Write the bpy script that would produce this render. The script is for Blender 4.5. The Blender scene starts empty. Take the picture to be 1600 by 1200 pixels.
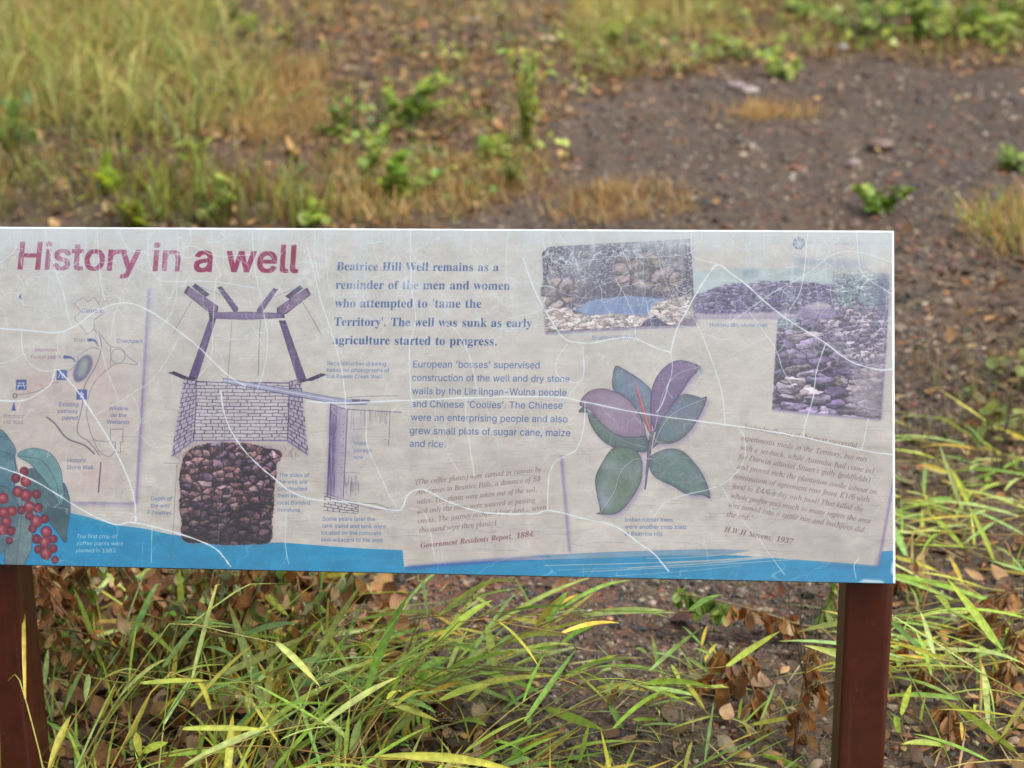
# A weathered interpretive sign ("History in a well") on two red-brown posts beside a gravel track.
import bpy, math
import numpy as np
from mathutils import Matrix, Vector

scene = bpy.context.scene
COL = scene.collection

# ------------------------------------------------------------------ camera
CAM_H = 1.62
FPX = 3400.0                                  # focal length in pixels of the 1600 x 1200 photograph
RIGHT = np.array((0.99994093, -0.00376752, -0.01019506))
UPV = np.array((0.01086892, 0.34661165, 0.93794575))
FWD = np.array((0.0, 0.93800116, -0.34663213))
cam_data = bpy.data.cameras.new('camera')
cam = bpy.data.objects.new('camera', cam_data)
COL.objects.link(cam)
cam.matrix_world = Matrix(((RIGHT[0], UPV[0], -FWD[0], 0.0), (RIGHT[1], UPV[1], -FWD[1], 0.0),
                           (RIGHT[2], UPV[2], -FWD[2], CAM_H), (0, 0, 0, 1)))
cam_data.sensor_width = 36.0
cam_data.lens = 36.0 * FPX / 1600.0
cam_data.clip_start = 0.05
cam_data.clip_end = 500.0
cam_data.dof.use_dof = True
cam_data.dof.focus_distance = 2.86
cam_data.dof.aperture_fstop = 4.9
cam_data.dof.aperture_blades = 7
scene.camera = cam

# ------------------------------------------------------------------ daylight (overcast)
SUN_EL, SUN_AZ = math.radians(62), math.radians(118)      # azimuth from +Y towards +X
world = bpy.data.worlds.new('World')
scene.world = world
world.use_nodes = True
wn = world.node_tree
sky = wn.nodes.new('ShaderNodeTexSky')
sky.sky_type = 'NISHITA'
sky.sun_disc = False
sky.sun_elevation = SUN_EL
sky.sun_rotation = SUN_AZ
sky.air_density = 1.0
sky.dust_density = 4.0
sky.ozone_density = 1.0
cloud = wn.nodes.new('ShaderNodeHueSaturation')          # a closed cloud cover: far less blue than a clear sky
cloud.inputs['Saturation'].default_value = 0.25
wn.links.new(sky.outputs[0], cloud.inputs['Color'])
wn.links.new(cloud.outputs[0], wn.nodes['Background'].inputs[0])
wn.nodes['Background'].inputs[1].default_value = 0.13
sun_data = bpy.data.lights.new('sun', 'SUN')
sun_data.energy = 1.4
sun_data.angle = math.radians(40)
sun_data.color = (1.0, 0.95, 0.87)
sun = bpy.data.objects.new('sun', sun_data)
COL.objects.link(sun)
sd = Vector((math.sin(SUN_AZ) * math.cos(SUN_EL), math.cos(SUN_AZ) * math.cos(SUN_EL), math.sin(SUN_EL)))
sun.rotation_euler = sd.to_track_quat('Z', 'Y').to_euler()
sun.location = sd * 20
vs = scene.view_settings
vs.view_transform = 'Standard'
vs.look = 'None'
vs.gamma = 1.0
vs.use_curve_mapping = False
vs.exposure = 1.15
scene.cycles.use_denoising = True
scene.cycles.max_bounces = 6
scene.cycles.transparent_max_bounces = 4
scene.cycles.caustics_reflective = False
scene.cycles.caustics_refractive = False

# ------------------------------------------------------------------ small tools
rng = np.random.default_rng(7)
ORIGIN = np.array((0.0, 0.0, CAM_H))

def ray(px, py):
    d = RIGHT * ((px - 800.0) / FPX) + UPV * (-(py - 600.0) / FPX) + FWD
    return d

def ground_at(px, py, z=0.0):
    "the point of the ground a photograph pixel looks at"
    d = ray(px, py)
    t = (z - CAM_H) / d[2]
    return ORIGIN + d * t

def lin(c):
    c = np.asarray(c, float) / 255.0
    return np.where(c <= 0.04045, c / 12.92, ((c + 0.055) / 1.055) ** 2.4)

def tag(o, label=None, cat=None, group=None, kind=None):
    if label: o['label'] = label
    if cat: o['category'] = cat
    if group: o['group'] = group
    if kind: o['kind'] = kind
    return o

def empty(name, loc):
    o = bpy.data.objects.new(name, None)
    o.empty_display_size = 0.1
    o.location = loc
    COL.objects.link(o)
    return o

class Soup:
    "collects vertices, quads/tris and a colour per vertex; builds ONE mesh"
    def __init__(self):
        self.v, self.f, self.c, self.n = [], [], [], 0
    def add(self, verts, faces, cols):
        "verts (N,3), faces (M,k) int, cols (N,3)"
        verts = np.asarray(verts, np.float32).reshape(-1, 3)
        cols = np.broadcast_to(np.asarray(cols, np.float32), verts.shape)
        self.v.append(verts); self.c.append(cols)
        self.f.append(np.asarray(faces, np.int64) + self.n)
        self.n += len(verts)
    def build(self, name, mat, parent=None, origin=None, smooth=True):
        me = bpy.data.meshes.new(name)
        v = np.concatenate(self.v); c = np.concatenate(self.c)
        o = bpy.data.objects.new(name, me)
        if origin is not None:
            v = v - np.asarray(origin, np.float32)
            if parent is None: o.location = origin
        loops = np.concatenate([f.ravel() for f in self.f])
        tot = np.concatenate([np.full(len(f), f.shape[1], np.int64) for f in self.f])
        start = np.concatenate(([0], np.cumsum(tot)[:-1]))
        me.vertices.add(len(v)); me.vertices.foreach_set('co', v.astype(np.float32).ravel())
        me.loops.add(len(loops)); me.loops.foreach_set('vertex_index', loops.astype(np.int32))
        me.polygons.add(len(tot))
        me.polygons.foreach_set('loop_start', start.astype(np.int32))
        me.polygons.foreach_set('use_smooth', np.full(len(tot), smooth))
        at = me.color_attributes.new('Col', 'FLOAT_COLOR', 'POINT')
        at.data.foreach_set('color', np.concatenate([c, np.ones((len(c), 1), np.float32)], 1).astype(np.float32).ravel())
        me.update(calc_edges=True)
        me.validate()
        if mat: me.materials.append(mat)
        COL.objects.link(o)
        if parent is not None: o.parent = parent
        return o

def norm(a):
    return a / np.maximum(np.linalg.norm(a, axis=-1, keepdims=True), 1e-9)

def ribbons(S, P, W, side, col, fold=0.25, tipcol=None):
    "P (N,K,3) mid lines, W (N,K) half widths, side (N,3) or (N,K,3); V-folded strips"
    N, K, _ = P.shape
    T = np.gradient(P, axis=1)
    if side.ndim == 2: side = np.repeat(side[:, None], K, 1)
    side = norm(side - T * (np.sum(side * T, -1, keepdims=True) / np.maximum(np.sum(T * T, -1, keepdims=True), 1e-12)))
    nrm = norm(np.cross(side, T))
    w = W[..., None]
    V = np.stack([P - side * w + nrm * w * fold, P, P + side * w + nrm * w * fold], 2)   # N,K,3,3
    C = np.broadcast_to(np.asarray(col)[:, None, None, :], V.shape).copy()
    if tipcol is not None:
        t = np.linspace(0, 1, K)[None, :, None, None] ** 2
        C = C * (1 - t) + np.asarray(tipcol)[:, None, None, :] * t
    C[:, :, 1] *= 1.12
    i = np.arange(K - 1)[:, None] * 3 + np.arange(2)[None]
    q = np.stack([i, i + 1, i + 4, i + 3], -1).reshape(-1, 4)
    F = (q[None] + (np.arange(N) * K * 3)[:, None, None]).reshape(-1, 4)
    S.add(V.reshape(-1, 3), F, C.reshape(-1, 3))

def blades(S, base, az, lean, length, width, bend, col, K=7, tip=None, prof='grass', fold=0.25, twist=None):
    "grass blades growing from base; lean and bend are angles from the vertical"
    base = np.asarray(base); N = len(base)
    s = np.linspace(0, 1, K)
    th = lean[:, None] + bend[:, None] * s[None] ** 1.3
    step = length[:, None] / (K - 1)
    dr = np.sin(th) * step; dz = np.cos(th) * step
    r = np.concatenate([np.zeros((N, 1)), np.cumsum(dr[:, :-1], 1)], 1)
    z = np.concatenate([np.zeros((N, 1)), np.cumsum(dz[:, :-1], 1)], 1)
    P = np.stack([base[:, :1] + r * np.sin(az)[:, None], base[:, 1:2] + r * np.cos(az)[:, None], base[:, 2:3] + z], -1)
    if prof == 'grass': p = (1 - s ** 2.2) * (0.55 + 0.45 * np.minimum(1, s * 4))
    else: p = np.sin(np.pi * np.clip(s * 0.97 + 0.03, 0, 1)) ** 0.75
    W = width[:, None] * 0.5 * np.maximum(p, 0.02)[None]
    a2 = az + (0 if twist is None else twist)
    side = np.stack([np.cos(a2), -np.sin(a2), np.zeros(N)], -1)
    ribbons(S, P, W, side, col, fold, tip)

# leaf template: 5 rows x 3 columns along +y, x across, unit length
def leaf_template(shape):
    rows = np.linspace(0, 1, 6)
    if shape == 'obovate': w = np.array((0.05, 0.24, 0.40, 0.47, 0.36, 0.05)) * 0.9
    elif shape == 'oval': w = np.array((0.05, 0.34, 0.45, 0.42, 0.27, 0.02))
    else: w = np.array((0.04, 0.17, 0.22, 0.19, 0.11, 0.01))
    v = [(k * ww, y, 0.14 * abs(k) * ww) for y, ww in zip(rows, w) for k in (-1, 0, 1)]
    f = [(a * 3 + b, a * 3 + b + 1, a * 3 + b + 4, a * 3 + b + 3) for a in range(5) for b in range(2)]
    return np.array(v), np.array(f)

def leaves(S, pos, dirs, ups, size, col, shape='oval', curl=0.2, aspect=1.0):
    "a batch of leaves: pos (N,3), dirs (N,3) along the leaf, ups ~ normals, size (N,)"
    T, F = leaf_template(shape)
    Y = norm(dirs); X = norm(np.cross(Y, ups)); Z = np.cross(X, Y)
    N = len(pos)
    cu = (np.asarray(curl) * np.ones(N))[:, None]
    sz = size[:, None, None]
    tx = (T[:, 0] * aspect)[None, :, None]; ty = T[:, 1][None, :, None]
    tz = (T[:, 2][None] - cu * T[:, 1][None] ** 2)[..., None]
    V = pos[:, None] + sz * (tx * X[:, None] + ty * Y[:, None] + tz * Z[:, None])
    C = np.broadcast_to(col[:, None], V.shape).copy()
    mid = np.abs(T[:, 0]) < 1e-6
    C[:, mid] *= 1.15
    FF = (F[None] + (np.arange(N) * len(T))[:, None, None]).reshape(-1, 4)
    S.add(V.reshape(-1, 3), FF, C.reshape(-1, 3))

def tube(S, pts, r0, r1, col, sides=5):
    pts = np.asarray(pts, float); K = len(pts)
    T = norm(np.gradient(pts, axis=0))
    ref = np.where(np.abs(T[:, 2:3]) > 0.9, np.array([[1.0, 0, 0]]), np.array([[0, 0, 1.0]]))
    A = norm(np.cross(T, ref)); B = np.cross(T, A)
    an = np.linspace(0, 2 * np.pi, sides, endpoint=False)
    r = np.linspace(r0, r1, K)[:, None, None]
    V = pts[:, None] + r * (np.cos(an)[None, :, None] * A[:, None] + np.sin(an)[None, :, None] * B[:, None])
    k, j = np.meshgrid(np.arange(K - 1), np.arange(sides), indexing='ij')
    j2 = (j + 1) % sides
    F = np.stack([k * sides + j, k * sides + j2, (k + 1) * sides + j2, (k + 1) * sides + j], -1).reshape(-1, 4)
    S.add(V.reshape(-1, 3), F, np.asarray(col))

def pick(palette, n, jit=0.15):
    p = lin(np.array(palette))
    c = p[rng.integers(0, len(p), n)]
    return np.clip(c * (1 + rng.normal(0, jit, (n, 1))) * (1 + rng.normal(0, jit * 0.3, (n, 3))), 0.003, 0.9)

def vnoise(x, y, cell, seed=0):
    "smooth value noise at world points"
    g = np.random.default_rng(seed).random((64, 64))
    u, v = x / cell, y / cell
    i, j = np.floor(u).astype(int), np.floor(v).astype(int)
    a, b = u - i, v - j
    a = a * a * (3 - 2 * a); b = b * b * (3 - 2 * b)
    G = lambda p, q: g[p % 64, q % 64]
    return (G(i, j) * (1 - a) + G(i + 1, j) * a) * (1 - b) + (G(i, j + 1) * (1 - a) + G(i + 1, j + 1) * a) * b

def inside(poly, x, y):
    "points in polygon (poly (K,2))"
    r = np.zeros(np.shape(x), bool)
    for (x1, y1), (x2, y2) in zip(poly, np.roll(poly, -1, 0)):
        c = ((y1 > y) != (y2 > y)) & (x < (x2 - x1) * (y - y1) / (y2 - y1 + 1e-12) + x1)
        r ^= c
    return r

# ------------------------------------------------------------------ materials
def new_mat(name):
    m = bpy.data.materials.new(name); m.use_nodes = True
    return m, m.node_tree, m.node_tree.nodes['Principled BSDF']

def leaf_mat(name, rough=0.45, transl=0.35, gain=1.0):
    m, t, b = new_mat(name)
    at = t.nodes.new('ShaderNodeVertexColor'); at.layer_name = 'Col'
    tc = t.nodes.new('ShaderNodeTexCoord')
    nz = t.nodes.new('ShaderNodeTexNoise'); nz.inputs['Scale'].default_value = 90; nz.inputs['Detail'].default_value = 4
    t.links.new(tc.outputs['Object'], nz.inputs['Vector'])
    mr = t.nodes.new('ShaderNodeMapRange'); mr.inputs['From Min'].default_value = 0.3; mr.inputs['From Max'].default_value = 0.7
    mr.inputs['To Min'].default_value = 0.7 * gain; mr.inputs['To Max'].default_value = 1.25 * gain
    t.links.new(nz.outputs['Fac'], mr.inputs['Value'])
    vm = t.nodes.new('ShaderNodeVectorMath'); vm.operation = 'SCALE'
    t.links.new(at.outputs['Color'], vm.inputs[0]); t.links.new(mr.outputs[0], vm.inputs['Scale'])
    t.links.new(vm.outputs[0], b.inputs['Base Color'])
    b.inputs['Roughness'].default_value = rough
    b.inputs['Specular IOR Level'].default_value = 0.5
    tr = t.nodes.new('ShaderNodeBsdfTranslucent')
    t.links.new(vm.outputs[0], tr.inputs['Color'])
    mx = t.nodes.new('ShaderNodeMixShader'); mx.inputs[0].default_value = transl
    t.links.new(b.outputs[0], mx.inputs[1]); t.links.new(tr.outputs[0], mx.inputs[2])
    t.links.new(mx.outputs[0], t.nodes['Material Output'].inputs['Surface'])
    return m

M_GRASS = leaf_mat('wet grass', 0.42, 0.55, 1.58)
M_LEAF = leaf_mat('green leaf', 0.42, 0.55, 1.2)
M_DEAD = leaf_mat('withered leaf', 0.5, 0.45, 1.15)
M_LITTER = leaf_mat('leaf litter', 0.6, 0.1)

def stone_mat():
    m, t, b = new_mat('gravel stone')
    at = t.nodes.new('ShaderNodeVertexColor'); at.layer_name = 'Col'
    tc = t.nodes.new('ShaderNodeTexCoord')
    nz = t.nodes.new('ShaderNodeTexNoise'); nz.inputs['Scale'].default_value = 220; nz.inputs['Detail'].default_value = 5
    t.links.new(tc.outputs['Object'], nz.inputs['Vector'])
    mr = t.nodes.new('ShaderNodeMapRange'); mr.inputs['From Min'].default_value = 0.3; mr.inputs['From Max'].default_value = 0.7
    mr.inputs['To Min'].default_value = 0.65; mr.inputs['To Max'].default_value = 1.3
    t.links.new(nz.outputs['Fac'], mr.inputs['Value'])
    vm = t.nodes.new('ShaderNodeVectorMath'); vm.operation = 'SCALE'
    t.links.new(at.outputs['Color'], vm.inputs[0]); t.links.new(mr.outputs[0], vm.inputs['Scale'])
    t.links.new(vm.outputs[0], b.inputs['Base Color'])
    b.inputs['Roughness'].default_value = 0.5
    bp = t.nodes.new('ShaderNodeBump'); bp.inputs['Strength'].default_value = 0.4; bp.inputs['Distance'].default_value = 0.002
    t.links.new(nz.outputs['Fac'], bp.inputs['Height']); t.links.new(bp.outputs[0], b.inputs['Normal'])
    return m
M_STONE = stone_mat()

GLYPHS = {
 "S'": '62;23 95 21 153 41 153 39 95',
 'S,': '56;11 -36 20 21 41 21 25 -36',
 'S-': '136;101 73 101 56 34 56 34 73',
 'S.': '56;29 -1 23 0 19 3 16 7 15 12 16 18 19 22 23 25 29 26 34 25 38 22 41 18 42 12 41 7 38 3 34 0',
 'S0': '136;68 -2 52 0 39 7 28 19 21 34 16 53 14 76 16 99 21 118 29 134 39 145 52 152 68 155 84 152 97 145 107 134 115 118 120 99 122 76 120 53 115 34 108 19 97 7 84 0;68 15 78 17 87 22 94 31 99 43 102 58 103 76 102 94 99 109 94 122 87 131 78 136 68 138 58 136 49 131 42 122 37 109 34 94 33 76 34 58 37 43 42 31 49 22 58 17',
 'S1': '136;23 0 23 16 117 16 117 0;83 153 83 0 64 0 64 134 63 134 26 107 26 128 60 153',
 'S3': '136;65 -2 52 -1 40 3 29 9 21 17 16 27 13 40 33 40 34 32 38 26 43 21 50 18 66 15 83 18 89 22 94 28 98 35 99 43 98 51 95 59 90 65 82 70 73 73 60 74 47 74 47 90 86 134 86 136 21 136 21 153 112 153 112 138 63 83 63 87 79 87 92 83 103 76 111 67 116 56 118 43 116 31 111 20 103 11 93 4 80 -1',
 'S6': '136;68 -2 54 0 43 4 33 12 25 22 21 35 19 49 20 60 24 72 41 102 76 153 97 153 45 78 44 78 50 86 59 92 70 94 84 93 95 88 104 81 111 72 115 60 117 47 115 34 110 22 103 12 93 4 81 0;68 15 76 16 84 19 90 24 94 30 97 38 98 47 97 56 94 64 90 71 84 75 76 79 68 80 60 79 52 75 46 71 41 64 38 56 37 48 38 38 41 30 46 24 52 19 60 16',
 'S7': '136;29 0 97 134 97 136 19 136 19 153 117 153 117 135 49 0',
 'S8': '136;68 -2 53 -1 41 3 30 10 22 19 17 29 16 41 17 50 20 59 24 66 30 72 38 77 46 79 46 80 36 85 28 92 23 103 21 114 23 125 27 135 34 143 44 149 55 153 68 155 81 153 92 149 101 143 108 135 113 125 115 114 113 103 108 92 100 85 90 80 90 79 98 77 105 72 111 66 116 59 119 50 120 41 119 29 114 19 106 10 95 3 82 -1;68 15 77 16 85 18 92 22 97 27 100 34 101 42 100 50 97 57 92 62 85 67 77 70 68 71 59 70 51 67 44 62 39 57 36 50 35 42 36 34 39 27 44 22 50 18 58 16;68 87 82 90 88 94 92 99 95 105 96 113 95 120 92 126 88 131 83 135 68 138 53 135 48 131 43 126 41 120 40 113 41 105 43 99 48 94 53 90',
 'SB': '137;18 0 18 153 72 153 87 151 99 147 108 141 114 133 118 123 119 112 119 103 116 96 107 86 94 80 94 79 102 77 109 74 115 68 121 61 124 52 125 41 124 30 120 20 113 12 103 5 90 1 74 0;37 17 73 17 89 19 99 24 105 32 107 41 106 48 103 55 98 61 92 65 84 68 74 69 37 69;37 86 71 86 86 89 92 93 97 98 100 104 101 112 99 121 94 129 85 134 72 136 37 136',
 'SC': '153;80 -2 62 0 45 7 31 19 21 35 14 54 12 76 14 99 21 118 31 134 45 145 62 152 80 155 102 151 112 147 121 141 128 134 134 126 139 116 142 104 122 104 117 118 107 128 95 135 80 137 67 135 55 130 45 121 37 109 33 94 31 76 33 58 38 43 45 32 55 23 67 18 80 16 95 18 107 24 117 34 122 48 142 48 139 37 134 27 128 19 121 11 112 6 102 1 92 -1',
 'SD': '151;66 0 29 0 29 17 64 17 81 19 95 24 106 33 114 45 118 59 120 77 118 94 114 108 106 120 96 128 83 134 66 136 28 136 28 153 68 153 88 150 106 143 120 132 130 117 136 99 138 77 136 54 130 36 120 20 105 9 87 2;37 153 37 0 18 0 18 153',
 'SE': '126;18 0 18 153 112 153 112 136 37 136 37 86 107 86 107 69 37 69 37 17 113 17 113 0',
 'SF': '123;18 0 18 153 111 153 111 136 37 136 37 83 104 83 104 66 37 66 37 0',
 'SG': '156;81 -2 61 0 45 8 31 19 21 35 14 54 12 76 14 99 21 118 31 134 45 145 61 152 79 155 91 154 102 151 112 147 121 141 129 133 135 125 139 115 142 105 122 105 116 118 107 128 95 135 80 137 67 135 55 130 45 121 37 109 33 94 31 76 33 58 38 43 45 32 55 23 67 18 81 16 93 17 103 21 112 28 119 37 123 48 124 61 130 60 85 60 85 77 143 77 143 60 141 42 135 27 126 15 113 6 98 0',
 'SH': '155;18 0 18 153 37 153 37 87 118 87 118 153 137 153 137 0 118 0 118 70 37 70 37 0',
 'SI': '90;9 0 9 17 35 17 35 136 9 136 9 153 81 153 81 136 55 136 55 17 81 17 81 0',
 'SL': '118;18 0 18 153 37 153 37 17 108 17 108 0',
 'SM': '188;18 0 18 153 45 153 83 56 86 48 90 37 93 25 96 15 92 15 95 25 99 36 103 47 106 56 143 153 170 153 170 0 151 0 151 87 151 98 152 111 152 124 152 137 154 137 149 123 145 109 140 97 137 87 103 0 86 0 51 87 48 96 43 108 39 122 34 137 36 137 36 125 36 111 36 99 37 87 37 0',
 'SN': '157;18 0 18 153 41 153 103 55 109 45 116 32 124 16 121 16 120 32 120 47 120 58 120 153 139 153 139 0 116 0 61 87 53 99 44 114 32 136 36 136 37 115 37 98 37 87 37 0',
 'SP': '133;18 0 18 153 71 153 87 151 100 146 110 139 117 129 121 117 123 104 121 91 117 80 110 70 100 62 87 57 71 56 33 56 33 73 70 73 81 74 89 77 95 82 100 88 102 96 103 104 102 113 100 120 95 127 89 132 80 135 70 136 37 136 37 0',
 'SR': '135;18 0 18 153 71 153 87 151 100 147 110 139 117 130 121 119 123 106 121 93 117 81 110 72 100 65 87 61 71 59 29 59 29 77 70 77 81 77 89 80 96 84 100 90 103 97 104 106 103 114 100 121 96 127 89 132 81 135 70 136 37 136 37 0;106 0 69 69 91 69 128 0',
 'SS': '134;67 -3 52 -1 38 3 27 9 19 18 14 29 11 41 31 41 33 33 37 26 43 21 50 18 67 15 77 16 86 18 93 22 99 28 102 34 104 42 103 48 100 54 89 61 73 67 55 72 38 78 26 87 18 98 16 112 17 124 22 134 31 143 41 149 54 153 68 155 82 153 95 149 105 143 113 135 118 125 120 113 101 113 98 124 91 131 80 136 67 138 58 137 50 134 44 131 39 125 36 119 35 113 36 106 39 100 51 92 64 88 79 84 93 79 108 71 118 59 121 51 122 42 121 30 116 19 108 10 97 3 83 -1',
 'ST': '135;10 136 10 153 125 153 125 136 77 136 77 0 58 0 58 136',
 'SW': '206;47 0 5 153 25 153 49 59 53 44 56 28 59 12 57 12 60 28 63 44 67 59 92 153 114 153 138 59 142 44 146 28 149 12 146 12 150 28 153 44 157 59 181 153 201 153 159 0 137 0 110 97 105 117 101 142 105 142 100 118 95 97 69 0',
 'Sa': '117;48 -3 38 -2 28 1 20 6 14 13 10 22 9 32 10 41 13 48 17 54 23 58 38 63 53 66 70 68 80 70 82 73 83 76 83 77 80 89 72 97 59 99 45 97 35 90 30 82 12 87 17 97 24 104 31 109 40 113 58 115 72 114 86 108 92 103 97 96 100 87 101 75 101 0 83 0 83 16 82 16 76 7 65 0;51 14 61 15 68 18 75 22 79 28 82 34 83 41 83 57 78 55 69 53 60 51 53 50 40 48 31 42 28 37 28 31 31 22 39 16',
 'Sb': '127;69 -2 59 -2 52 1 41 9 35 18 34 18 34 0 16 0 16 153 34 153 34 96 35 96 41 104 51 112 59 114 69 115 82 114 94 108 104 99 111 88 116 73 117 57 116 40 111 25 104 14 94 5 82 -1;66 14 76 15 84 20 90 26 95 35 98 45 98 57 98 68 95 78 90 87 84 93 76 98 66 99 56 98 48 94 42 87 37 79 35 69 34 57 35 45 38 35 42 26 48 19 56 15',
 'Sc': '119;62 -2 48 -1 35 5 25 14 17 26 12 40 10 56 12 73 17 87 25 99 35 108 48 113 62 115 78 113 92 107 102 97 108 83 91 79 87 87 81 93 73 97 62 99 52 97 44 93 37 86 33 77 30 67 29 56 30 45 33 35 37 27 44 20 52 15 62 14 73 15 81 20 87 27 91 35 109 31 102 17 92 6 78 0',
 'Sd': '127;59 -2 45 -1 33 5 24 14 16 25 12 40 10 57 12 73 16 88 24 99 34 108 45 114 59 115 68 114 76 112 86 104 92 96 93 96 93 153 112 153 112 0 94 0 94 18 92 18 86 9 76 1 68 -2;61 14 71 15 79 19 85 26 90 35 93 45 94 57 93 69 90 79 85 87 79 94 71 98 61 99 51 98 43 93 37 87 33 78 30 68 29 57 30 45 33 35 37 26 44 20 52 15',
 'Se': '121;64 -2 48 -1 35 5 25 14 17 25 12 40 10 56 12 73 17 87 24 99 35 108 47 113 62 115 80 112 88 108 96 102 102 94 107 85 110 73 111 58 111 51 22 51 22 66 101 66 93 61 92 71 89 81 85 88 79 94 71 98 62 99 52 98 44 94 37 88 33 81 30 72 29 63 29 53 30 42 33 32 38 24 45 18 54 15 64 14 76 16 86 22 92 32 109 27 106 19 101 12 93 6 85 1 75 -2',
 'Sf': '76;68 114 68 98 2 98 2 114;24 0 24 129 25 138 29 146 34 151 41 156 56 159 67 158 73 156 68 141 64 142 58 142 51 141 46 138 43 133 43 126 43 0',
 'Sg': '128;62 -45 50 -44 40 -42 25 -33 15 -21 30 -12 36 -20 46 -26 62 -29 75 -28 85 -23 91 -14 93 -2 93 20 92 20 86 12 76 5 68 2 58 1 45 3 34 8 24 16 17 27 12 41 10 57 12 74 16 88 24 100 34 108 45 114 59 115 68 114 76 112 86 104 92 96 94 96 94 114 112 114 112 -3 110 -16 105 -27 97 -35 87 -41 75 -44;61 18 71 19 79 23 85 28 90 36 93 46 94 58 93 69 90 79 85 87 79 94 71 98 61 99 52 98 44 93 37 87 33 79 30 69 29 58 30 47 33 37 37 29 44 23 52 19',
 'Sh': '123;34 68 34 0 16 0 16 153 34 153 34 86 31 86 37 100 46 109 56 114 68 115 79 114 89 111 96 105 102 96 106 85 107 72 107 0 89 0 89 71 87 82 82 91 74 97 63 99 55 98 48 95 42 91 38 85 35 77',
 'Si': '50;16 0 16 114 34 114 34 0;25 133 20 134 16 136 13 140 12 145 13 150 16 154 20 156 25 157 30 156 34 154 37 150 38 145 37 140 34 136 30 134',
 'Sj': '50;16 114 34 114 34 -9 33 -19 30 -27 26 -34 19 -39 11 -42 1 -43 -3 -43 -3 -26 1 -26 7 -25 12 -22 15 -16 16 -9;25 133 20 134 16 136 13 140 12 145 13 150 16 154 20 156 25 157 30 156 34 154 37 150 38 145 37 140 34 136 30 134',
 'Sk': '114;33 41 33 64 36 64 85 114 108 114 55 60 53 60;16 0 16 153 34 153 34 0;88 0 44 56 57 69 112 0',
 'Sl': '57;42 -1 30 1 22 6 17 14 16 25 16 153 34 153 34 30 36 19 39 16 44 16 48 16 51 16 54 1 48 0',
 'Sm': '183;16 0 16 114 34 114 34 89 32 89 35 97 40 104 52 113 66 116 77 114 86 108 93 99 96 88 94 88 97 96 101 103 114 112 131 116 141 115 149 112 156 106 162 99 166 89 167 77 167 0 149 0 149 76 147 87 142 94 134 98 126 99 118 98 112 96 104 87 101 74 101 0 82 0 82 78 81 87 76 93 69 98 60 99 47 96 42 92 38 87 35 80 34 71 34 0',
 'Sn': '123;34 68 34 0 16 0 16 114 33 114 34 86 31 86 37 100 46 109 56 114 68 115 79 114 88 111 96 105 102 96 106 85 107 72 107 0 89 0 89 71 87 82 82 91 74 97 63 99 55 98 48 95 42 91 38 85 35 77',
 'So': '125;62 -2 48 -1 35 5 25 14 17 26 12 40 10 56 12 73 17 87 25 99 35 108 48 113 62 115 77 113 90 108 100 99 108 87 113 73 114 56 113 40 108 26 100 14 90 5 77 -1;62 14 73 15 81 20 88 27 92 35 95 45 96 56 95 67 92 77 88 86 81 93 73 97 62 99 52 97 44 93 37 86 33 77 30 67 29 56 30 45 33 35 37 27 44 20 52 15',
 'Sp': '127;16 -43 16 114 34 114 34 96 35 96 41 104 51 112 59 114 69 115 82 114 94 108 104 99 111 88 116 73 117 57 116 40 111 25 104 14 94 5 82 -1 69 -2 59 -2 52 1 41 9 35 18 34 18 34 -43;66 14 76 15 84 20 90 26 95 35 98 45 98 57 98 68 95 78 90 87 84 93 76 98 66 99 56 98 48 94 42 87 37 79 35 69 34 57 35 45 38 35 42 26 48 19 56 15',
 'Sr': '78;16 0 16 114 33 114 33 96 35 96 39 104 46 110 54 114 64 115 69 115 73 115 73 97 69 97 62 98 54 97 48 94 42 90 38 85 35 79 34 71 34 0',
 'Ss': '109;55 -2 43 -2 34 1 25 5 19 11 14 19 11 28 28 32 32 24 37 18 45 15 54 14 65 15 73 19 79 24 80 31 79 36 76 41 71 44 64 47 45 51 31 56 22 62 16 71 14 82 15 91 20 99 26 106 35 111 45 114 56 115 67 114 76 112 84 107 90 102 97 87 80 83 77 89 73 95 66 98 56 100 47 99 39 95 34 90 33 83 34 77 37 73 52 67 69 63 82 58 92 51 97 43 99 32 98 22 94 14 87 7 78 2 67 -1',
 'St': '68;61 114 61 98 2 98 2 114;19 141 38 141 38 29 39 23 41 18 45 16 51 15 56 15 61 16 64 1 58 -1 50 -1 37 1 28 6 21 16 19 28',
 'Su': '123;55 -2 44 0 34 3 27 9 21 18 17 28 16 42 16 114 34 114 34 43 36 31 41 22 49 17 60 15 68 16 75 19 81 23 85 29 88 37 89 46 89 114 107 114 107 0 89 0 89 28 92 28 86 14 77 5 67 0',
 'Sv': '117;49 0 5 114 25 114 50 47 56 26 62 6 55 6 61 26 67 47 91 114 111 114 68 0',
 'Sw': '170;41 0 7 114 26 114 40 64 46 41 53 12 49 12 56 40 62 64 76 114 95 114 108 64 114 41 121 12 117 12 124 41 130 64 144 114 163 114 129 0 111 0 96 52 91 67 87 84 83 101 87 101 83 84 79 67 74 52 60 0',
 'Sx': '114;6 0 51 65 51 51 9 114 30 114 44 92 54 76 62 62 53 62 61 76 70 92 84 114 105 114 63 51 63 64 107 0 86 0 69 26 60 41 52 54 61 54 54 41 44 26 27 0',
 'Sy': '117;14 -42 18 -26 21 -26 31 -27 39 -22 45 -11 49 0 5 114 25 114 50 47 56 26 62 6 55 6 61 26 67 47 92 114 111 114 61 -17 53 -32 42 -41 27 -44 19 -43',
 'Sz': '114;12 0 12 14 76 96 76 97 14 97 14 114 100 114 100 99 38 18 38 17 102 17 102 0',
 "B'": '45;17 92 13 144 32 144 28 92',
 'B.': '54;27 -3 18 0 15 5 15 11 15 17 18 21 27 24 36 21 39 17 39 11 39 5 36 0',
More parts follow.
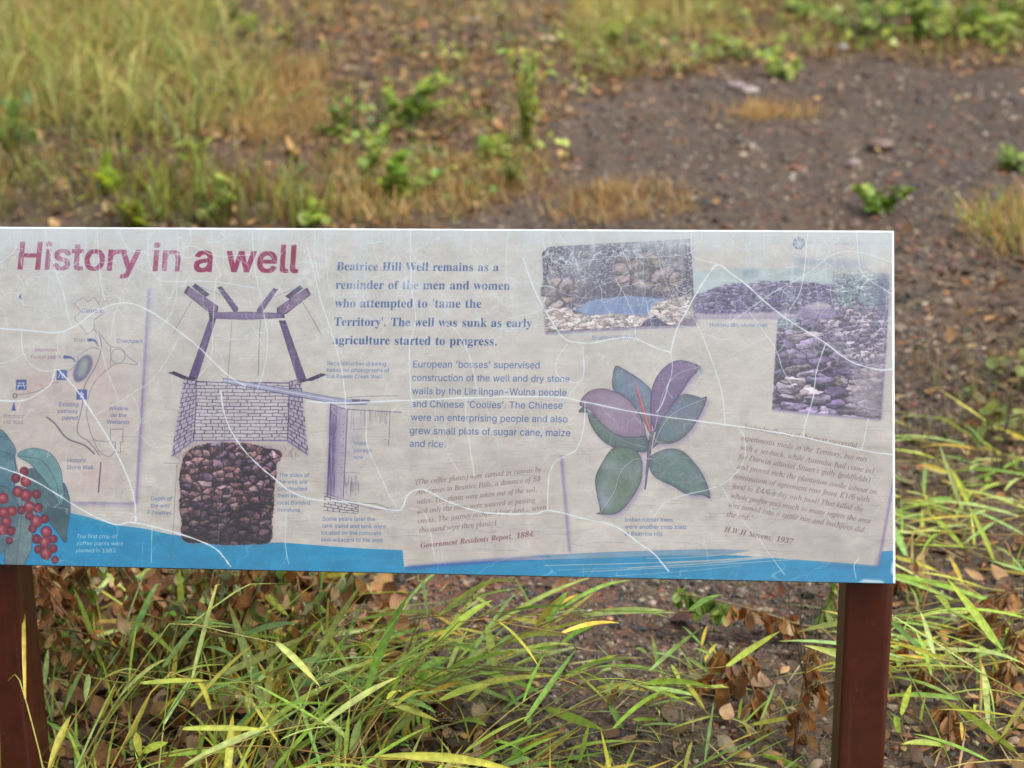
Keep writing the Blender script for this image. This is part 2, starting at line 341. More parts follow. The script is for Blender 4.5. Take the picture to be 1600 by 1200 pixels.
 'BB': '133;5 0 5 5 13 7 19 10 21 15 22 25 22 111 21 124 15 130 5 132 5 137 66 137 89 135 106 129 116 119 119 105 115 91 104 80 86 74 108 67 121 55 126 39 122 23 111 10 94 3 71 0;55 76 56 76 70 77 79 82 84 90 85 104 84 115 81 124 74 129 65 130 59 129 56 127 55 117;66 7 78 9 85 15 89 24 90 38 88 53 83 62 74 68 59 69 55 69 55 20 57 10 61 8',
 'BH': '157;5 0 5 5 13 6 19 9 21 15 22 24 22 114 21 122 19 127 13 130 5 132 5 137 73 137 73 132 61 130 56 125 55 114 55 75 103 75 103 114 101 125 96 130 85 132 85 137 152 137 152 132 143 130 138 127 136 122 135 114 135 24 136 16 138 10 144 7 152 5 152 0 85 0 85 5 93 6 99 9 102 15 103 24 103 66 55 66 55 24 56 15 58 9 64 6 73 5 73 0',
 'BT': '127;28 0 28 5 37 6 43 9 46 15 47 24 47 130 45 130 30 128 20 121 12 110 9 95 3 95 3 137 123 137 123 95 118 95 112 114 100 126 81 130 79 130 79 24 80 15 83 9 89 6 98 5 98 0',
 'BW': '183;51 -3 10 118 5 128 1 131 -5 132 -5 137 54 137 54 132 45 130 43 127 42 123 44 112 67 46 90 106 86 120 83 125 80 129 69 132 69 137 132 137 132 132 121 130 118 124 120 116 142 50 162 111 165 122 164 126 161 129 151 132 151 137 187 137 187 132 182 130 178 126 172 114 134 -3 128 -3 95 93 57 -3',
 'Ba': '103;76 -3 68 -2 62 3 60 10 45 1 29 -3 19 -1 12 3 8 10 6 19 9 31 19 41 36 49 60 57 60 72 59 80 56 85 51 88 44 89 35 87 31 82 34 77 37 69 36 64 33 61 29 58 23 57 18 58 13 61 11 65 10 71 11 78 15 84 21 88 28 92 38 95 49 96 67 94 79 88 86 78 88 63 88 19 88 12 91 10 96 12 99 8 88 0;45 10 52 12 60 19 60 51 46 45 38 37 35 25 38 14',
 'Bc': '88;47 -3 36 -1 26 3 18 11 11 20 7 32 6 45 7 59 12 71 19 81 29 89 40 94 52 96 65 94 75 89 81 82 83 74 82 68 80 65 76 62 71 61 64 63 60 67 59 75 59 78 59 81 57 87 51 89 41 85 36 74 34 56 36 37 41 23 50 14 61 11 72 14 81 22 85 18 74 6 62 -1',
 'Bd': '111;42 -3 32 -1 23 3 16 10 10 20 7 31 6 44 7 59 11 71 17 81 24 89 34 94 44 96 57 93 67 84 67 120 66 126 64 129 53 132 53 137 96 137 96 23 97 12 100 10 106 8 106 3 88 2 67 -3 67 12 56 1;51 8 56 9 61 12 64 17 67 23 67 73 65 77 62 81 52 84 44 82 39 75 36 63 35 46 36 29 39 18 44 11',
 'Be': '90;46 -3 35 -1 25 3 17 11 11 21 7 33 6 47 7 60 11 72 18 82 26 89 36 94 47 96 63 93 75 84 82 70 85 52 85 50 35 50 38 29 46 17 60 13 71 16 81 26 85 22 75 8 61 0;35 58 60 58 60 64 58 83 54 88 48 89 41 86 36 77 35 61',
 'Bf': '64;4 0 4 5 12 7 15 10 16 22 16 83 5 83 5 93 16 93 16 106 18 120 25 131 37 137 52 139 63 138 72 134 77 127 79 120 78 114 76 110 72 107 67 107 59 110 56 113 55 117 58 126 59 128 59 130 58 132 54 133 49 132 46 129 44 117 44 93 61 93 61 83 44 83 44 20 45 12 47 8 52 6 60 5 60 0',
 'Bg': '98;44 -42 27 -41 14 -36 7 -30 4 -22 8 -14 21 -8 10 0 7 9 8 16 13 22 20 28 31 33 17 40 9 51 7 64 8 73 12 80 18 87 26 91 36 94 47 96 59 94 70 91 95 91 95 80 80 80 86 71 87 61 86 53 83 45 77 39 70 35 61 32 52 31 47 31 43 31 34 28 31 25 30 21 33 16 42 15 53 15 78 12 86 9 91 4 94 -3 95 -11 91 -24 82 -34 66 -40;47 37 53 39 57 44 59 52 60 63 59 75 57 83 53 87 47 89 41 87 37 83 35 75 34 63 35 52 37 44 41 39;48 -35 65 -33 76 -28 79 -20 78 -15 75 -12 61 -10 29 -10 24 -15 22 -22 24 -27 28 -31 36 -34',
 'Bh': '114;5 0 5 5 13 8 16 17 16 120 14 129 11 131 6 132 6 137 44 137 44 80 57 92 73 96 87 92 96 81 99 63 99 17 101 8 104 6 109 5 109 0 61 0 61 5 62 5 68 8 71 17 71 65 69 77 66 80 61 81 52 79 44 71 44 17 46 8 49 6 54 5 54 0',
 'Bi': '59;30 109 24 110 19 113 16 118 15 124 16 130 19 135 24 138 30 139 36 138 41 135 44 130 45 124 44 118 41 113 36 110;5 0 5 5 14 8 16 17 16 76 14 85 6 88 6 93 45 93 45 17 46 8 54 5 54 0',
 'Bk': '108;5 0 5 5 14 8 16 17 16 119 14 129 11 131 6 132 6 137 44 137 44 51 68 74 72 79 73 83 71 87 63 88 62 88 62 93 104 93 104 88 92 85 82 78 67 63 104 10 108 6 113 5 113 0 63 0 63 5 65 5 70 6 72 9 70 15 49 44 44 40 44 17 46 8 54 5 54 0',
 'Bl': '60;5 0 5 5 14 8 16 17 16 119 14 129 11 131 6 132 6 137 45 137 45 17 46 8 54 5 54 0',
 'Bm': '166;5 0 5 5 13 8 16 17 16 76 14 85 11 87 6 88 6 93 44 93 44 79 56 91 71 96 83 94 91 88 96 78 109 91 125 96 140 92 148 81 151 63 151 17 153 8 156 6 161 5 161 0 113 0 113 5 118 6 121 8 123 17 123 65 121 77 118 80 113 81 105 79 97 71 97 17 99 8 102 6 107 5 107 0 60 0 60 5 65 6 67 8 70 17 70 65 68 77 65 80 60 81 51 79 44 71 44 17 46 8 49 6 53 5 53 0',
 'Bn': '114;5 0 5 5 13 8 16 17 16 76 14 85 11 87 6 88 6 93 44 93 44 80 57 92 73 96 87 92 96 81 99 63 99 17 101 8 104 6 109 5 109 0 61 0 61 5 62 5 68 8 71 17 71 65 69 77 66 80 61 81 52 79 44 71 44 17 46 8 49 6 54 5 54 0',
 'Bo': '101;51 -3 38 -1 27 3 18 11 11 21 7 33 6 46 7 60 11 72 18 82 27 89 38 94 50 96 63 94 74 89 83 82 89 72 94 60 95 46 94 32 89 21 83 11 74 3 63 -1;51 3 58 5 63 12 65 24 66 46 65 68 62 81 58 88 51 90 43 88 38 81 36 68 35 46 36 24 38 12 43 5',
 'Bp': '111;5 -42 5 -37 12 -35 15 -30 16 -19 16 73 14 85 6 88 6 93 43 93 43 79 50 88 59 94 69 96 79 94 88 89 95 82 100 72 104 61 105 48 104 34 100 22 95 11 87 4 78 -1 68 -3 55 0 44 10 44 -17 46 -30 50 -35 59 -37 59 -42;59 8 67 11 72 18 75 30 76 46 75 63 72 74 68 81 60 83 51 80 44 71 44 21 50 11',
 'Br': '86;5 0 5 5 14 8 16 17 16 76 14 86 6 88 6 93 44 93 44 76 49 84 56 90 63 94 70 96 77 94 83 91 86 86 87 80 86 74 83 70 79 68 74 67 67 69 62 75 57 78 52 77 49 72 46 66 45 58 45 17 45 11 48 8 59 5 59 0',
 'Bs': '86;45 -3 36 -2 26 2 22 3 18 1 15 -3 11 -3 11 32 16 32 20 20 26 12 34 6 42 4 49 5 54 8 57 12 58 18 55 25 47 31 32 39 23 44 16 51 12 58 11 66 13 78 19 87 29 94 42 96 50 95 60 92 62 92 64 91 67 93 69 96 73 96 73 66 69 66 64 76 59 83 52 87 45 89 39 88 35 86 32 82 31 78 35 70 44 63 57 57 66 51 72 45 76 38 77 28 75 15 68 5 58 -1',
 'Bt': '69;37 -3 27 -1 20 3 16 11 15 21 15 84 6 84 6 90 26 111 39 127 43 127 43 93 62 93 62 84 43 84 43 25 45 15 47 13 50 12 57 15 62 22 67 20 59 7 49 0',
 'Bu': '112;39 -3 27 -1 20 5 15 15 14 29 14 74 12 85 9 87 3 88 3 93 43 93 43 22 45 14 49 11 53 11 62 13 69 20 69 74 66 85 63 87 57 88 57 93 97 93 97 21 99 12 108 9 108 4 90 2 69 -3 69 12 63 6 56 1 48 -2',
 'Bw': '130;37 -3 5 79 2 85 -3 88 -3 93 42 93 42 88 36 87 34 83 35 80 36 76 50 38 63 71 60 80 57 87 50 88 50 93 97 93 97 88 91 87 89 83 89 81 89 79 101 42 115 77 116 83 114 87 107 88 107 93 134 93 134 88 127 85 124 77 91 -3 87 -3 67 59 42 -3',
 'By': '90;16 -42 9 -41 3 -37 -1 -32 -2 -25 -1 -20 1 -16 5 -13 11 -12 19 -15 22 -18 22 -23 22 -24 22 -26 23 -29 26 -30 30 -28 34 -22 39 -13 42 -1 11 75 7 83 5 86 -1 88 -1 93 49 93 49 88 41 87 38 82 39 80 40 77 56 36 69 72 71 78 71 82 69 87 61 88 61 93 90 93 90 88 86 87 83 84 78 73 49 -7 39 -29 34 -35 29 -39',
 'I!': '54;29 40 45 144 67 144 41 40;26 -3 18 0 16 5 17 11 19 17 22 21 32 24 40 21 42 17 42 11 39 5 36 0',
 "I'": '45;36 92 42 144 61 144 47 92',
 'I(': '60;31 -32 22 -13 17 8 16 31 19 55 26 79 36 103 49 124 66 144 83 144 67 124 54 102 44 79 37 55 34 32 35 10 40 -12 48 -32',
 'I)': '60;0 -32 16 -12 29 10 39 32 46 55 48 79 48 102 43 124 35 144 52 144 61 124 66 103 66 79 63 55 57 31 47 8 33 -13 16 -32',
 'I,': '54;3 -26 14 -1 23 23 42 23 43 21 31 -2 16 -26',
 'I-': '65;17 46 20 62 69 62 66 46',
 'I.': '54;26 -3 18 0 16 5 17 11 19 17 22 21 32 24 40 21 42 17 42 11 39 5 36 0',
 'I/': '75;2 0 84 144 102 144 19 0',
 'I1': '115;54 0 74 101 77 114 80 125 73 120 65 114 48 102 41 114 86 144 100 144 72 0',
 'I4': '115;73 0 80 33 11 33 14 48 101 145 119 145 100 49 121 49 118 33 97 33 90 0;31 49 83 49 92 94 96 112 99 126 98 126 93 117 87 110',
 'I5': '115;50 -2 29 0 14 6 17 23 33 16 53 13 68 15 80 21 89 30 94 44 95 57 90 66 80 71 64 73 51 72 39 70 31 76 50 144 122 144 119 128 62 128 50 86 60 87 73 88 92 85 106 77 113 64 113 46 105 26 92 11 73 1',
 'I6': '115;60 -2 47 0 36 5 28 13 23 26 21 42 23 61 32 92 39 106 48 119 58 130 71 139 87 144 106 146 115 145 124 144 120 129 113 131 104 131 91 130 80 127 70 121 62 114 56 105 51 96 43 73 45 73 51 80 60 85 70 89 82 90 98 87 110 79 116 65 115 46 108 26 96 11 79 1;62 13 74 15 85 21 93 31 98 46 98 59 95 68 87 74 76 76 67 75 58 72 51 68 45 62 41 56 39 50 39 33 42 25 46 18 53 14',
 'I8': '115;58 -2 38 1 24 8 17 20 17 37 20 46 25 54 38 66 55 75 46 82 40 90 36 100 37 112 40 122 46 130 54 137 64 142 75 145 87 146 103 144 116 137 123 126 123 111 120 103 116 96 104 85 88 76 103 67 112 54 113 46 113 37 106 21 94 9 78 1;75 83 95 94 101 101 105 111 105 120 101 126 94 130 84 132 73 130 64 126 58 120 54 111 54 104 55 98 63 90;60 12 73 14 84 19 91 27 95 37 95 47 90 54 82 61 71 67 68 68 55 62 45 55 38 47 34 36 34 27 38 19 47 14',
 'I;': '54;43 83 35 87 33 91 34 97 36 104 39 108 49 111 57 108 59 104 59 97 56 91 53 87;1 -26 8 -10 15 8 21 23 40 23 41 21 29 -2 14 -26',
 'IA': '139;-25 0 -25 4 -12 7 0 17 32 54 107 142 111 142 106 17 107 11 110 7 115 5 123 4 123 0 66 0 67 4 69 4 77 5 82 8 84 14 86 23 86 47 40 47 35 45 20 27 12 17 9 11 10 7 13 5 24 4 23 0;43 55 87 55 89 110',
 'IB': '132;-10 0 -9 4 -8 4 0 5 6 8 10 13 13 22 38 115 39 126 39 130 36 133 24 135 25 139 77 139 103 136 118 126 123 109 119 95 108 83 89 75 102 68 110 58 113 44 111 31 105 20 96 12 84 5 69 1 51 0;58 78 77 80 91 86 99 97 102 111 99 123 91 130 76 133 67 132 63 129 60 123 56 110 49 81 51 78;46 6 65 9 79 17 87 29 90 46 88 57 82 65 72 70 58 71 49 71 45 67 33 22 32 17 31 13 32 10 35 8',
 'ID': '152;-11 0 -9 4 -8 4 0 5 5 8 9 13 12 22 38 115 39 126 39 130 36 133 24 135 25 139 79 139 98 138 113 132 126 124 136 113 142 98 144 82 142 66 137 51 129 37 118 24 104 14 88 7 70 2 50 0;51 7 67 8 81 13 93 21 103 31 110 43 116 57 119 71 120 86 117 106 109 121 95 130 76 133 66 132 62 127 58 116 34 27 31 15 33 11 36 8 42 7',
 'IH': '156;-10 0 -9 4 -8 4 2 5 8 11 12 22 38 115 39 126 39 130 36 133 24 135 25 139 81 139 80 135 79 135 71 134 66 132 62 126 58 117 50 86 49 81 51 78 56 78 107 78 112 79 114 82 123 115 125 126 124 130 121 133 110 135 111 139 166 139 165 135 164 135 156 134 151 132 147 126 144 118 119 24 117 18 117 13 118 9 120 6 132 4 131 0 75 0 76 4 77 4 87 5 94 11 98 22 109 64 110 65 110 67 108 70 103 70 52 70 47 69 45 66 33 24 32 18 31 13 32 9 35 6 47 4 46 0',
 'IS': '111;46 -3 32 -1 17 3 15 4 12 4 8 2 4 -2 1 -2 8 44 11 44 14 26 21 14 31 6 44 3 51 4 58 7 63 11 67 17 70 24 71 31 68 42 62 52 55 60 46 70 31 89 27 97 26 106 28 116 31 125 37 132 46 138 55 141 66 142 76 142 84 140 91 138 94 137 98 138 102 142 105 142 99 101 96 101 94 116 89 127 80 134 70 136 60 134 53 130 48 122 46 113 47 107 50 100 60 87 69 78 79 67 87 54 90 38 89 27 85 17 78 9 69 3 58 -1',
 'IT': '126;15 0 16 4 17 4 29 6 36 12 42 27 69 125 69 129 68 131 64 132 58 132 38 130 31 126 25 121 18 106 13 106 22 139 138 139 132 105 128 105 128 108 128 111 127 121 123 127 116 131 104 132 96 132 92 131 89 127 62 28 59 13 60 9 64 6 77 4 79 4 78 0',
 'Ia': '103;15 -2 8 -1 3 3 -1 10 -2 19 0 36 6 53 15 68 27 82 41 92 55 95 65 92 70 84 72 93 88 93 69 27 66 13 67 11 70 10 76 14 85 24 87 22 72 4 59 -2 52 0 50 7 57 35 46 19 36 7 26 0;25 10 29 11 35 14 46 26 56 42 63 60 66 77 63 87 55 90 46 87 37 80 29 68 22 53 18 36 16 22 18 13',
 'Ib': '102;25 -2 14 -1 6 2 0 6 -1 11 -1 15 26 121 28 127 28 131 26 135 18 137 15 137 16 140 28 142 37 144 47 146 49 146 49 144 31 75 41 86 52 93 64 95 75 93 84 87 90 77 92 65 90 53 86 41 80 30 71 19 61 10 50 4 37 -1;28 3 40 5 50 12 60 22 67 36 72 50 74 63 73 72 69 79 63 84 56 85 46 83 38 76 30 65 25 50 16 20 15 11 18 5',
 'Ic': '89;30 -2 17 0 8 7 2 18 0 33 1 43 4 52 14 71 31 86 45 93 60 95 68 94 75 91 79 86 80 80 77 72 74 69 70 69 63 71 61 77 62 80 64 84 65 85 66 87 64 89 59 90 49 88 39 81 30 71 24 59 19 45 18 32 19 22 23 14 29 9 37 7 52 11 68 25 72 21 58 8 44 0',
 'Id': '106;18 -2 10 -1 3 4 -1 12 -3 22 -2 32 2 43 13 65 30 84 44 92 58 95 67 93 73 88 82 125 82 128 83 131 80 135 73 136 70 136 71 140 92 144 102 146 103 144 103 142 103 140 72 24 71 18 70 13 71 10 75 9 82 13 92 24 95 22 79 3 72 -1 65 -2 57 0 55 8 60 34 50 18 40 6 30 0;27 8 33 9 38 13 50 26 60 43 67 61 70 78 67 87 64 89 59 90 50 88 40 80 30 69 23 53 17 37 15 23 16 17 19 12 22 9',
 'Ie': '86;27 -2 15 0 6 6 1 16 -1 30 0 39 3 50 14 69 30 85 44 92 59 95 67 94 73 91 76 86 77 80 74 68 62 57 44 48 18 43 17 35 17 29 19 17 25 10 36 8 50 12 66 24 69 21 59 11 49 4 39 -1;19 47 37 52 50 60 59 70 61 81 59 87 54 89 48 88 41 84 29 69',
 'If': '60;-15 -46 -20 -45 -24 -43 -26 -39 -27 -35 -26 -28 -20 -26 -15 -28 -13 -32 -14 -36 -15 -38 -12 -40 -7 -38 -3 -32 1 -22 4 -7 21 85 2 85 4 91 23 91 25 102 31 121 40 135 52 143 65 146 72 145 78 142 81 137 83 132 80 125 73 122 67 124 65 130 66 132 66 134 67 137 66 139 62 141 55 138 49 129 45 115 39 91 63 91 62 85 38 85 30 45 20 2 10 -26 3 -37 -6 -44',
 'Ig': '86;19 -46 5 -44 -6 -39 -13 -32 -16 -22 -13 -12 -4 -2 11 7 4 12 2 17 6 25 18 36 7 46 3 58 4 68 9 77 15 84 24 90 34 94 46 96 62 92 74 89 87 89 87 80 73 80 74 71 73 61 69 52 62 45 54 39 44 35 33 34 25 35 20 30 18 26 22 21 34 16 48 11 58 6 65 -2 67 -12 65 -21 61 -30 54 -37 44 -42 33 -45;33 39 40 40 45 44 54 57 57 75 56 82 54 87 49 90 44 91 38 89 33 86 23 72 21 64 20 55 21 46 26 40;23 -40 39 -37 49 -30 53 -18 52 -13 49 -9 39 -3 28 2 16 5 2 -6 -3 -19 0 -31 8 -37',
 'Ih': '121;91 -2 84 -1 78 3 74 10 73 18 74 30 77 45 81 66 84 77 84 85 82 94 75 97 64 93 52 82 42 66 37 52 26 0 7 0 34 125 35 135 32 142 21 145 20 145 22 153 59 153 51 116 47 99 43 83 45 83 57 98 69 107 82 110 94 107 101 100 104 87 103 79 100 65 95 42 93 30 92 20 94 13 99 11 105 12 112 15 116 9 103 1',
 'Ii': '53;37 118 30 121 26 128 30 136 37 139 44 136 47 128 44 121;10 -2 2 0 0 9 1 16 3 26 17 72 17 76 18 79 17 83 15 85 5 86 6 90 19 91 29 93 37 95 39 92 39 91 38 89 19 24 17 16 18 11 22 10 29 14 39 25 42 22 31 9 20 0',
 'Ij': '52;37 118 30 121 27 128 30 136 37 139 45 136 48 128 45 121;-15 -46 -21 -45 -25 -42 -28 -38 -29 -33 -27 -27 -22 -25 -17 -27 -15 -32 -15 -35 -15 -38 -15 -40 -12 -40 -8 -37 -3 -26 2 -8 7 20 18 75 19 77 19 79 17 85 6 86 6 90 18 91 27 93 35 95 37 94 38 92 22 17 15 -11 6 -30 -3 -42',
 'Ik': '102;65 -2 60 -1 56 3 48 19 36 48 23 39 12 0 -4 0 31 124 32 130 30 135 21 137 19 137 20 140 33 142 42 144 48 146 51 146 53 144 52 140 25 47 58 72 66 79 69 84 66 87 59 88 61 92 101 92 100 88 88 85 74 77 49 58 64 22 69 14 74 11 82 14 90 24 93 21 86 11 78 3 71 -1',
 'Il': '52;9 -2 2 1 -1 8 1 16 4 30 29 124 30 130 30 134 28 136 18 138 18 141 31 143 40 144 49 146 51 144 50 140 19 25 17 15 18 11 20 10 27 14 37 25 40 22 31 11 23 4 16 -1',
 'Im': '165;123 -2 115 1 113 9 115 23 127 65 129 76 128 81 123 82 118 81 111 77 97 63 84 41 75 22 69 0 53 0 71 61 74 77 72 81 68 82 59 79 47 69 34 54 26 39 19 21 12 0 -4 0 15 63 17 73 18 79 18 82 15 84 5 86 6 90 28 93 34 94 37 95 39 92 39 91 38 89 27 53 46 76 64 90 79 95 88 92 91 83 85 55 103 77 119 90 135 95 144 92 147 83 146 76 144 67 131 20 130 17 130 15 131 12 134 10 141 14 145 19 150 26 153 23 143 9 133 1',
 'In': '109;67 -3 59 0 57 8 65 42 73 76 71 81 67 82 59 79 48 70 37 57 28 43 20 25 13 0 -4 0 16 66 19 79 16 84 7 85 5 85 6 89 20 91 30 93 39 95 40 94 40 92 28 53 43 71 56 84 69 92 79 94 88 92 91 83 90 75 88 67 76 26 74 19 74 15 75 11 78 10 85 14 93 27 97 25 87 10 77 0',
 'Io': '105;32 -2 18 0 8 7 1 17 -1 31 0 42 4 53 10 64 18 74 28 83 38 89 49 93 60 95 74 93 85 86 92 75 94 62 93 52 90 41 78 22 61 7 47 0;34 3 42 5 50 10 57 17 63 26 73 47 76 68 74 80 69 87 59 90 49 87 40 80 31 69 23 55 18 40 17 25 18 16 21 9 27 5',
 'Ip': '102;-29 -45 -28 -41 -20 -40 -15 -38 -11 -33 -9 -26 16 71 17 75 18 79 17 82 16 84 5 86 6 89 19 91 28 93 37 95 39 93 38 90 34 75 45 86 56 93 68 95 78 93 86 88 91 79 92 68 91 56 87 43 81 32 73 21 64 11 53 4 42 -1 30 -2 22 -1 15 2 9 -24 7 -34 8 -37 11 -40 23 -41 22 -45;30 3 39 4 47 9 54 16 61 25 71 46 74 68 73 76 71 81 66 85 60 86 50 83 41 76 33 64 27 49 20 19 19 15 19 12 22 5',
 'Ir': '67;-4 0 14 63 17 78 16 82 14 84 4 85 4 89 18 91 27 93 35 95 37 94 37 92 27 54 41 77 53 90 62 95 69 92 71 85 70 80 68 76 64 73 60 72 54 74 51 80 35 60 22 33 12 0',
 'Is': '75;23 -2 10 0 2 2 -1 1 -3 -1 -7 -1 -2 32 1 32 3 19 7 10 13 5 21 3 28 4 33 8 37 13 38 21 36 28 31 36 25 44 19 52 14 62 12 71 14 81 19 88 27 93 37 95 50 93 58 91 61 92 63 94 66 94 62 64 59 64 55 78 49 87 39 90 34 89 31 86 28 83 27 78 29 71 35 62 41 54 47 46 52 36 54 27 53 19 50 12 45 6 39 2 32 -1',
 'It': '56;10 -2 3 0 0 8 1 13 2 19 20 85 6 85 7 89 19 94 30 103 41 118 45 118 38 91 55 91 53 85 36 85 20 23 18 13 19 10 22 9 28 13 37 24 40 20 25 3',
 'Iu': '109;14 -2 8 -2 4 1 2 6 1 11 2 21 6 35 15 69 16 74 17 80 16 83 14 85 4 86 5 90 18 92 27 93 36 95 38 93 38 91 37 89 21 32 19 22 18 16 19 11 24 10 30 11 37 16 53 34 68 61 78 93 94 93 77 28 74 14 75 11 78 10 85 14 94 25 97 22 87 9 77 0 67 -2 59 0 57 8 60 24 66 46 51 25 38 10 26 1',
 'Iv': '89;18 -2 15 51 13 69 11 80 6 84 0 86 -2 86 -1 90 8 91 16 93 21 94 24 95 28 85 31 56 33 18 49 35 61 51 69 64 72 72 69 76 65 81 63 86 65 93 72 95 76 94 79 92 82 82 78 68 67 49 48 26 23 -2',
 'Iw': '134;15 -2 13 52 12 70 10 80 6 85 0 87 -1 87 -1 90 9 92 16 93 21 95 24 95 27 84 29 51 29 27 72 95 75 95 83 21 97 38 112 59 117 72 113 78 110 82 109 86 111 92 117 95 121 94 124 91 127 82 121 62 102 35 72 -2 69 -2 61 66 18 -2',
 'Ix': '84;46 -2 41 -2 38 1 32 18 28 36 14 16 2 3 -3 -1 -10 -2 -16 1 -19 7 -16 13 -10 15 -5 14 0 12 4 14 9 19 27 44 21 74 17 83 8 86 4 85 -1 85 0 89 19 93 25 94 29 95 32 93 34 89 39 62 53 81 61 90 66 94 72 94 79 92 81 86 79 81 73 78 68 80 65 81 63 81 59 79 41 54 47 26 49 19 50 15 52 11 55 10 62 14 72 26 74 23 59 4',
 'Iy': '81;-13 -46 -20 -44 -23 -37 -21 -32 -15 -29 -9 -31 -3 -33 3 -30 10 -21 24 -2 13 53 11 65 9 73 3 83 -1 85 -7 86 -7 90 3 91 10 93 19 95 22 91 25 77 30 54 37 17 52 42 60 56 64 64 65 70 64 75 60 78 57 80 55 86 58 92 64 95 68 94 72 91 75 82 72 67 62 48 53 31 40 10 26 -10 12 -28 -2 -41 -8 -45',
 'I£': '127;13 12 14 17 22 18 28 22 33 29 35 37 47 108 51 120 57 132 66 141 77 149 89 153 103 155 114 153 123 150 130 144 136 136 139 127 139 116 121 113 120 123 116 131 109 136 99 138 90 137 83 134 76 129 71 123 65 108 54 38 49 27 41 19 31 15 21 13;11 0 14 17 94 17 101 19 104 26 105 32 123 32 122 27 118 15 111 7 102 2 90 0;25 69 28 84 110 84 107 69',
 'J,': '54;3 -26 14 -1 23 23 42 23 43 21 31 -2 16 -26',
 'J.': '54;26 -3 18 0 16 5 17 11 19 17 22 21 32 24 40 21 42 17 42 11 39 5 36 0',
 'J1': '113;20 0 22 11 38 11 43 11 46 13 51 24 71 125 54 110 47 105 41 104 37 105 33 108 32 113 32 119 47 124 66 134 83 145 105 145 81 24 81 14 84 12 89 11 105 11 103 0',
 'J3': '113;49 -2 35 -1 25 1 17 5 12 10 10 16 10 22 13 29 18 34 24 37 30 38 30 27 33 19 40 14 50 12 63 15 69 18 74 24 78 31 81 42 81 52 76 61 68 66 55 68 42 68 45 81 58 81 70 83 79 89 86 98 90 110 90 120 89 127 84 132 77 134 71 132 66 129 58 117 54 102 43 103 35 107 31 112 31 120 36 130 46 138 61 144 81 146 100 144 113 137 121 127 121 113 116 101 108 90 96 82 83 77 98 71 105 67 110 60 112 52 112 42 108 30 103 21 96 13 88 7 69 0',
 'J4': '113;36 0 38 11 44 11 56 13 61 17 63 25 66 37 10 37 13 50 89 144 117 144 98 51 119 51 116 37 95 37 93 25 93 17 95 13 107 11 109 11 107 0;27 51 69 51 76 86 80 105 85 125 80 118 74 110 68 101 63 96',
 'J7': '113;33 0 111 122 58 122 50 119 44 112 41 102 29 102 39 144 135 144 133 134 50 0',
 'J8': '113;55 -2 40 -1 28 3 20 9 15 17 13 26 13 37 18 49 26 58 37 66 50 73 41 80 35 89 32 98 33 109 35 118 41 127 48 135 58 141 71 145 87 146 105 143 117 136 123 125 122 111 118 100 111 91 89 78 102 69 111 60 115 50 114 38 107 21 95 9 77 1;78 85 85 90 91 95 95 102 97 111 97 122 93 131 89 133 83 134 75 133 69 128 64 120 61 112 61 102 64 95;58 9 68 11 76 17 82 25 86 35 86 44 82 51 74 58 62 65 48 53 43 46 40 36 40 25 43 17 49 11',
 'J9': '113;45 -2 35 -1 27 1 21 5 18 10 17 21 21 28 29 32 31 24 34 17 40 12 49 11 65 17 78 37 89 69 76 59 67 56 58 55 42 58 31 66 26 79 26 97 31 111 37 123 46 132 56 140 69 144 82 146 96 144 107 139 115 130 120 117 122 100 119 78 110 47 103 33 94 21 85 12 73 4 60 0;69 70 76 71 82 74 92 83 95 106 93 121 89 129 81 132 73 130 66 124 60 113 56 98 55 83 59 73',
 'JG': '150;66 -3 49 -2 34 3 22 12 13 23 8 37 6 53 8 67 11 81 18 95 26 107 37 118 49 127 70 136 92 139 105 138 120 134 126 133 129 135 132 139 137 139 129 95 123 95 121 111 115 122 105 129 92 132 79 129 67 120 55 106 45 86 38 64 36 43 38 27 45 14 56 7 71 4 80 5 86 9 90 14 93 22 99 43 101 54 100 58 97 60 86 62 86 67 142 67 142 62 141 62 135 61 132 57 128 45 118 9 93 0',
 'JH': '152;-10 0 -10 5 0 6 7 12 12 26 34 111 36 116 36 121 35 125 33 128 22 130 22 135 85 135 85 130 75 129 68 123 63 110 54 76 102 76 112 111 113 121 113 125 110 128 99 130 99 135 162 135 162 130 152 129 146 124 141 111 118 25 116 14 117 10 120 7 130 5 130 0 67 0 67 5 77 6 84 12 89 26 100 66 52 66 41 25 39 14 42 7 53 5 53 0',
 'JR': '129;-10 0 -10 5 0 6 7 12 12 26 34 111 36 116 36 120 35 125 33 128 22 130 22 135 76 135 98 133 113 128 122 118 125 105 122 93 115 83 103 75 86 69 103 18 106 12 109 8 120 5 120 0 80 0 58 67 52 67 41 25 39 14 40 10 42 7 53 5 53 0;59 74 74 76 85 83 92 95 94 109 92 120 86 127 76 129 70 127 66 120 54 74 57 74',
 'JS': '111;46 -3 33 -2 17 3 11 4 7 3 3 -2 -3 -2 8 43 13 43 13 42 15 25 21 13 31 6 44 4 50 5 56 7 65 17 68 29 65 40 57 51 43 64 30 77 23 88 21 101 22 111 26 120 33 128 41 134 51 138 62 139 74 138 89 134 94 133 98 134 103 138 108 138 98 97 92 97 93 99 93 101 92 110 89 117 85 123 80 128 74 131 67 132 59 130 52 126 47 119 46 110 50 99 59 88 66 82 73 76 88 58 92 49 93 38 90 21 81 8 66 -1',
 'JW': '165;24 -3 25 108 24 118 21 125 16 128 9 130 9 135 64 135 64 130 58 128 54 125 52 111 52 48 89 110 89 117 88 123 86 127 81 129 75 130 75 135 129 135 129 130 123 129 120 127 117 117 116 96 115 49 154 115 156 119 157 123 154 129 146 130 145 130 145 135 183 135 183 130 176 129 171 125 162 112 92 -3 86 -3 88 95 30 -3',
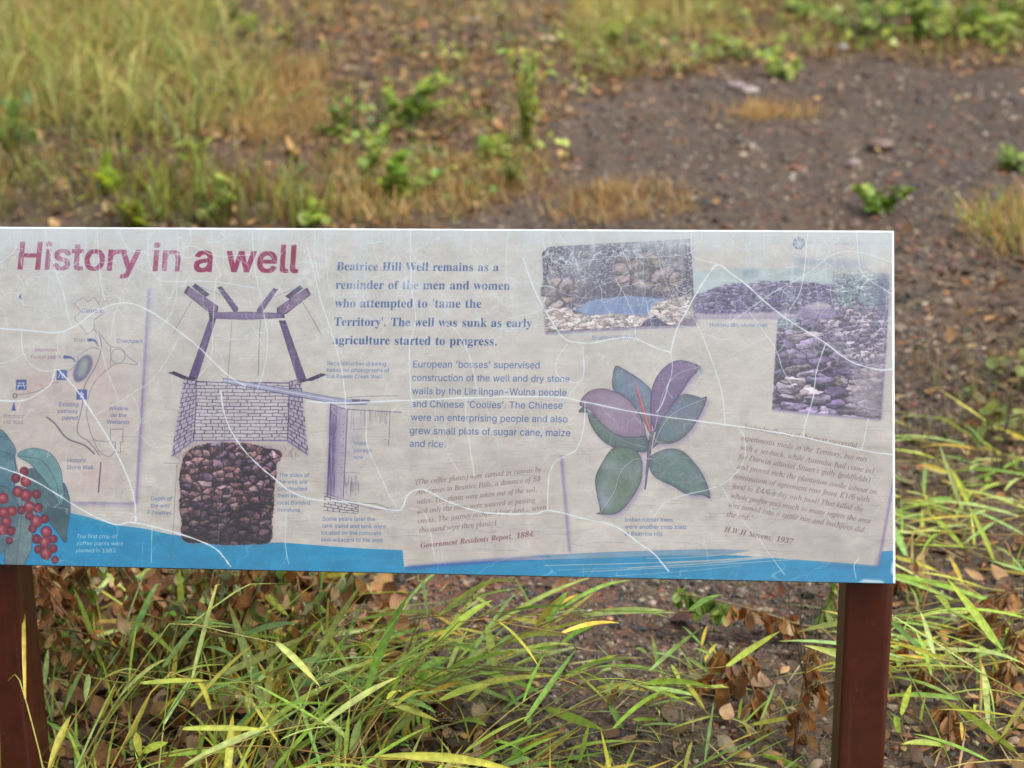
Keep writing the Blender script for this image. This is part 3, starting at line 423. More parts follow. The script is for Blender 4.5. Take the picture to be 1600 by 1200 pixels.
 'Jd': '100;17 -3 8 -1 1 4 -3 13 -5 25 -1 44 9 64 23 82 36 90 49 93 57 92 64 88 71 114 73 120 73 124 72 127 70 129 61 130 61 135 81 138 103 141 71 25 70 18 69 14 71 12 77 16 84 27 89 23 74 4 67 -1 59 -3 53 -1 49 3 47 10 49 23 42 12 34 4 26 -1;29 12 33 14 38 17 47 30 54 46 59 62 60 75 59 82 53 85 45 81 36 69 28 54 22 38 20 24 22 15',
 'Je': '81;26 -3 14 -1 5 6 -1 16 -3 29 -2 40 2 51 7 62 15 72 23 80 33 87 43 91 53 93 62 92 69 88 73 82 75 74 72 63 62 52 46 43 24 37 22 26 23 20 26 15 31 12 37 11 48 15 59 29 64 25 54 10 41 0;25 44 42 51 54 64 57 71 58 78 56 84 51 86 45 84 38 76 31 62',
 'Ji': '58;39 111 34 112 30 115 27 120 26 125 27 130 30 134 34 137 39 138 45 137 49 134 52 130 53 125 52 120 49 115 45 112;15 -2 9 -1 4 2 1 6 0 12 1 19 3 26 13 63 15 71 16 76 14 80 8 82 6 82 6 87 27 90 45 93 27 26 25 17 26 14 28 13 34 16 43 27 47 24 36 9 26 1',
 'Jm': '157;114 -2 107 -1 102 4 101 12 103 25 109 46 116 67 118 74 117 77 114 78 105 75 96 64 85 46 75 19 69 0 46 0 66 67 68 74 67 77 64 78 59 77 53 73 41 57 29 32 20 0 -4 0 13 63 15 72 16 76 13 80 7 82 5 82 5 87 45 93 35 58 46 74 56 84 66 91 77 93 85 91 90 86 92 78 90 65 99 77 108 86 117 91 127 93 135 91 140 86 142 78 140 67 136 51 126 23 125 20 125 17 126 14 128 13 134 17 137 21 141 27 146 24 130 4 122 -1',
 'Jn': '107;64 -3 56 -1 52 4 50 12 53 25 59 46 66 66 68 74 67 77 64 78 53 73 41 57 29 32 20 0 -4 0 13 63 15 72 16 76 13 80 7 82 5 82 5 87 45 93 35 58 46 74 56 84 66 91 77 93 85 91 90 86 92 78 90 68 85 51 75 17 75 14 78 13 84 17 91 27 96 24 80 4 72 -1',
 'Jo': '95;29 -3 16 -1 6 6 -1 16 -3 29 -2 41 2 52 7 62 14 72 23 81 32 87 42 91 53 93 66 91 77 84 83 74 85 61 84 50 81 39 76 28 69 18 60 10 50 3 40 -1;31 4 36 5 40 9 48 22 55 39 60 57 62 72 59 83 52 86 47 85 42 82 34 69 27 52 22 33 21 18 23 7',
 'Jp': '99;-24 -42 -24 -36 -15 -34 -11 -29 -9 -21 14 69 16 76 13 81 5 82 5 87 25 90 43 93 37 73 53 88 68 93 77 91 84 86 88 78 89 67 88 55 85 43 79 31 72 20 63 11 54 3 44 -1 34 -3 27 -2 21 2 15 -21 13 -29 14 -33 16 -35 26 -36 26 -42;31 4 36 6 40 9 50 21 57 37 62 54 64 67 62 76 56 79 47 75 38 63 31 43 26 23 23 11 25 6',
 'Jr': '78;-4 0 13 63 15 72 16 76 13 80 7 82 5 82 5 87 45 93 34 57 43 73 51 84 59 91 67 93 75 90 78 79 77 74 75 69 71 66 66 65 60 67 56 71 54 72 47 67 38 52 28 29 20 0',
 'Js': '76;27 -3 8 1 4 2 1 1 -2 -2 -7 -1 -2 33 4 32 7 16 14 7 24 4 33 7 36 16 34 23 28 32 21 42 12 56 8 68 10 78 16 86 24 91 35 93 54 89 56 89 58 88 61 89 64 92 69 92 64 61 59 62 55 76 49 84 40 86 32 84 29 77 31 69 37 61 44 53 50 45 55 35 57 25 56 17 53 11 49 5 43 1 35 -2',
 'Jt': '55;9 -3 1 -1 -3 4 -5 12 -4 16 -3 21 13 82 4 82 4 89 24 100 40 119 49 119 40 90 56 90 54 82 38 82 23 31 21 23 20 17 21 13 23 12 29 16 38 28 43 25 35 13 26 4 18 -1',
 'Jv': '85;14 -3 14 8 14 47 11 69 8 79 2 82 0 82 -1 87 29 93 32 88 34 75 37 35 37 27 48 40 55 51 61 64 57 72 53 77 52 81 53 86 56 90 60 92 64 93 69 92 73 89 75 85 76 80 73 66 65 50 50 31 29 8 19 -3',
}

# ------------------------------------------------------------------ the sign's plane
SR = np.array((31500.0, -378.0, -FPX)); SR /= np.linalg.norm(SR)
SU = np.array((530.0, 14600.0, FPX)); SU -= SR * (SU @ SR); SU /= np.linalg.norm(SU)
CAM2W = np.stack([RIGHT, UPV, FWD], 1)
P_R, P_U = CAM2W @ SR, CAM2W @ SU
P_N = np.cross(P_R, P_U)                        # towards the reader
P_0 = ORIGIN + ray(676, 630) * 2.9
A0, A1, B0, B1 = -0.655, 0.6080, -0.2287, 0.2433   # extent of the panel in metres

def panel_pt(a, b, n=0.0):
    return P_0 + P_R * a + P_U * b + P_N * n

# ------------------------------------------------------------------ the printed sheet, painted as a generated texture
CW, CH = 2940, 1099
CM = CW / (A1 - A0)                             # canvas pixels per metre

def to_canvas(pts):
    "layout points (measured on the photograph) to canvas pixels, y down"
    p = np.asarray(pts, float).reshape(-1, 2)
    d = RIGHT[None] * ((p[:, :1] - 800.0) / FPX) - UPV[None] * ((p[:, 1:2] - 600.0) / FPX) + FWD[None]
    t = ((P_0 - ORIGIN) @ P_N) / (d @ P_N)
    q = ORIGIN + d * t[:, None] - P_0
    return np.stack([(q @ P_R - A0) * CM, (B1 - q @ P_U) * CM], 1)

IMG = np.zeros((CH, CW, 3), np.float32)
ar = np.random.default_rng(21)

def fill(polys):
    "non-zero winding fill of canvas polygons -> (x0, y0, mask)"
    allp = np.concatenate(polys)
    x0, y0 = np.floor(allp.min(0)).astype(int) - 1; x1, y1 = np.ceil(allp.max(0)).astype(int) + 2
    x0, y0 = max(x0, 0), max(y0, 0); x1, y1 = min(x1, CW), min(y1, CH)
    if x1 <= x0 or y1 <= y0: return None
    w, h = x1 - x0, y1 - y0
    SS = 4
    a = np.concatenate(polys); b = np.concatenate([np.roll(p, -1, 0) for p in polys])
    ys = y0 + (np.arange(h * SS) + 0.5) / SS
    ya, yb = a[:, 1], b[:, 1]
    keep = ya != yb
    a, b, ya, yb = a[keep], b[keep], ya[keep], yb[keep]
    acc = np.zeros((h * SS, w + 2), np.float32)
    lo, hi = np.minimum(ya, yb), np.maximum(ya, yb)
    r0 = np.searchsorted(ys, lo); r1 = np.searchsorted(ys, hi)
    cnt = r1 - r0
    e = np.repeat(np.arange(len(a)), cnt)
    if len(e) == 0: return None
    rows = np.arange(cnt.sum()) - np.repeat(np.cumsum(cnt) - cnt, cnt) + np.repeat(r0, cnt)
    yy = ys[rows]
    xx = a[e, 0] + (yy - ya[e]) * (b[e, 0] - a[e, 0]) / (yb[e] - ya[e]) - x0
    sg = np.where(yb > ya, 1.0, -1.0)[e]
    xx = np.clip(xx, 0, w)
    xi = np.floor(xx).astype(int); fr = xx - xi
    np.add.at(acc, (rows, xi), sg * (1 - fr)); np.add.at(acc, (rows, xi + 1), sg * fr)
    m = np.clip(np.abs(np.cumsum(acc, 1))[:, :w], 0, 1).reshape(h, SS, w).mean(1)
    return x0, y0, m

def blur1(m, r, axis):
    r = int(r)
    if r < 1: return m
    for _ in range(3):
        pad = [(0, 0)] * m.ndim; pad[axis] = (r + 1, r)
        c = np.cumsum(np.pad(m, pad, mode='edge'), axis)
        n = m.shape[axis]
        m = (np.take(c, np.arange(2 * r + 1, n + 2 * r + 1), axis) - np.take(c, np.arange(0, n), axis)) / (2 * r + 1)
    return m

def blur(m, r):
    return blur1(blur1(m, r, 0), r, 1)

def soft(fm, r):
    "grow and blur a mask"
    if fm is None: return None
    x0, y0, m = fm; p = int(3 * r + 2)
    full = np.pad(m, p)
    full = blur(full, r)
    X0, Y0 = x0 - p, y0 - p
    cx, cy = max(0, -X0), max(0, -Y0)
    full = full[cy:cy + CH - max(Y0, 0), cx:cx + CW - max(X0, 0)]
    return max(X0, 0), max(Y0, 0), full

def put(fm, col, a=1.0, mode='mix'):
    if fm is None: return
    x0, y0, m = fm
    h, w = m.shape
    R = IMG[y0:y0 + h, x0:x0 + w]
    m = m[:R.shape[0], :R.shape[1], None] * a
    col = np.asarray(col, np.float32) / (255.0 if np.max(col) > 1.5 else 1.0)
    if col.ndim == 3: col = col[:R.shape[0], :R.shape[1]]
    if mode == 'mul': R[:] = R * (1 - m + m * col)
    else: R[:] = R * (1 - m) + m * col

def smooth(pts, n=8, closed=False):
    "Catmull-Rom through layout points"
    p = np.asarray(pts, float)
    if closed: q = np.concatenate([p[-1:], p, p[:2]])
    else: q = np.concatenate([2 * p[:1] - p[1:2], p, 2 * p[-1:] - p[-2:-1]])
    out = []
    for i in range(1, len(q) - 2):
        t = np.linspace(0, 1, n, endpoint=False)[:, None]
        a, b, c, d = q[i - 1], q[i], q[i + 1], q[i + 2]
        out.append(0.5 * (2 * b + (c - a) * t + (2 * a - 5 * b + 4 * c - d) * t ** 2 + (3 * b - a - 3 * c + d) * t ** 3))
    if not closed: out.append(p[-1:])
    return np.concatenate(out)

def stroke_polys(c, w):
    "canvas polyline c with widths w -> list of ccw polygons"
    c = np.asarray(c, float); w = np.broadcast_to(np.asarray(w, float), (len(c),)) * 0.5
    out = []
    d = c[1:] - c[:-1]; L = np.linalg.norm(d, axis=1)
    n = np.stack([-d[:, 1], d[:, 0]], 1) / np.maximum(L, 1e-6)[:, None]
    for i in range(len(d)):
        if L[i] > 1e-6:
            out.append(np.array([c[i] - n[i] * w[i], c[i + 1] - n[i] * w[i + 1], c[i + 1] + n[i] * w[i + 1], c[i] + n[i] * w[i]]))
    an = np.linspace(0, 2 * np.pi, 8, endpoint=False); u = np.stack([np.cos(an), np.sin(an)], 1)
    for i in range(1, len(c) - 1):
        if w[i] > 0.6: out.append(c[i] + u * w[i])
    return out

def line(pts, w, col, a=1.0, sm=False, mode='mix', r=0):
    "w in layout pixels"
    if sm: pts = smooth(pts)
    fm = fill(stroke_polys(to_canvas(pts), np.asarray(w) * 2.03))
    if r: fm = soft(fm, r)
    put(fm, col, a, mode)

def shape(pts, col, a=1.0, sm=False, mode='mix', r=0):
    if sm: pts = smooth(pts, closed=True)
    fm = fill([to_canvas(pts)])
    if r: fm = soft(fm, r)
    put(fm, col, a, mode)
    return fm

def cnoise(w, h, cx, cy, seed):
    "value noise image, cell size cx, cy in canvas pixels"
    g = np.random.default_rng(seed).random((int(h / cy) + 3, int(w / cx) + 3)).astype(np.float32)
    x = np.arange(w) / cx; y = np.arange(h) / cy
    i, j = x.astype(int), y.astype(int); a, b = x - i, y - j
    a = (a * a * (3 - 2 * a))[None].astype(np.float32); b = (b * b * (3 - 2 * b))[:, None].astype(np.float32)
    r0 = g[j]; r1 = g[j + 1]
    return (r0[:, i] * (1 - a) + r0[:, i + 1] * a) * (1 - b) + (r1[:, i] * (1 - a) + r1[:, i + 1] * a) * b

def fbm(w, h, cx, cy, seed, n=4):
    s = 0; t = 0
    for k in range(n):
        s = s + cnoise(w, h, max(cx / 2 ** k, 1), max(cy / 2 ** k, 1), seed + k * 13) * 0.6 ** k; t += 0.6 ** k
    return s / t

def worley(w, h, cx, cy, seed, warp=0.0, jit=0.9):
    "-> F1, F2-F1 (cell units), id (0..1), dx, dy to the seed"
    g = np.random.default_rng(seed)
    gw, gh = int(w / cx) + 5, int(h / cy) + 5
    jx, jy, ids = g.random((gh, gw)) * jit, g.random((gh, gw)) * jit, g.random((gh, gw))
    X, Y = np.meshgrid(np.arange(w) / cx + 1.5, np.arange(h) / cy + 1.5)
    if warp:
        X = X + (fbm(w, h, cx * 0.6, cy * 0.6, seed + 1, 3) - 0.5) * warp
        Y = Y + (fbm(w, h, cx * 0.6, cy * 0.6, seed + 2, 3) - 0.5) * warp
    i, j = np.floor(X).astype(int), np.floor(Y).astype(int)
    F1 = np.full((h, w), 9.0); F2 = F1.copy(); I = np.zeros((h, w)); DX = I.copy(); DY = I.copy()
    for oy in (-1, 0, 1):
        for ox in (-1, 0, 1):
            ii, jj = np.clip(i + ox, 0, gw - 1), np.clip(j + oy, 0, gh - 1)
            dx, dy = X - (ii + jx[jj, ii]), Y - (jj + jy[jj, ii])
            d = np.sqrt(dx * dx + dy * dy)
            n = d < F1
            F2 = np.where(n, F1, np.minimum(F2, d))
            F1 = np.where(n, d, F1); I = np.where(n, ids[jj, ii], I); DX = np.where(n, dx, DX); DY = np.where(n, dy, DY)
    return F1, F2 - F1, I, DX, DY

def stones_tex(w, h, cx, cy, seed, pal, gap, gapw=0.12, warp=0.5, light=0.35):
    "a drawn rubble wall: colour image"
    F1, E, I, DX, DY = worley(w, h, cx, cy, seed, warp)
    pal = np.asarray(pal, np.float32) / 255.0
    base = pal[(I * len(pal)).astype(int) % len(pal)]
    th = I * 40.0                                  # every stone gets two flat facets, lit from above
    fac = np.sign(DX * np.cos(th) + DY * np.sin(th) + (np.sin(th * 7) * .12)) * np.sign(np.sin(th) + 1e-3)
    sh = 1 + light * (-(DX * 0.5 + DY) * .7 - fac * .42 + np.sin(th * 13) * .35 + (fbm(w, h, cx * 0.3, cy * 0.22, seed + 5, 3) - 0.5) * 2.4)
    c = base * np.clip(sh, 0.35, 1.9)[..., None]
    e = np.clip(E / gapw, 0, 1)[..., None]; e = e * e * (3 - 2 * e)
    return np.clip(c * e + np.asarray(gap, np.float32) / 255.0 * (1 - e), 0, 1)

def crop(tex, mm, x0, y0):
    "the piece of tex (whose corner is x0, y0) lying under the mask mm"
    r = np.clip(np.arange(mm[2].shape[0]) + mm[1] - y0, 0, tex.shape[0] - 1); c = np.clip(np.arange(mm[2].shape[1]) + mm[0] - x0, 0, tex.shape[1] - 1)
    return tex[r][:, c]

def region(pts, sm=False, soft_r=0):
    fm = fill([to_canvas(smooth(pts, closed=True) if sm else pts)])
    return soft(fm, soft_r) if soft_r else fm

# --- lettering
def text(s, font, p0, p1, col, a=1.0, bold=0.0, hs=1.0):
    "sets s between two baseline points; hs stretches the height"
    q0, q1 = to_canvas([p0, p1])
    x = 0; parts = []
    for ch in s:
        if ch == ' ':
            x += 62 if font == 'S' else 68; continue
        adv, *cs = GLYPHS[font + ch].split(';')
        for c in cs:
            g = np.array(c.split(), float).reshape(-1, 2)
            g[:, 0] += x; parts.append(g)
        x += int(adv)
    mn = min(g[:, 0].min() for g in parts); mx = max(g[:, 0].max() for g in parts)
    d = q1 - q0; L = np.hypot(*d); sc = L / (mx - mn); u = d / L; v = np.array((u[1], -u[0]))
    P = [q0 + (g[:, :1] - mn) * sc * u + g[:, 1:] * sc * hs * v for g in parts]
    fm = fill(P)
    if fm is None: return
    if bold:
        x0, y0, m = fm; p = int(bold + 2); m = np.pad(m, p); o = m.copy()
        b = int(bold)
        for k in range(-b, b + 1): o = np.maximum(o, np.roll(m, k, 1))
        m = o.copy()
        for k in range(-b + 1, b): o = np.maximum(o, np.roll(m, k, 0))
        fm = (max(x0 - p, 0), max(y0 - p, 0), o)
    put(fm, col, a)

def Z(ox, oy, k, pts):
    "points read off an enlarged detail of the photograph"
    return [(ox + x / k, oy + y / k) for x, y in pts]
z1 = lambda *p: Z(0, 340, 4.0, p)
z2 = lambda *p: Z(0, 600, 4.0, p)
z3 = lambda *p: Z(240, 420, 4.0, p)
z4 = lambda *p: Z(240, 640, 4.0, p)
z7 = lambda *p: Z(820, 360, 4.0, p)
z8 = lambda *p: Z(1040, 350, 4.0, p)
zp = lambda *p: Z(860, 540, 3.871, p)

INK = (54, 40, 86)          # purple drawing ink
BLUE = (22, 136, 186)
BEIGE = (197, 192, 184)
SHAD = (120, 104, 158)

def paint_sheet():
    # paper ground
    n1 = fbm(CW, CH, 260, 200, 1, 4)[..., None]; n2 = fbm(CW, CH, 40, 5, 2, 3)[..., None]; n3 = cnoise(CW, CH, 2, 2, 3)[..., None]
    IMG[:] = np.array(BEIGE, np.float32) / 255 + (n1 - 0.5) * 0.08 + (n2 - 0.5) * np.array((.055, .055, .06)) + (n3 - 0.5) * 0.05
    # map card
    card = [(-45, 470), (233, 448), (213, 787), (-45, 780)]
    shape([(60, 560), (226, 540), (212, 780), (-45, 780), (-45, 640)], (194, 176, 172), 0.4, r=40)
    for p, w, a in (((150, 590), 60, .35), ((60, 600), 60, .3), ((150, 745), 40, .5), ((130, 480), 40, .25)):
        shape([(p[0] - w * .6, p[1] - w * .3), (p[0] + w * .6, p[1] - w * .3), (p[0] + w * .6, p[1] + w * .3), (p[0] - w * .6, p[1] + w * .3)], (196, 158, 158), a, r=26)
    line([(233, 452), (213, 786)], 2.6, SHAD, 0.85, r=2); line([(235, 452), (215, 786)], 6, SHAD, 0.35, r=5)
    line([(112, 786), (213, 787)], 2.2, SHAD, 0.8, r=2); line([(112, 789), (213, 790)], 5, SHAD, 0.3, r=4)
    ml = (92, 92, 112)
    def mline(pts, w=0.8, sm=True, col=ml): line(pts, w, col, 0.9, sm)
    cp = z1((522, 498), (549, 528), (592, 500), (651, 595), (588, 641), (590, 694), (548, 732), (467, 630), (508, 588), (468, 540))
    shape(cp, (208, 208, 200), 0.6); mline(cp + cp[:1], 0.8, False)
    mline(z1((590, 700), (628, 760), (632, 830), (600, 930), (545, 1020), (525, 1075), (515, 1180)) + z2((485, 300), (560, 365), (628, 452)), 1.3)
    mline(z1((598, 697), (640, 745), (690, 803), (760, 820), (800, 870), (860, 918), (750, 912), (690, 935), (600, 1020), (560, 1100), (545, 1190)) + z2((545, 210), (580, 335), (640, 360), (690, 366), (716, 390), (716, 425)))
    mline(z1((690, 800), (694, 865), (690, 930))); mline(z2((580, 340), (620, 420), (680, 455), (718, 425)))
    t = np.linspace(0, 2 * np.pi, 25); mline(z1(*[(738 + 45 * math.cos(k), 868 + 45 * math.sin(k)) for k in t]), 0.8, False)
    mline(z1((625, 826), (575, 815), (490, 865), (485, 910), (420, 970)))
    mline(z1((110, 1110), (240, 1085), (320, 1040), (372, 1028)))
    bl = [(518 + 52 * math.cos(k) * math.cos(.42) + 92 * math.sin(k) * math.sin(.42), 945 + 92 * math.sin(k) * math.cos(.42) * -1 + 52 * math.cos(k) * math.sin(.42) * 0.6) for k in t[:-1]]
    shape(z1(*bl), (88, 84, 128), 0.9, True, r=2)
    shape(z1(*[(518 + (x - 518) * .62, 945 + (y - 945) * .7) for x, y in bl]), (128, 140, 142), 0.9, True, r=4)
    shape(z1((505, 900), (540, 880), (545, 930), (510, 990)), (160, 168, 160), 0.5, True, r=3)
    ib = (62, 80, 150)
    line(z1((550, 765), (592, 770), (618, 808)), [6, 5.5, 5, 4.6, 4.3, 4, 3.8, 3.5, 3.2, 3, 2.5, 2.2, 1.8, 1.5, 1, .8, .5], ib, .95, True)
    line(z1((400, 872), (448, 878), (482, 908)), [6, 5.5, 5, 4.6, 4.3, 4, 3.8, 3.5, 3.2, 3, 2.5, 2.2, 1.8, 1.5, 1, .8, .5], ib, .95, True)
    for cx, cy in ((134, 1046), (387, 985), (512, 1107)):
        shape(z1((cx - 33, cy - 32), (cx + 33, cy - 32), (cx + 33, cy + 32), (cx - 33, cy + 32)), ib, .95)
    wh = (190, 196, 212)
    for seg in (((112, 1035), (156, 1035)), ((106, 1052), (162, 1052)), ((122, 1036), (112, 1070)), ((146, 1036), (156, 1070))): line(z1(*seg), 1.5, wh)
    for seg in (((508, 1090), (514, 1108), (500, 1130)), ((514, 1108), (526, 1130)), ((496, 1104), (512, 1097), (526, 1108))): line(z1(*seg), 1.6, wh)
    line(z1((510, 1082), (514, 1084)), 2.4, wh)
    for seg in (((366, 1005), (380, 965), (396, 1005)), ((388, 1005), (398, 975), (410, 1005))): line(z1(*seg), 1.4, wh)
    mline(z1(*[(95 + 13 * math.cos(k), 1115 + 13 * math.sin(k)) for k in t]), 1.3, False, (60, 66, 110))
    shape(z2((88, 112), (101, 168), (72, 168)), ib, .95)
    line(z2((290, 205), (345, 250), (420, 340), (530, 385), (592, 440)), 2.0, (84, 76, 104), .95, True)
    line(z2((632, 488), (616, 680)), 2.1, (84, 76, 104), .95)
    bd = z2((692, 285), (770, 283), (768, 365), (755, 365), (755, 430), (722, 430), (722, 365), (692, 362))
    shape(bd, (204, 202, 196), .5); mline(bd + bd[:1], .9, False)
    shape([(28, 466), (33, 459), (33, 468)], (60, 80, 150)); text('N', 'S', (31, 469.5), (34.5, 469.5), (70, 90, 150))
    lb, lm = (60, 72, 146), (132, 84, 112)
    for s, p0, p1, c in (('Carpark', (128, 488.7), (160, 489.3), lb), ('Start', (115.5, 534.2), (133, 534.5), lm), ('60m', (118.7, 547.2), (133, 547.4), (160, 145, 160)),
                         ('Coachpark', (182.5, 535.7), (223.7, 536.2), lb), ('Monsoon', (54.7, 549.5), (88.7, 549.8), lm), ('Forest patch', (48, 560.5), (95.7, 560.8), lm),
                         ('30m', (53.7, 604), (67.5, 604.2), (190, 110, 130)), ('Beatrice', (6.7, 653.2), (38, 653.5), (128, 108, 132)), ('Hill Well', (6.2, 663), (36.7, 663.2), (128, 108, 132)),
                         ('Existing', (92.7, 635), (122.5, 635.3), lb), ('pathway', (90.5, 645.5), (121.7, 645.7), lb), ('paved', (97.5, 656), (121.2, 656.2), lb),
                         ('Window', (170, 641.2), (201, 641.5), lb), ('on the', (173.2, 651.7), (197.5, 652), lb), ('Wetlands', (167, 662.5), (202.5, 662.7), lb),
                         ('Historic', (105.7, 722.5), (135, 722.7), lb), ('Stone Wall', (104.5, 733.2), (145.7, 733.5), lb)):
        text(s, 'S', p0, p1, c, .95)

    # blue band along the foot
    band = z2((-520, 770), (430, 805), (560, 835), (720, 882), (900, 905), (1060, 940), (1170, 955)) + [(360, 850), (440, 848), (505, 853), (560, 857), (629, 860), (632, 890), (632, 930), (-130, 930)]
    shape(band, BLUE)
    for k in range(9):
        o = k * 1.3 - 4
        line([(x, y + o) for x, y in z2((430, 806), (560, 836), (720, 882), (900, 905), (1000, 925))], .35, (90, 160, 190) if o < 0 else (120, 180, 200), .55, True)
    for k in range(12):
        x = ar.uniform(450, 600); y = ar.uniform(852, 885)
        line([(x - 40, y - 2), (x + 30, y + 1.5)], .4, (120, 180, 206), .4)
    shape([(632, 886), (700, 881), (790, 876), (900, 873), (1050, 868), (1150, 868), (1210, 872), (1280, 877), (1372, 884), (1378, 862), (1402, 860), (1402, 935), (632, 935)], BLUE)
    shape([(632, 889), (640, 884), (760, 874), (860, 868), (860, 872), (760, 880), (640, 890)], (60, 74, 150), .75, r=4)
    shape([(1290, 880), (1368, 886), (1368, 890), (1290, 886)], (60, 100, 160), .6, r=5)
    for k in range(9):      # brushed edge of the band
        y = 861 + k * 1.1
        line([(830 + k * 6, y + 8), (960, y + 2), (1100, y - 2 + k * .2), (1170 - k * 6, y)], .8 if k % 2 else 1.1, BLUE if k % 2 else (104, 130, 170), .8, True)
    for x0, y0, x1, y1, w in ((850, 884, 1190, 872, 1.3), (870, 891, 1150, 878, .6), (905, 894, 1260, 873, 1.1), (980, 888, 1220, 870, 1.6), (960, 900, 1160, 884, .8), (1040, 880, 1240, 866, 2.4), (1010, 873, 1130, 867, 1.0)):
        line([(x0, y0), ((x0 + x1) / 2, (y0 + y1) / 2 + 1.5), (x1, y1)], w, (186, 184, 182), .85, True)
    line([(1376, 862), (1368, 890)], 7, (70, 84, 150), .5, r=5)

    # quotation cards
    shape([(640, 728), (877, 711), (889, 862), (760, 872), (634, 882)], (190, 180, 172), .5, r=2)
    line([(640, 728), (877, 711)], .7, (165, 155, 160), .5)
    line([(877, 712), (890, 863)], 2.4, SHAD, .85, r=2); line([(879, 716), (892, 863)], 5, SHAD, .3, r=4)
    shape([(1165, 662), (1397, 700), (1397, 740), (1371, 886), (1205, 872), (1128, 840)], (186, 177, 170), .5, r=3)
    line([(1398, 742), (1372, 886)], 3.2, SHAD, .8, r=2)

    # title, lead and body
    text('History in a well', 'S', (29, 420.5), (465, 426), (124, 2, 50), 1.0, bold=3.8, hs=1.0)
    C1 = (18, 52, 126)
    for s, p0, p1 in (('Beatrice Hill Well remains as a', (526.2, 422.6), (779, 424)), ('reminder of the men and women', (524.5, 451.5), (797, 453)),
                      ("who attempted to 'tame the", (523, 480.4), (752, 481.2)), ("Territory'. The well was sunk as early", (522, 509.2), (831, 511.5)),
                      ('agriculture started to progress.', (520, 538), (776, 540))):
        text(s, 'B', p0, p1, C1, .95, hs=1.06)
    C2 = (36, 74, 152)
    for s, p0, p1 in (("European 'bosses' supervised", (645.5, 574.4), (843, 576)), ('construction of the well and dry stone', (644, 595.3), (890, 597.2)),
                      ('walls by the Limilngan-Wulna people', (644, 616), (885, 618.7)), ("and Chinese 'Coolies'. The Chinese", (643, 636.5), (879, 639.3)),
                      ('were an enterprising people and also', (642, 657.5), (886.5, 660.5)), ('grew small plots of sugar cane, maize', (640.3, 678), (891, 682)), ('and rice.', (640.3, 698.5), (696, 699.5))):
        text(s, 'S', p0, p1, C2, .95, hs=1.06)
    C3 = (52, 86, 156)
    for s, p0, p1 in (('Reconstruction drawing', (511.6, 570.6), (603, 571.7)), ('based on photographs of', (510.8, 581), (608.4, 582)), ('the Powell Creek Well', (510.2, 591), (597, 591.7)),
                      ('Water', (553, 695.7), (575.5, 696)), ('storage', (552.5, 706.7), (580.5, 707)), ('tank', (551.7, 717.2), (567.5, 717.5)),
                      ('The sides of', (435.7, 745), (483, 745.5)), ('the well are', (434.5, 755.7), (479.5, 756.2)), ('constructed', (434, 766.5), (479.5, 767)),
                      ('from the', (433.7, 777.5), (465.5, 777.7)), ('local Banded', (433, 788.5), (484, 789)), ('Ironstone.', (433, 799.5), (470.5, 800)),
                      ('Some years later the', (504, 813.7), (586, 814.5)), ('tank stand and tank were', (503.2, 824.7), (603, 825.6)), ('located on the concrete', (502.5, 835.5), (595.5, 836.5)),
                      ('slab adjacent to the well.', (502, 846.2), (599, 847.5)), ('Depth of', (236.2, 782.2), (268.7, 782.5)), ('the well', (235.7, 793), (265.7, 793.2)), ('7.7metres', (229.5, 804), (267.5, 804.3)),
                      ('Indian rubber trees,', (976.2, 815.1), (1053.2, 815.6)), ('were another crop tried', (976.2, 826.2), (1071.3, 827)), ('at Beatrice Hill.', (976.2, 837), (1036.4, 837.6)),
                      ('Beatrice Hill Well', (925, 531.2), (992.5, 530)), ('Historic dry stone wall', (1109.2, 510.7), (1199.2, 511.2))):
        text(s, 'S', p0, p1, C3, .92)
    C4 = (112, 78, 78)
    for s, p0, p1 in (("'(The coffee plants) were carried in canvas by", (649.2, 757.5), (846, 737)), ('Aborigines to Beatrice Hills, a distance of 58', (650, 772.7), (845, 751.7)),
                      ('miles. The plants were taken out of the soil,', (651.7, 788), (839, 768.5)), ('and only the roots were watered at passing', (652, 802.7), (836.7, 785)),
                      ('creeks. The journey occupied four days... seven', (653.2, 818), (853.7, 796.2)), ('thousand were then planted', (655.5, 832.5), (776.2, 820.7)),
                      ("'undoubtedly one of the most successful", (1163.3, 670.4), (1338.9, 700)), ('experiments made in the Territory, but met', (1158, 687.7), (1354.4, 722)),
                      ('with a set-back, while Australia had come in!', (1156, 702.6), (1364.7, 740.6)), ("for Darwin alluvial Stuart's gully (goldfields)", (1152.4, 716.8), (1359, 754.3)),
                      ('and proved rich; the plantation coolie labour on', (1151.6, 732.3), (1369.4, 772.9)), ('termination of agreement rose from £1/6 with', (1146.5, 747.8), (1358.3, 785.3)),
                      ('food to £4/6 a day with food! That killed the', (1143.4, 762.8), (1348, 800)), ('whole profits and much to many regrets the area', (1141.3, 778), (1359.6, 818.3)),
                      ('was turned into a cattle run and bushfires did', (1138, 792.5), (1350, 832.3)), ("the rest.'", (1134.9, 807.2), (1176, 813.7))):
        text(s, 'I', p0, p1, C4, .95, hs=1.08)
    text('Government Residents Report, 1884.', 'J', (657.5, 856.7), (835.5, 838.2), (122, 66, 74), .95)
    text('H.W.H Stevens, 1937', 'J', (1131, 830.5), (1239.5, 850.6), (104, 76, 82), .95)

    # the well: timber frame
    W1, W2 = (76, 54, 102), (42, 30, 64)
    def beam(pts, c=W1, hl=True):
        shape(pts, W2); cx = np.mean(pts, 0); shape([tuple(cx + (np.array(p) - cx) * .9) for p in pts], c, .85)
        if hl:
            p = np.array(pts); a, b = p[0], p[len(p) // 2]
            for k in range(4):
                o = np.array((ar.uniform(-2, 2), ar.uniform(-2, 2)))
                line([tuple(a * .85 + b * .15 + o), tuple(a * .15 + b * .85 + o)], .5, (140, 118, 160), .45)
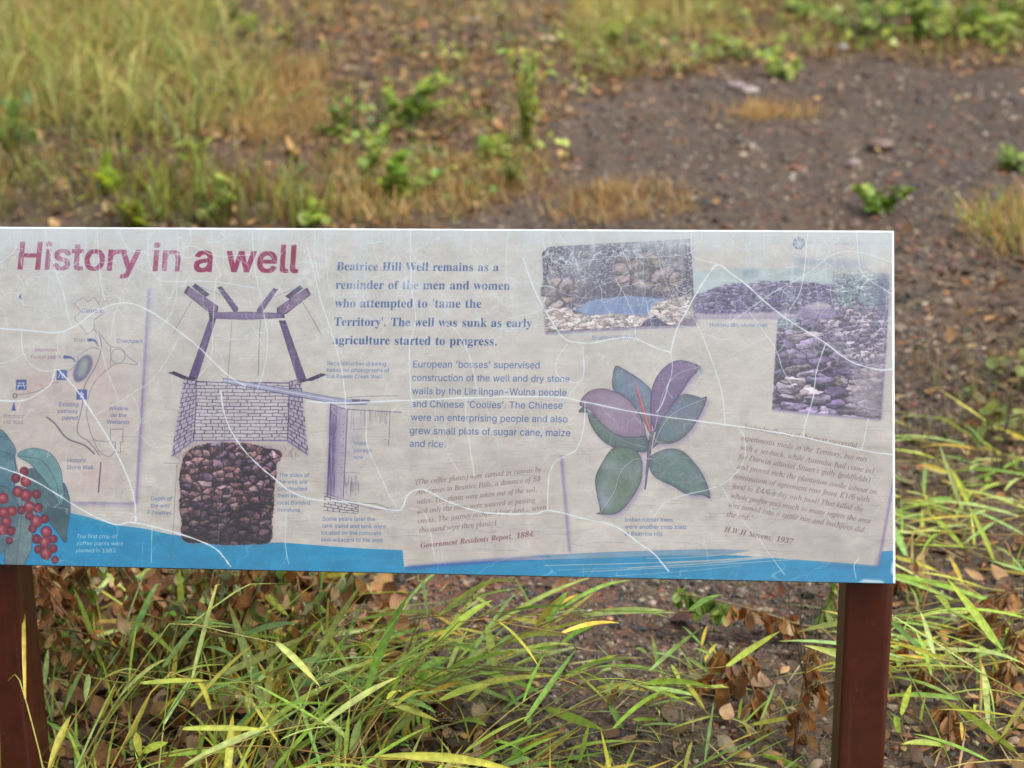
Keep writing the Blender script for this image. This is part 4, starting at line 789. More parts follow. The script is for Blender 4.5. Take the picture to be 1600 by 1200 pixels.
    for sgn in (0, 1):
        mir = lambda *p: z3(*[(x if not sgn else 1175 - x, y + (12 if sgn else 0)) for x, y in p])
        beam(mir((238, 112), (262, 92), (352, 160), (325, 180)), W2, False)
        beam(mir((190, 150), (215, 106), (405, 235), (402, 272), (345, 272)), (112, 84, 122))
        beam(mir((398, 118), (425, 110), (530, 245), (526, 268), (500, 270)))
        line(mir((300, 115), (420, 165)), .8, (110, 100, 120))
        line(mir((242, 200), (180, 305), (125, 405)), 1.0, (104, 96, 116), .9, True)
        beam(mir((350, 312), (392, 312), (270, 705), (215, 692)), (80, 60, 108))
        beam(mir((90, 650), (130, 642), (245, 690), (185, 690)), W2, False)
    beam(z3((345, 274), (580, 270), (815, 278), (822, 308), (580, 320), (350, 312)), (100, 78, 124))
    line(z3((350, 286), (815, 292)), .6, (150, 130, 168), .7)
    line(z3((668, 322), (660, 480), (655, 665)), .9, (92, 84, 108))

    # the well: brick lining
    front = z3((265, 708), (850, 712), (835, 1075), (250, 1075))
    shape(front, (190, 184, 190), .85)
    def quadmap(c, u, v):
        c = np.array(c); return tuple((c[0] * (1 - u) + c[1] * u) * (1 - v) + (c[3] * (1 - u) + c[2] * u) * v)
    def bricks(quad, rows, cols, w, vlen=1.0):
        polys = []
        for r in range(rows + 1):
            pts = [quadmap(quad, u, min(max((r + ar.uniform(-.12, .12)) / rows, 0), 1)) for u in np.linspace(0, 1, cols * 2)]
            polys.append((pts, w * ar.uniform(.7, 1.3)))
            if r < rows:
                off = 0.5 * (r % 2)
                for k in range(cols + 1):
                    u = (k + off + ar.uniform(-.2, .2)) / cols
                    if 0 < u < 1: polys.append(([quadmap(quad, u, r / rows), quadmap(quad, u + ar.uniform(-.01, .01), (r + 1) / rows)], w * ar.uniform(.8, 1.5)))
        for pts, ww in polys: line(pts, ww, INK, .88)
        for k in range(rows * cols):
            u, v = ar.random(2); p = quadmap(quad, u, v)
            line([p, (p[0] + ar.uniform(1, 4), p[1] + ar.uniform(-.3, .8))], .5, INK, .5)
    bricks(front, 17, 8, 1.0)
    lq = z3((190, 690), (268, 704), (250, 1075), (112, 1172)); rq = z3((848, 706), (920, 690), (968, 1165), (838, 1075))
    for q in (lq, rq):
        shape(q, (150, 136, 168), .55, r=3); bricks(q, 16, 3, 1.15)
    line(z3((268, 700), (265, 880), (250, 1075)), 1.3, INK); line(z3((850, 705), (838, 1075)), 1.3, INK)
    line(z3((270, 704), (430, 712), (850, 716)), 1.1, INK); line(z3((250, 1075), (838, 1075)), 2.0, SHAD, .9, r=1)
    line(z3((250, 1078), (120, 1172)), 2.6, SHAD, .8, r=1); line(z3((838, 1078), (960, 1160)), 2.6, SHAD, .8, r=1)
    shape(z3((230, 1085), (840, 1085), (930, 1165), (700, 1190), (140, 1190)), (176, 160, 156), .6, r=4)
    for k in range(150):
        x = ar.uniform(140, 940); y = 1085 + ar.uniform(0, 75) + abs(x - 545) * .06
        p = z3((x, y), (x + ar.uniform(-14, 14), y + ar.uniform(8, 26))); line(p, .6, INK, .6)
    # chute
    shape(z3((425, 680), (470, 688), (1110, 800), (1200, 815), (1240, 818), (1345, 820), (1362, 835), (1330, 848), (1210, 852), (1100, 838), (440, 712)), (150, 152, 184))
    line(z3((430, 684), (800, 745), (1110, 802), (1200, 816)), .9, (92, 88, 130), .9); line(z3((440, 712), (800, 780), (1100, 838), (1210, 850), (1330, 848)), 1.2, (70, 64, 108), .9)
    line(z3((440, 696), (800, 762), (1150, 826)), 1.6, (196, 200, 216), .9)
    shape(z3((1240, 815), (1345, 820), (1362, 835), (1240, 832)), (84, 76, 118))
    # tank
    tank = z3((1105, 845), (1212, 878), (1185, 1430), (1085, 1425))
    shape(tank, (150, 138, 176), .5, r=3)
    shape(z3((1105, 845), (1160, 865), (1130, 1420), (1085, 1425)), (104, 88, 146), .6, r=8)
    shape(z3((1212, 885), (1330, 895), (1240, 1430), (1186, 1430)), (160, 150, 182), .35, r=14)
    for k in range(130):
        x = 1105 + 45 * ar.random() ** 1.6; y = ar.uniform(850, 1350); l = ar.uniform(30, 130)
        line(z3((x - (y - 850) * .035, y), (x - (y + l - 850) * .035, y + l)), .5, INK, .5)
    for k in range(26):
        x = 1215 + ar.uniform(0, 90); y = ar.uniform(1280, 1350); line(z3((x - 18, y), (x - 22, y + ar.uniform(30, 90))), .5, INK, .45)
        x = 1230 + ar.uniform(0, 230); line(z3((x, 890), (x - 1, 890 + ar.uniform(20, 110))), .5, INK, .4)
    line(z3((1106, 842), (1098, 1200), (1085, 1425)), 1.1, INK); line(z3((1212, 880), (1200, 1150), (1185, 1435)), .9, INK)
    line(z3((1105, 842), (1150, 862), (1212, 878), (1400, 890), (1552, 898)), 1.0, INK, .9, True); line(z3((1210, 805), (1330, 798), (1520, 795)), .7, INK, .7)
    line(z3((1478, 896), (1470, 1108)), .9, INK, .8)
    for k in range(11): line(z3((1191 - k * 2, 925 + k * 45), (1191 - k * 2, 931 + k * 45)), 1.3, INK, .8)
    for k in range(4): line(z3((1458 - k * 3, 908 + k * 52), (1458 - k * 3, 914 + k * 52)), 1.3, INK, .8)
    line(z4((1065, 522), (1185, 560), (1290, 585), (1400, 592), (1490, 630)), .8, INK, .7, True); line(z4((1065, 540), (1185, 578), (1290, 602), (1380, 622), (1480, 630)), .8, INK, .7, True)
    bq = z4((1065, 540), (1285, 600), (1278, 652), (1062, 632)); shape(bq, (206, 200, 192), .6); bricks(bq, 4, 5, .9)
    # the well shaft of ironstone
    out = z4((180, 325), (205, 270), (260, 232), (330, 215), (460, 205), (600, 215), (700, 240), (790, 255), (800, 300), (765, 350), (772, 400), (752, 500), (755, 600), (740, 700), (745, 760), (722, 832), (600, 845), (460, 848), (330, 838), (195, 828), (172, 760), (176, 690), (160, 600), (170, 520), (160, 430))
    fm = region(out, True)
    put(soft(fm, 8), (150, 112, 124), .55)
    x0, y0, m = fm; h, w = m.shape
    tex = stones_tex(w, h, 31, 23, 77, [(112, 84, 84), (92, 70, 80), (104, 78, 76), (82, 64, 78), (128, 104, 108), (96, 68, 68)], (28, 20, 36), .26, .5, .75)
    edge = blur(np.pad(m, 12), 5)[12:-12, 12:-12]
    dk = np.clip(np.linspace(1.15, -0.05, h), 0.0, 1.1)[:, None] ** .8
    tex = tex * (0.42 + 0.58 * dk)[..., None] + np.array((.02, .01, .03))
    hat = (np.clip(fbm(w, h, 60, 3, 5, 2) * 2 - .55, 0, 1) * np.clip((m.shape[0] * .8 - np.arange(h)) / 200, 0, 1)[:, None])[..., None]
    put((x0, y0, np.clip((edge - .42 + (cnoise(w, h, 6, 6, 9) - .5) * .3) * 6, 0, 1)), tex)
    d0, d1 = np.array(z4((440, 200))[0]), np.array(z4((403, 850))[0])
    for k in range(110):
        a, b = d0 + (d1 - d0) * k / 110, d0 + (d1 - d0) * (k + .55) / 110
        line([tuple(a), tuple(b)], .8, (190, 182, 190), .75)
    line(z3((490, 322), (465, 690), (440, 1090)), .8, (92, 84, 108), .85)
    dl = (112, 104, 118)
    line(z4((147, 345), (113, 925)), .6, dl); line(z4((62, 336), (165, 336)), .6, dl); line(z4((30, 930), (150, 930)), .6, dl, .7)
    shape(z4((142, 360), (152, 360), (147, 343)), dl); shape(z4((106, 905), (120, 905), (112, 928)), dl)

    # photograph: pool in the well
    q = z7((108, 142), (150, 104), (600, 78), (1035, 52), (1070, 590), (600, 612), (130, 640))
    fm = region(q); put(soft(fm, 4), SHAD, .45)
    line(z7((130, 646), (600, 618), (1076, 596)), 3, (96, 80, 130), .7, r=2); line(z7((1045, 60), (1076, 596)), 2.5, SHAD, .6, r=3)
    x0, y0, m = fm; h, w = m.shape
    t = stones_tex(w, h, 11, 8, 5, [(92, 84, 102), (62, 54, 84), (122, 116, 128), (78, 70, 94), (56, 48, 78), (132, 126, 134)], (46, 38, 66), .3, 1.2, .5)
    put((x0, y0, m), t)
    big = stones_tex(w, h, 62, 44, 31, [(104, 88, 94), (120, 100, 98), (88, 76, 92), (112, 92, 92), (130, 116, 116)], (48, 38, 58), .22, .5, .5)
    mm = region(z7((560, 330), (580, 190), (700, 150), (900, 150), (1010, 230), (960, 340), (860, 400), (620, 380)), True, 2)
    put(mm, crop(big, mm, x0, y0))
    mm = region(z7((112, 330), (250, 300), (330, 330), (320, 420), (220, 480), (118, 480)), True, 2)
    put(mm, crop(big, mm, x0, y0))
    shape(z7((330, 400), (560, 330), (880, 390), (880, 420), (600, 430), (330, 460)), (46, 36, 58), .75, True, r=5)
    fmw = shape(z7((320, 500), (400, 440), (600, 412), (700, 415), (870, 430), (760, 540), (600, 535), (400, 530)), (96, 120, 172), 1, False, r=1)
    shape(z7((330, 500), (420, 450), (420, 520)), (120, 150, 194), .6, r=6); shape(z7((600, 425), (820, 425), (740, 520), (640, 500)), (70, 92, 150), .6, r=8)
    for k in range(26):
        x, y = ar.uniform(400, 780), ar.uniform(425, 520); line(z7((x, y), (x + ar.uniform(20, 70), y + ar.uniform(-8, 4))), .5, (170, 186, 216), .4)
    pale = stones_tex(w, h, 26, 15, 44, [(196, 182, 178), (178, 162, 160), (206, 196, 190), (160, 140, 142), (188, 172, 166)], (112, 92, 106), .12, 1.2, .35)
    mm = region(z7((112, 500), (170, 470), (210, 490), (270, 475), (310, 520), (420, 530), (560, 520), (760, 540), (810, 450), (880, 440), (1040, 400), (1066, 585), (600, 608), (130, 634)), False, 1)
    put(mm, crop(pale, mm, x0, y0))
    shape(z7((720, 602), (760, 560), (815, 535), (870, 575), (910, 594)), (66, 54, 92)); shape(z7((960, 590), (1000, 545), (1068, 560), (1070, 588)), (84, 70, 96), .8, r=2)
    for k in range(160):
        x = 880 + ar.normal(0, 1) * 60 + 60; y = ar.uniform(220, 460)
        if x < 1042: line(z7((x, y), (x + ar.uniform(-26, 26), y + ar.uniform(-26, 10))), .7, (206, 208, 196), .6)
    for k in range(170):
        x, y = ar.uniform(120, 560), ar.uniform(110, 320); line(z7((x, y), (x + ar.uniform(-16, 16), y + ar.uniform(-12, 12))), ar.uniform(.5, 1.6), (196, 194, 198), .55)

    # photograph: heap of stones (behind) and dry stone wall (in front)
    q3 = z8((700, 590), (1000, 560), (1040, 300), (1080, 240), (1200, 250), (1300, 300), (1398, 320), (1385, 700), (1345, 1222), (665, 1160))
    fm = region(q3, False, 1); x0, y0, m = fm; h, w = m.shape
    sy = np.arange(h)[:, None] / h; fade = np.clip((sy * 1.0 - 0.02) / .12, 0, 1)
    t = stones_tex(w, h, 64, 30, 61, [(130, 118, 142), (112, 100, 130), (144, 132, 150), (92, 80, 114), (156, 144, 156), (120, 106, 136)], (50, 40, 70), .16, .8, .5)
    t2 = stones_tex(w, h, 26, 14, 66, [(134, 124, 144), (112, 100, 130), (152, 142, 156), (98, 88, 120), (158, 148, 160)], (70, 60, 92), .2, 1.0, .4)
    k = np.clip((np.arange(w)[None] / w - .42 + (.5 - sy) * .9) * 5, 0, 1)[..., None]
    t = t * (1 - k) + t2 * k
    g = stones_tex(w, h, 14, 10, 91, [(132, 152, 156), (112, 134, 142), (150, 166, 164), (96, 112, 132)], (112, 128, 140), .3, 1.2, .5)
    skyl = np.interp(np.arange(w) / w, (0, .12, .3, .5, .7, 1), (.47, .45, .36, .30, .285, .29))[None]
    kk = np.clip((skyl + (cnoise(w, h, 16, 16, 8) - .5) * .05 - sy) * 40, 0, 1)[..., None]
    t = t * (1 - kk) + g * kk
    put((x0, y0, m * fade), t)
    shape(z8((1260, 420), (1330, 340), (1395, 330), (1385, 590), (1340, 580)), (72, 72, 112), .6, True, r=9)
    for k in range(40):
        x, y = ar.uniform(1280, 1390), ar.uniform(340, 560); line(z8((x, y), (x + ar.uniform(-12, 12), y + ar.uniform(-8, 14))), 1.6, (88, 108, 132) if k % 2 else (60, 60, 100), .6)
    shape(z8((780, 205), (900, 212), (1060, 220), (1240, 232), (1240, 262), (1060, 272), (830, 262)), (124, 136, 168), .55, True, r=6)
    shape(z8((1130, 1080), (1240, 900), (1380, 760), (1346, 1215), (1200, 1200)), (176, 162, 168), .55, r=12)
    line(z8((1392, 330), (1345, 1222)), 3, SHAD, .6, r=3); line(z8((665, 1164), (1345, 1226)), 3, SHAD, .7, r=2)
    q2 = z8((172, 300), (400, 276), (1045, 280), (1052, 585), (185, 580))
    fm = region(q2, False, 1); x0, y0, m = fm; h, w = m.shape
    sy = np.arange(h)[:, None] / h; sx_ = np.arange(w)[None] / w
    skyc = np.array((166, 184, 186), np.float32) / 255 * (0.86 + .3 * fbm(w, h, 50, 30, 15, 4)[..., None])
    wall = stones_tex(w, h, 17, 9, 17, [(108, 98, 136), (90, 82, 120), (126, 118, 146), (100, 90, 130), (78, 70, 108)], (70, 60, 100), .2, 1.2, .45)
    top = np.interp(sx_, (0, .06, .22, .5, .75, 1), (.52, .5, .35, .26, .27, .34)); bot = .86 + .02 * np.sin(sx_ * 9)
    kw = np.clip((sy - top + (cnoise(w, h, 12, 12, 3) - .5) * .06) * 30, 0, 1)[..., None]; kg = np.clip((sy - bot) * 22, 0, 1)[..., None]
    t = skyc * (1 - kw) + wall * kw
    t = t * (1 - kg) + np.array((170, 156, 176), np.float32) / 255 * kg
    put((x0, y0, m * np.clip(sy * 9 + .25, 0, 1)), t)
    shape(z8((490, 300), (530, 278), (580, 285), (575, 330), (500, 335)), (92, 126, 144), .7, True, r=4); shape(z8((760, 290), (850, 275), (830, 310), (770, 320)), (110, 140, 154), .6, True, r=4)
    shape(z8((825, 580), (870, 510), (980, 488), (1045, 530), (1048, 580)), (128, 116, 156), 1, True, r=1); shape(z8((870, 520), (980, 492), (1030, 520), (930, 535)), (182, 172, 182), .8, True, r=3)
    line(z8((185, 587), (700, 590), (1052, 588)), 3, SHAD, .75, r=2); line(z8((1054, 290), (1056, 588)), 2.4, SHAD, .6, r=3)

    # rubber-tree sprig
    def rleaf(outl, mid, cols, seed, ink=(52, 46, 80)):
        o = smooth(zp(*outl), closed=True); fm = fill([to_canvas(o)]); x0, y0, m = fm; h, w = m.shape
        c = np.array(cols, np.float32) / 255
        a = fbm(w, h, 46, 40, seed, 4)[..., None]; b = fbm(w, h, 70, 60, seed + 9, 3)[..., None]
        a = np.clip((a - .3) * 2.4, 0, 1); b = np.clip((b - .3) * 2.4, 0, 1)
        t = (c[0] * (1 - a) + c[1] * a) * (1 - b * .6) + c[2] * b * .6
        e = 1 - np.clip(blur(np.pad(m, 30), 8)[30:-30, 30:-30] * 1.0, 0, 1)[..., None]
        t = t * (1 - .35 * e)
        put((x0, y0, m), np.clip(t, 0, 1))
        md = smooth(zp(*mid)); P = to_canvas(md)
        # side veins
        for k in np.linspace(.12, .9, 11):
            i = int(k * (len(P) - 2)); d = P[i + 1] - P[i]; d = d / (np.linalg.norm(d) + 1e-6); nn = np.array((-d[1], d[0]))
            for s in (-1, 1):
                q0 = P[i]; q1 = q0 + nn * s * 36 + d * 22
                seg = np.array([q0 + (q1 - q0) * t_ for t_ in np.linspace(0, 1, 6)])
                f2 = fill(stroke_polys(seg, 1.0))
                if f2:
                    X, Y, mm = f2; ins = np.zeros_like(mm)
                    ya, yb, xa, xb = max(Y, y0), min(Y + mm.shape[0], y0 + h), max(X, x0), min(X + mm.shape[1], x0 + w)
                    if yb > ya and xb > xa: ins[ya - Y:yb - Y, xa - X:xb - X] = m[ya - y0:yb - y0, xa - x0:xb - x0]
                    put((X, Y, mm * ins), ink, .32)
        line(md, .9, (198, 196, 206), .85); line([(x + .7, y + .7) for x, y in md], .6, ink, .7)
        line(np.concatenate([o, o[:1]]), .75, ink, .85)
    L = {'A': [(398, 125), (378, 190), (376, 235), (386, 272), (450, 310), (520, 400), (600, 505), (612, 480), (612, 290), (560, 222), (470, 160)],
         'C': [(172, 402), (215, 372), (240, 470), (300, 560), (380, 615), (480, 632), (578, 642), (584, 560), (480, 500), (350, 470), (250, 410)],
         'E': [(946, 318), (912, 318), (860, 302), (800, 298), (725, 350), (665, 450), (622, 608), (660, 592), (740, 590), (822, 540), (900, 430)],
         'D': [(908, 135), (860, 108), (790, 90), (720, 110), (650, 180), (612, 280), (606, 420), (632, 520), (652, 480), (710, 400), (780, 300), (850, 195)],
         'B': [(178, 355), (230, 282), (330, 263), (450, 312), (530, 400), (575, 520), (560, 549), (480, 556), (390, 536), (300, 462), (235, 385)],
         'G': [(600, 682), (640, 650), (720, 625), (800, 642), (870, 710), (930, 800), (966, 918), (920, 905), (830, 900), (740, 850), (640, 800), (602, 745)],
         'F': [(550, 690), (520, 642), (460, 618), (380, 622), (320, 700), (274, 800), (282, 900), (302, 1000), (282, 1018), (400, 1016), (480, 940), (540, 840), (554, 760)]}
    for k_ in L: shape([(x + 4, y + 4) for x, y in zp(*L[k_])], SHAD, .55, True, r=6)
    g1, g2, g3 = (92, 122, 118), (104, 122, 146), (86, 108, 140)
    rleaf(L['C'], [(215, 385), (300, 490), (450, 580), (580, 620)], [(84, 112, 112), (96, 124, 108), (104, 104, 138)], 3)
    rleaf(L['A'], [(400, 130), (500, 280), (580, 430), (600, 500)], [(134, 156, 164), (96, 124, 140), (104, 112, 148)], 4)
    rleaf(L['E'], [(940, 322), (780, 390), (690, 470), (620, 620)], [(96, 118, 134), (106, 124, 116), (104, 110, 146)], 5)
    rleaf(L['D'], [(895, 132), (760, 180), (680, 300), (630, 520)], [(132, 106, 146), (122, 110, 142), (112, 96, 140)], 6)
    shape(zp((515, 222), (540, 290), (580, 400), (608, 500), (598, 528), (570, 460), (530, 330)), (150, 88, 104), 1, True); line(zp((520, 240), (560, 370), (604, 520)), 1.2, (206, 140, 132), .8)
    rleaf(L['B'], [(195, 345), (400, 400), (520, 470), (592, 562)], [(146, 124, 152), (136, 116, 146), (156, 140, 160)], 7)
    rleaf(L['G'], [(600, 682), (700, 740), (800, 810), (960, 912)], [(98, 124, 122), (128, 144, 156), (90, 112, 116)], 8)
    rleaf(L['F'], [(590, 682), (500, 695), (425, 770), (385, 890), (300, 1015)], [(96, 122, 116), (136, 150, 164), (100, 122, 96)], 9)
    shape(zp((606, 520), (628, 512), (612, 600), (602, 680), (590, 760), (575, 872), (568, 868), (580, 760), (585, 660), (594, 580)), (112, 108, 132)); line(zp((606, 520), (594, 590), (586, 670), (572, 870)), .8, (52, 46, 80)); line(zp((628, 512), (612, 600), (602, 680), (575, 872)), .7, (52, 46, 80))
    line(zp((550, 690), (600, 684), (612, 684)), 1.4, (176, 170, 184)); line(zp((585, 640), (612, 645)), .8, (52, 46, 80)); line(zp((590, 575), (616, 580)), .8, (52, 46, 80))

    # coffee sprig
    def cleaf(outl, mid, c0, c1, seed):
        o = smooth(z2(*outl), closed=True); fm = fill([to_canvas(o)]); put(soft(fm, 5), (70, 84, 130), .35); x0, y0, m = fm; h, w = m.shape
        a = np.clip((fbm(w, h, 60, 50, seed, 4)[..., None] - .28) * 2.2, 0, 1)
        t = np.array(c0, np.float32) / 255 * (1 - a) + np.array(c1, np.float32) / 255 * a
        put((x0, y0, m), t); line(np.concatenate([o, o[:1]]), .7, (40, 52, 66), .85)
        md = smooth(z2(*mid)); line(md, .9, (46, 66, 80), .8)
        P = np.array(md)
        for k in np.linspace(.1, .9, 8):
            i = int(k * (len(P) - 2)); d = P[i + 1] - P[i]; d = d / (np.linalg.norm(d) + 1e-6)
            for s in (-1, 1): line([tuple(P[i]), tuple(P[i] + np.array((-d[1], d[0])) * s * 9 + d * 6)], .5, (50, 72, 84), .5)
    cleaf([(-180, 240), (0, 285), (60, 345), (100, 410), (92, 470), (100, 560), (60, 700), (-180, 720)], [(-150, 400), (0, 420), (90, 450)], (92, 130, 144), (66, 104, 124), 41)
    cleaf([(180, 535), (265, 560), (335, 690), (382, 760), (396, 620), (432, 700), (440, 800), (420, 900), (410, 992), (340, 900), (230, 780), (170, 660)], [(190, 560), (310, 760), (408, 985)], (56, 84, 96), (74, 104, 112), 42)
    cleaf([(112, 450), (150, 415), (230, 404), (322, 440), (380, 535), (392, 620), (402, 690), (382, 762), (340, 690), (270, 590), (190, 500)], [(112, 450), (260, 480), (345, 600), (382, 755)], (110, 152, 156), (84, 128, 134), 43)
    cleaf([(100, 640), (210, 690), (230, 800), (210, 900), (195, 1040), (160, 1110), (150, 1150), (40, 1150), (35, 1000), (60, 860), (70, 740)], [(140, 660), (130, 880), (100, 1140)], (78, 104, 112), (102, 126, 132), 44)
    cleaf([(0, 640), (80, 690), (120, 800), (60, 1000), (-60, 1100), (-180, 1100), (-180, 700)], [(20, 660), (0, 850), (-100, 1050)], (64, 92, 108), (84, 112, 124), 45)
    line(z2((92, 455), (110, 540), (160, 640)), 1.6, (70, 60, 76), .8, True)
    an = np.linspace(0, 2 * np.pi, 20)[:-1]
    for x, y, r in ((205, 905, 25), (75, 795, 30), (135, 790, 25), (280, 845, 26), (70, 920, 28), (60, 980, 22), (230, 970, 28), (335, 970, 25), (335, 1030, 25), (240, 1035, 25), (345, 1100, 22), (20, 715, 32), (185, 825, 25), (152, 548, 27), (100, 590, 28), (230, 690, 27),
                    (113, 675, 30), (40, 860, 32), (163, 610, 32), (163, 697, 34), (185, 768, 32), (240, 775, 28), (25, 805, 32), (228, 860, 36), (15, 910, 34), (290, 925, 34), (283, 990, 33), (288, 1060, 36)):
        E = lambda k, ox=0, oy=0: z2(*[(x + ox + r * k * math.cos(t_), y + oy + r * k * 1.05 * math.sin(t_)) for t_ in an])
        big_ = r > 29
        shape(E(1.08), (72, 38, 58)); shape(E(.98), (98, 26, 46) if not big_ else (124, 38, 56)); shape(E(.6, -2, -2), (158, 68, 82) if big_ else (128, 46, 62), .8, r=2)
        shape(E(.3, -r * .15, -r * .2), (216, 140, 142), .6 if big_ else .3, r=2)
    for s, p0, p1 in (('The first crop of', (120, 841.2), (183, 841.5)), ('coffee plants were', (120, 852.2), (192.5, 852.5)), ('planted in 1883.', (119, 863.2), (182.5, 863.6))):
        text(s, 'S', p0, p1, (196, 214, 226), .95)

    # government rosette and name, badly faded
    cx, cy = 833, 122
    for k in range(7):
        a = k * 2 * math.pi / 7 - math.pi / 2
        pet = [(cx + math.cos(a + d) * r, cy + math.sin(a + d) * r) for d, r in ((-.05, 8), (-.36, 24), (-.40, 34), (-.2, 40), (.2, 40), (.40, 34), (.36, 24), (.05, 8))]
        shape(z8(*pet), (70, 78, 140), .95)
        line(z8((cx + math.cos(a) * 12, cy + math.sin(a) * 12), (cx + math.cos(a) * 30, cy + math.sin(a) * 30)), .9, (176, 182, 204), .8)
    text('Northern Territory Government', 'S', (1261.2, 382.7), (1387.5, 383.2), (104, 112, 144), .95)

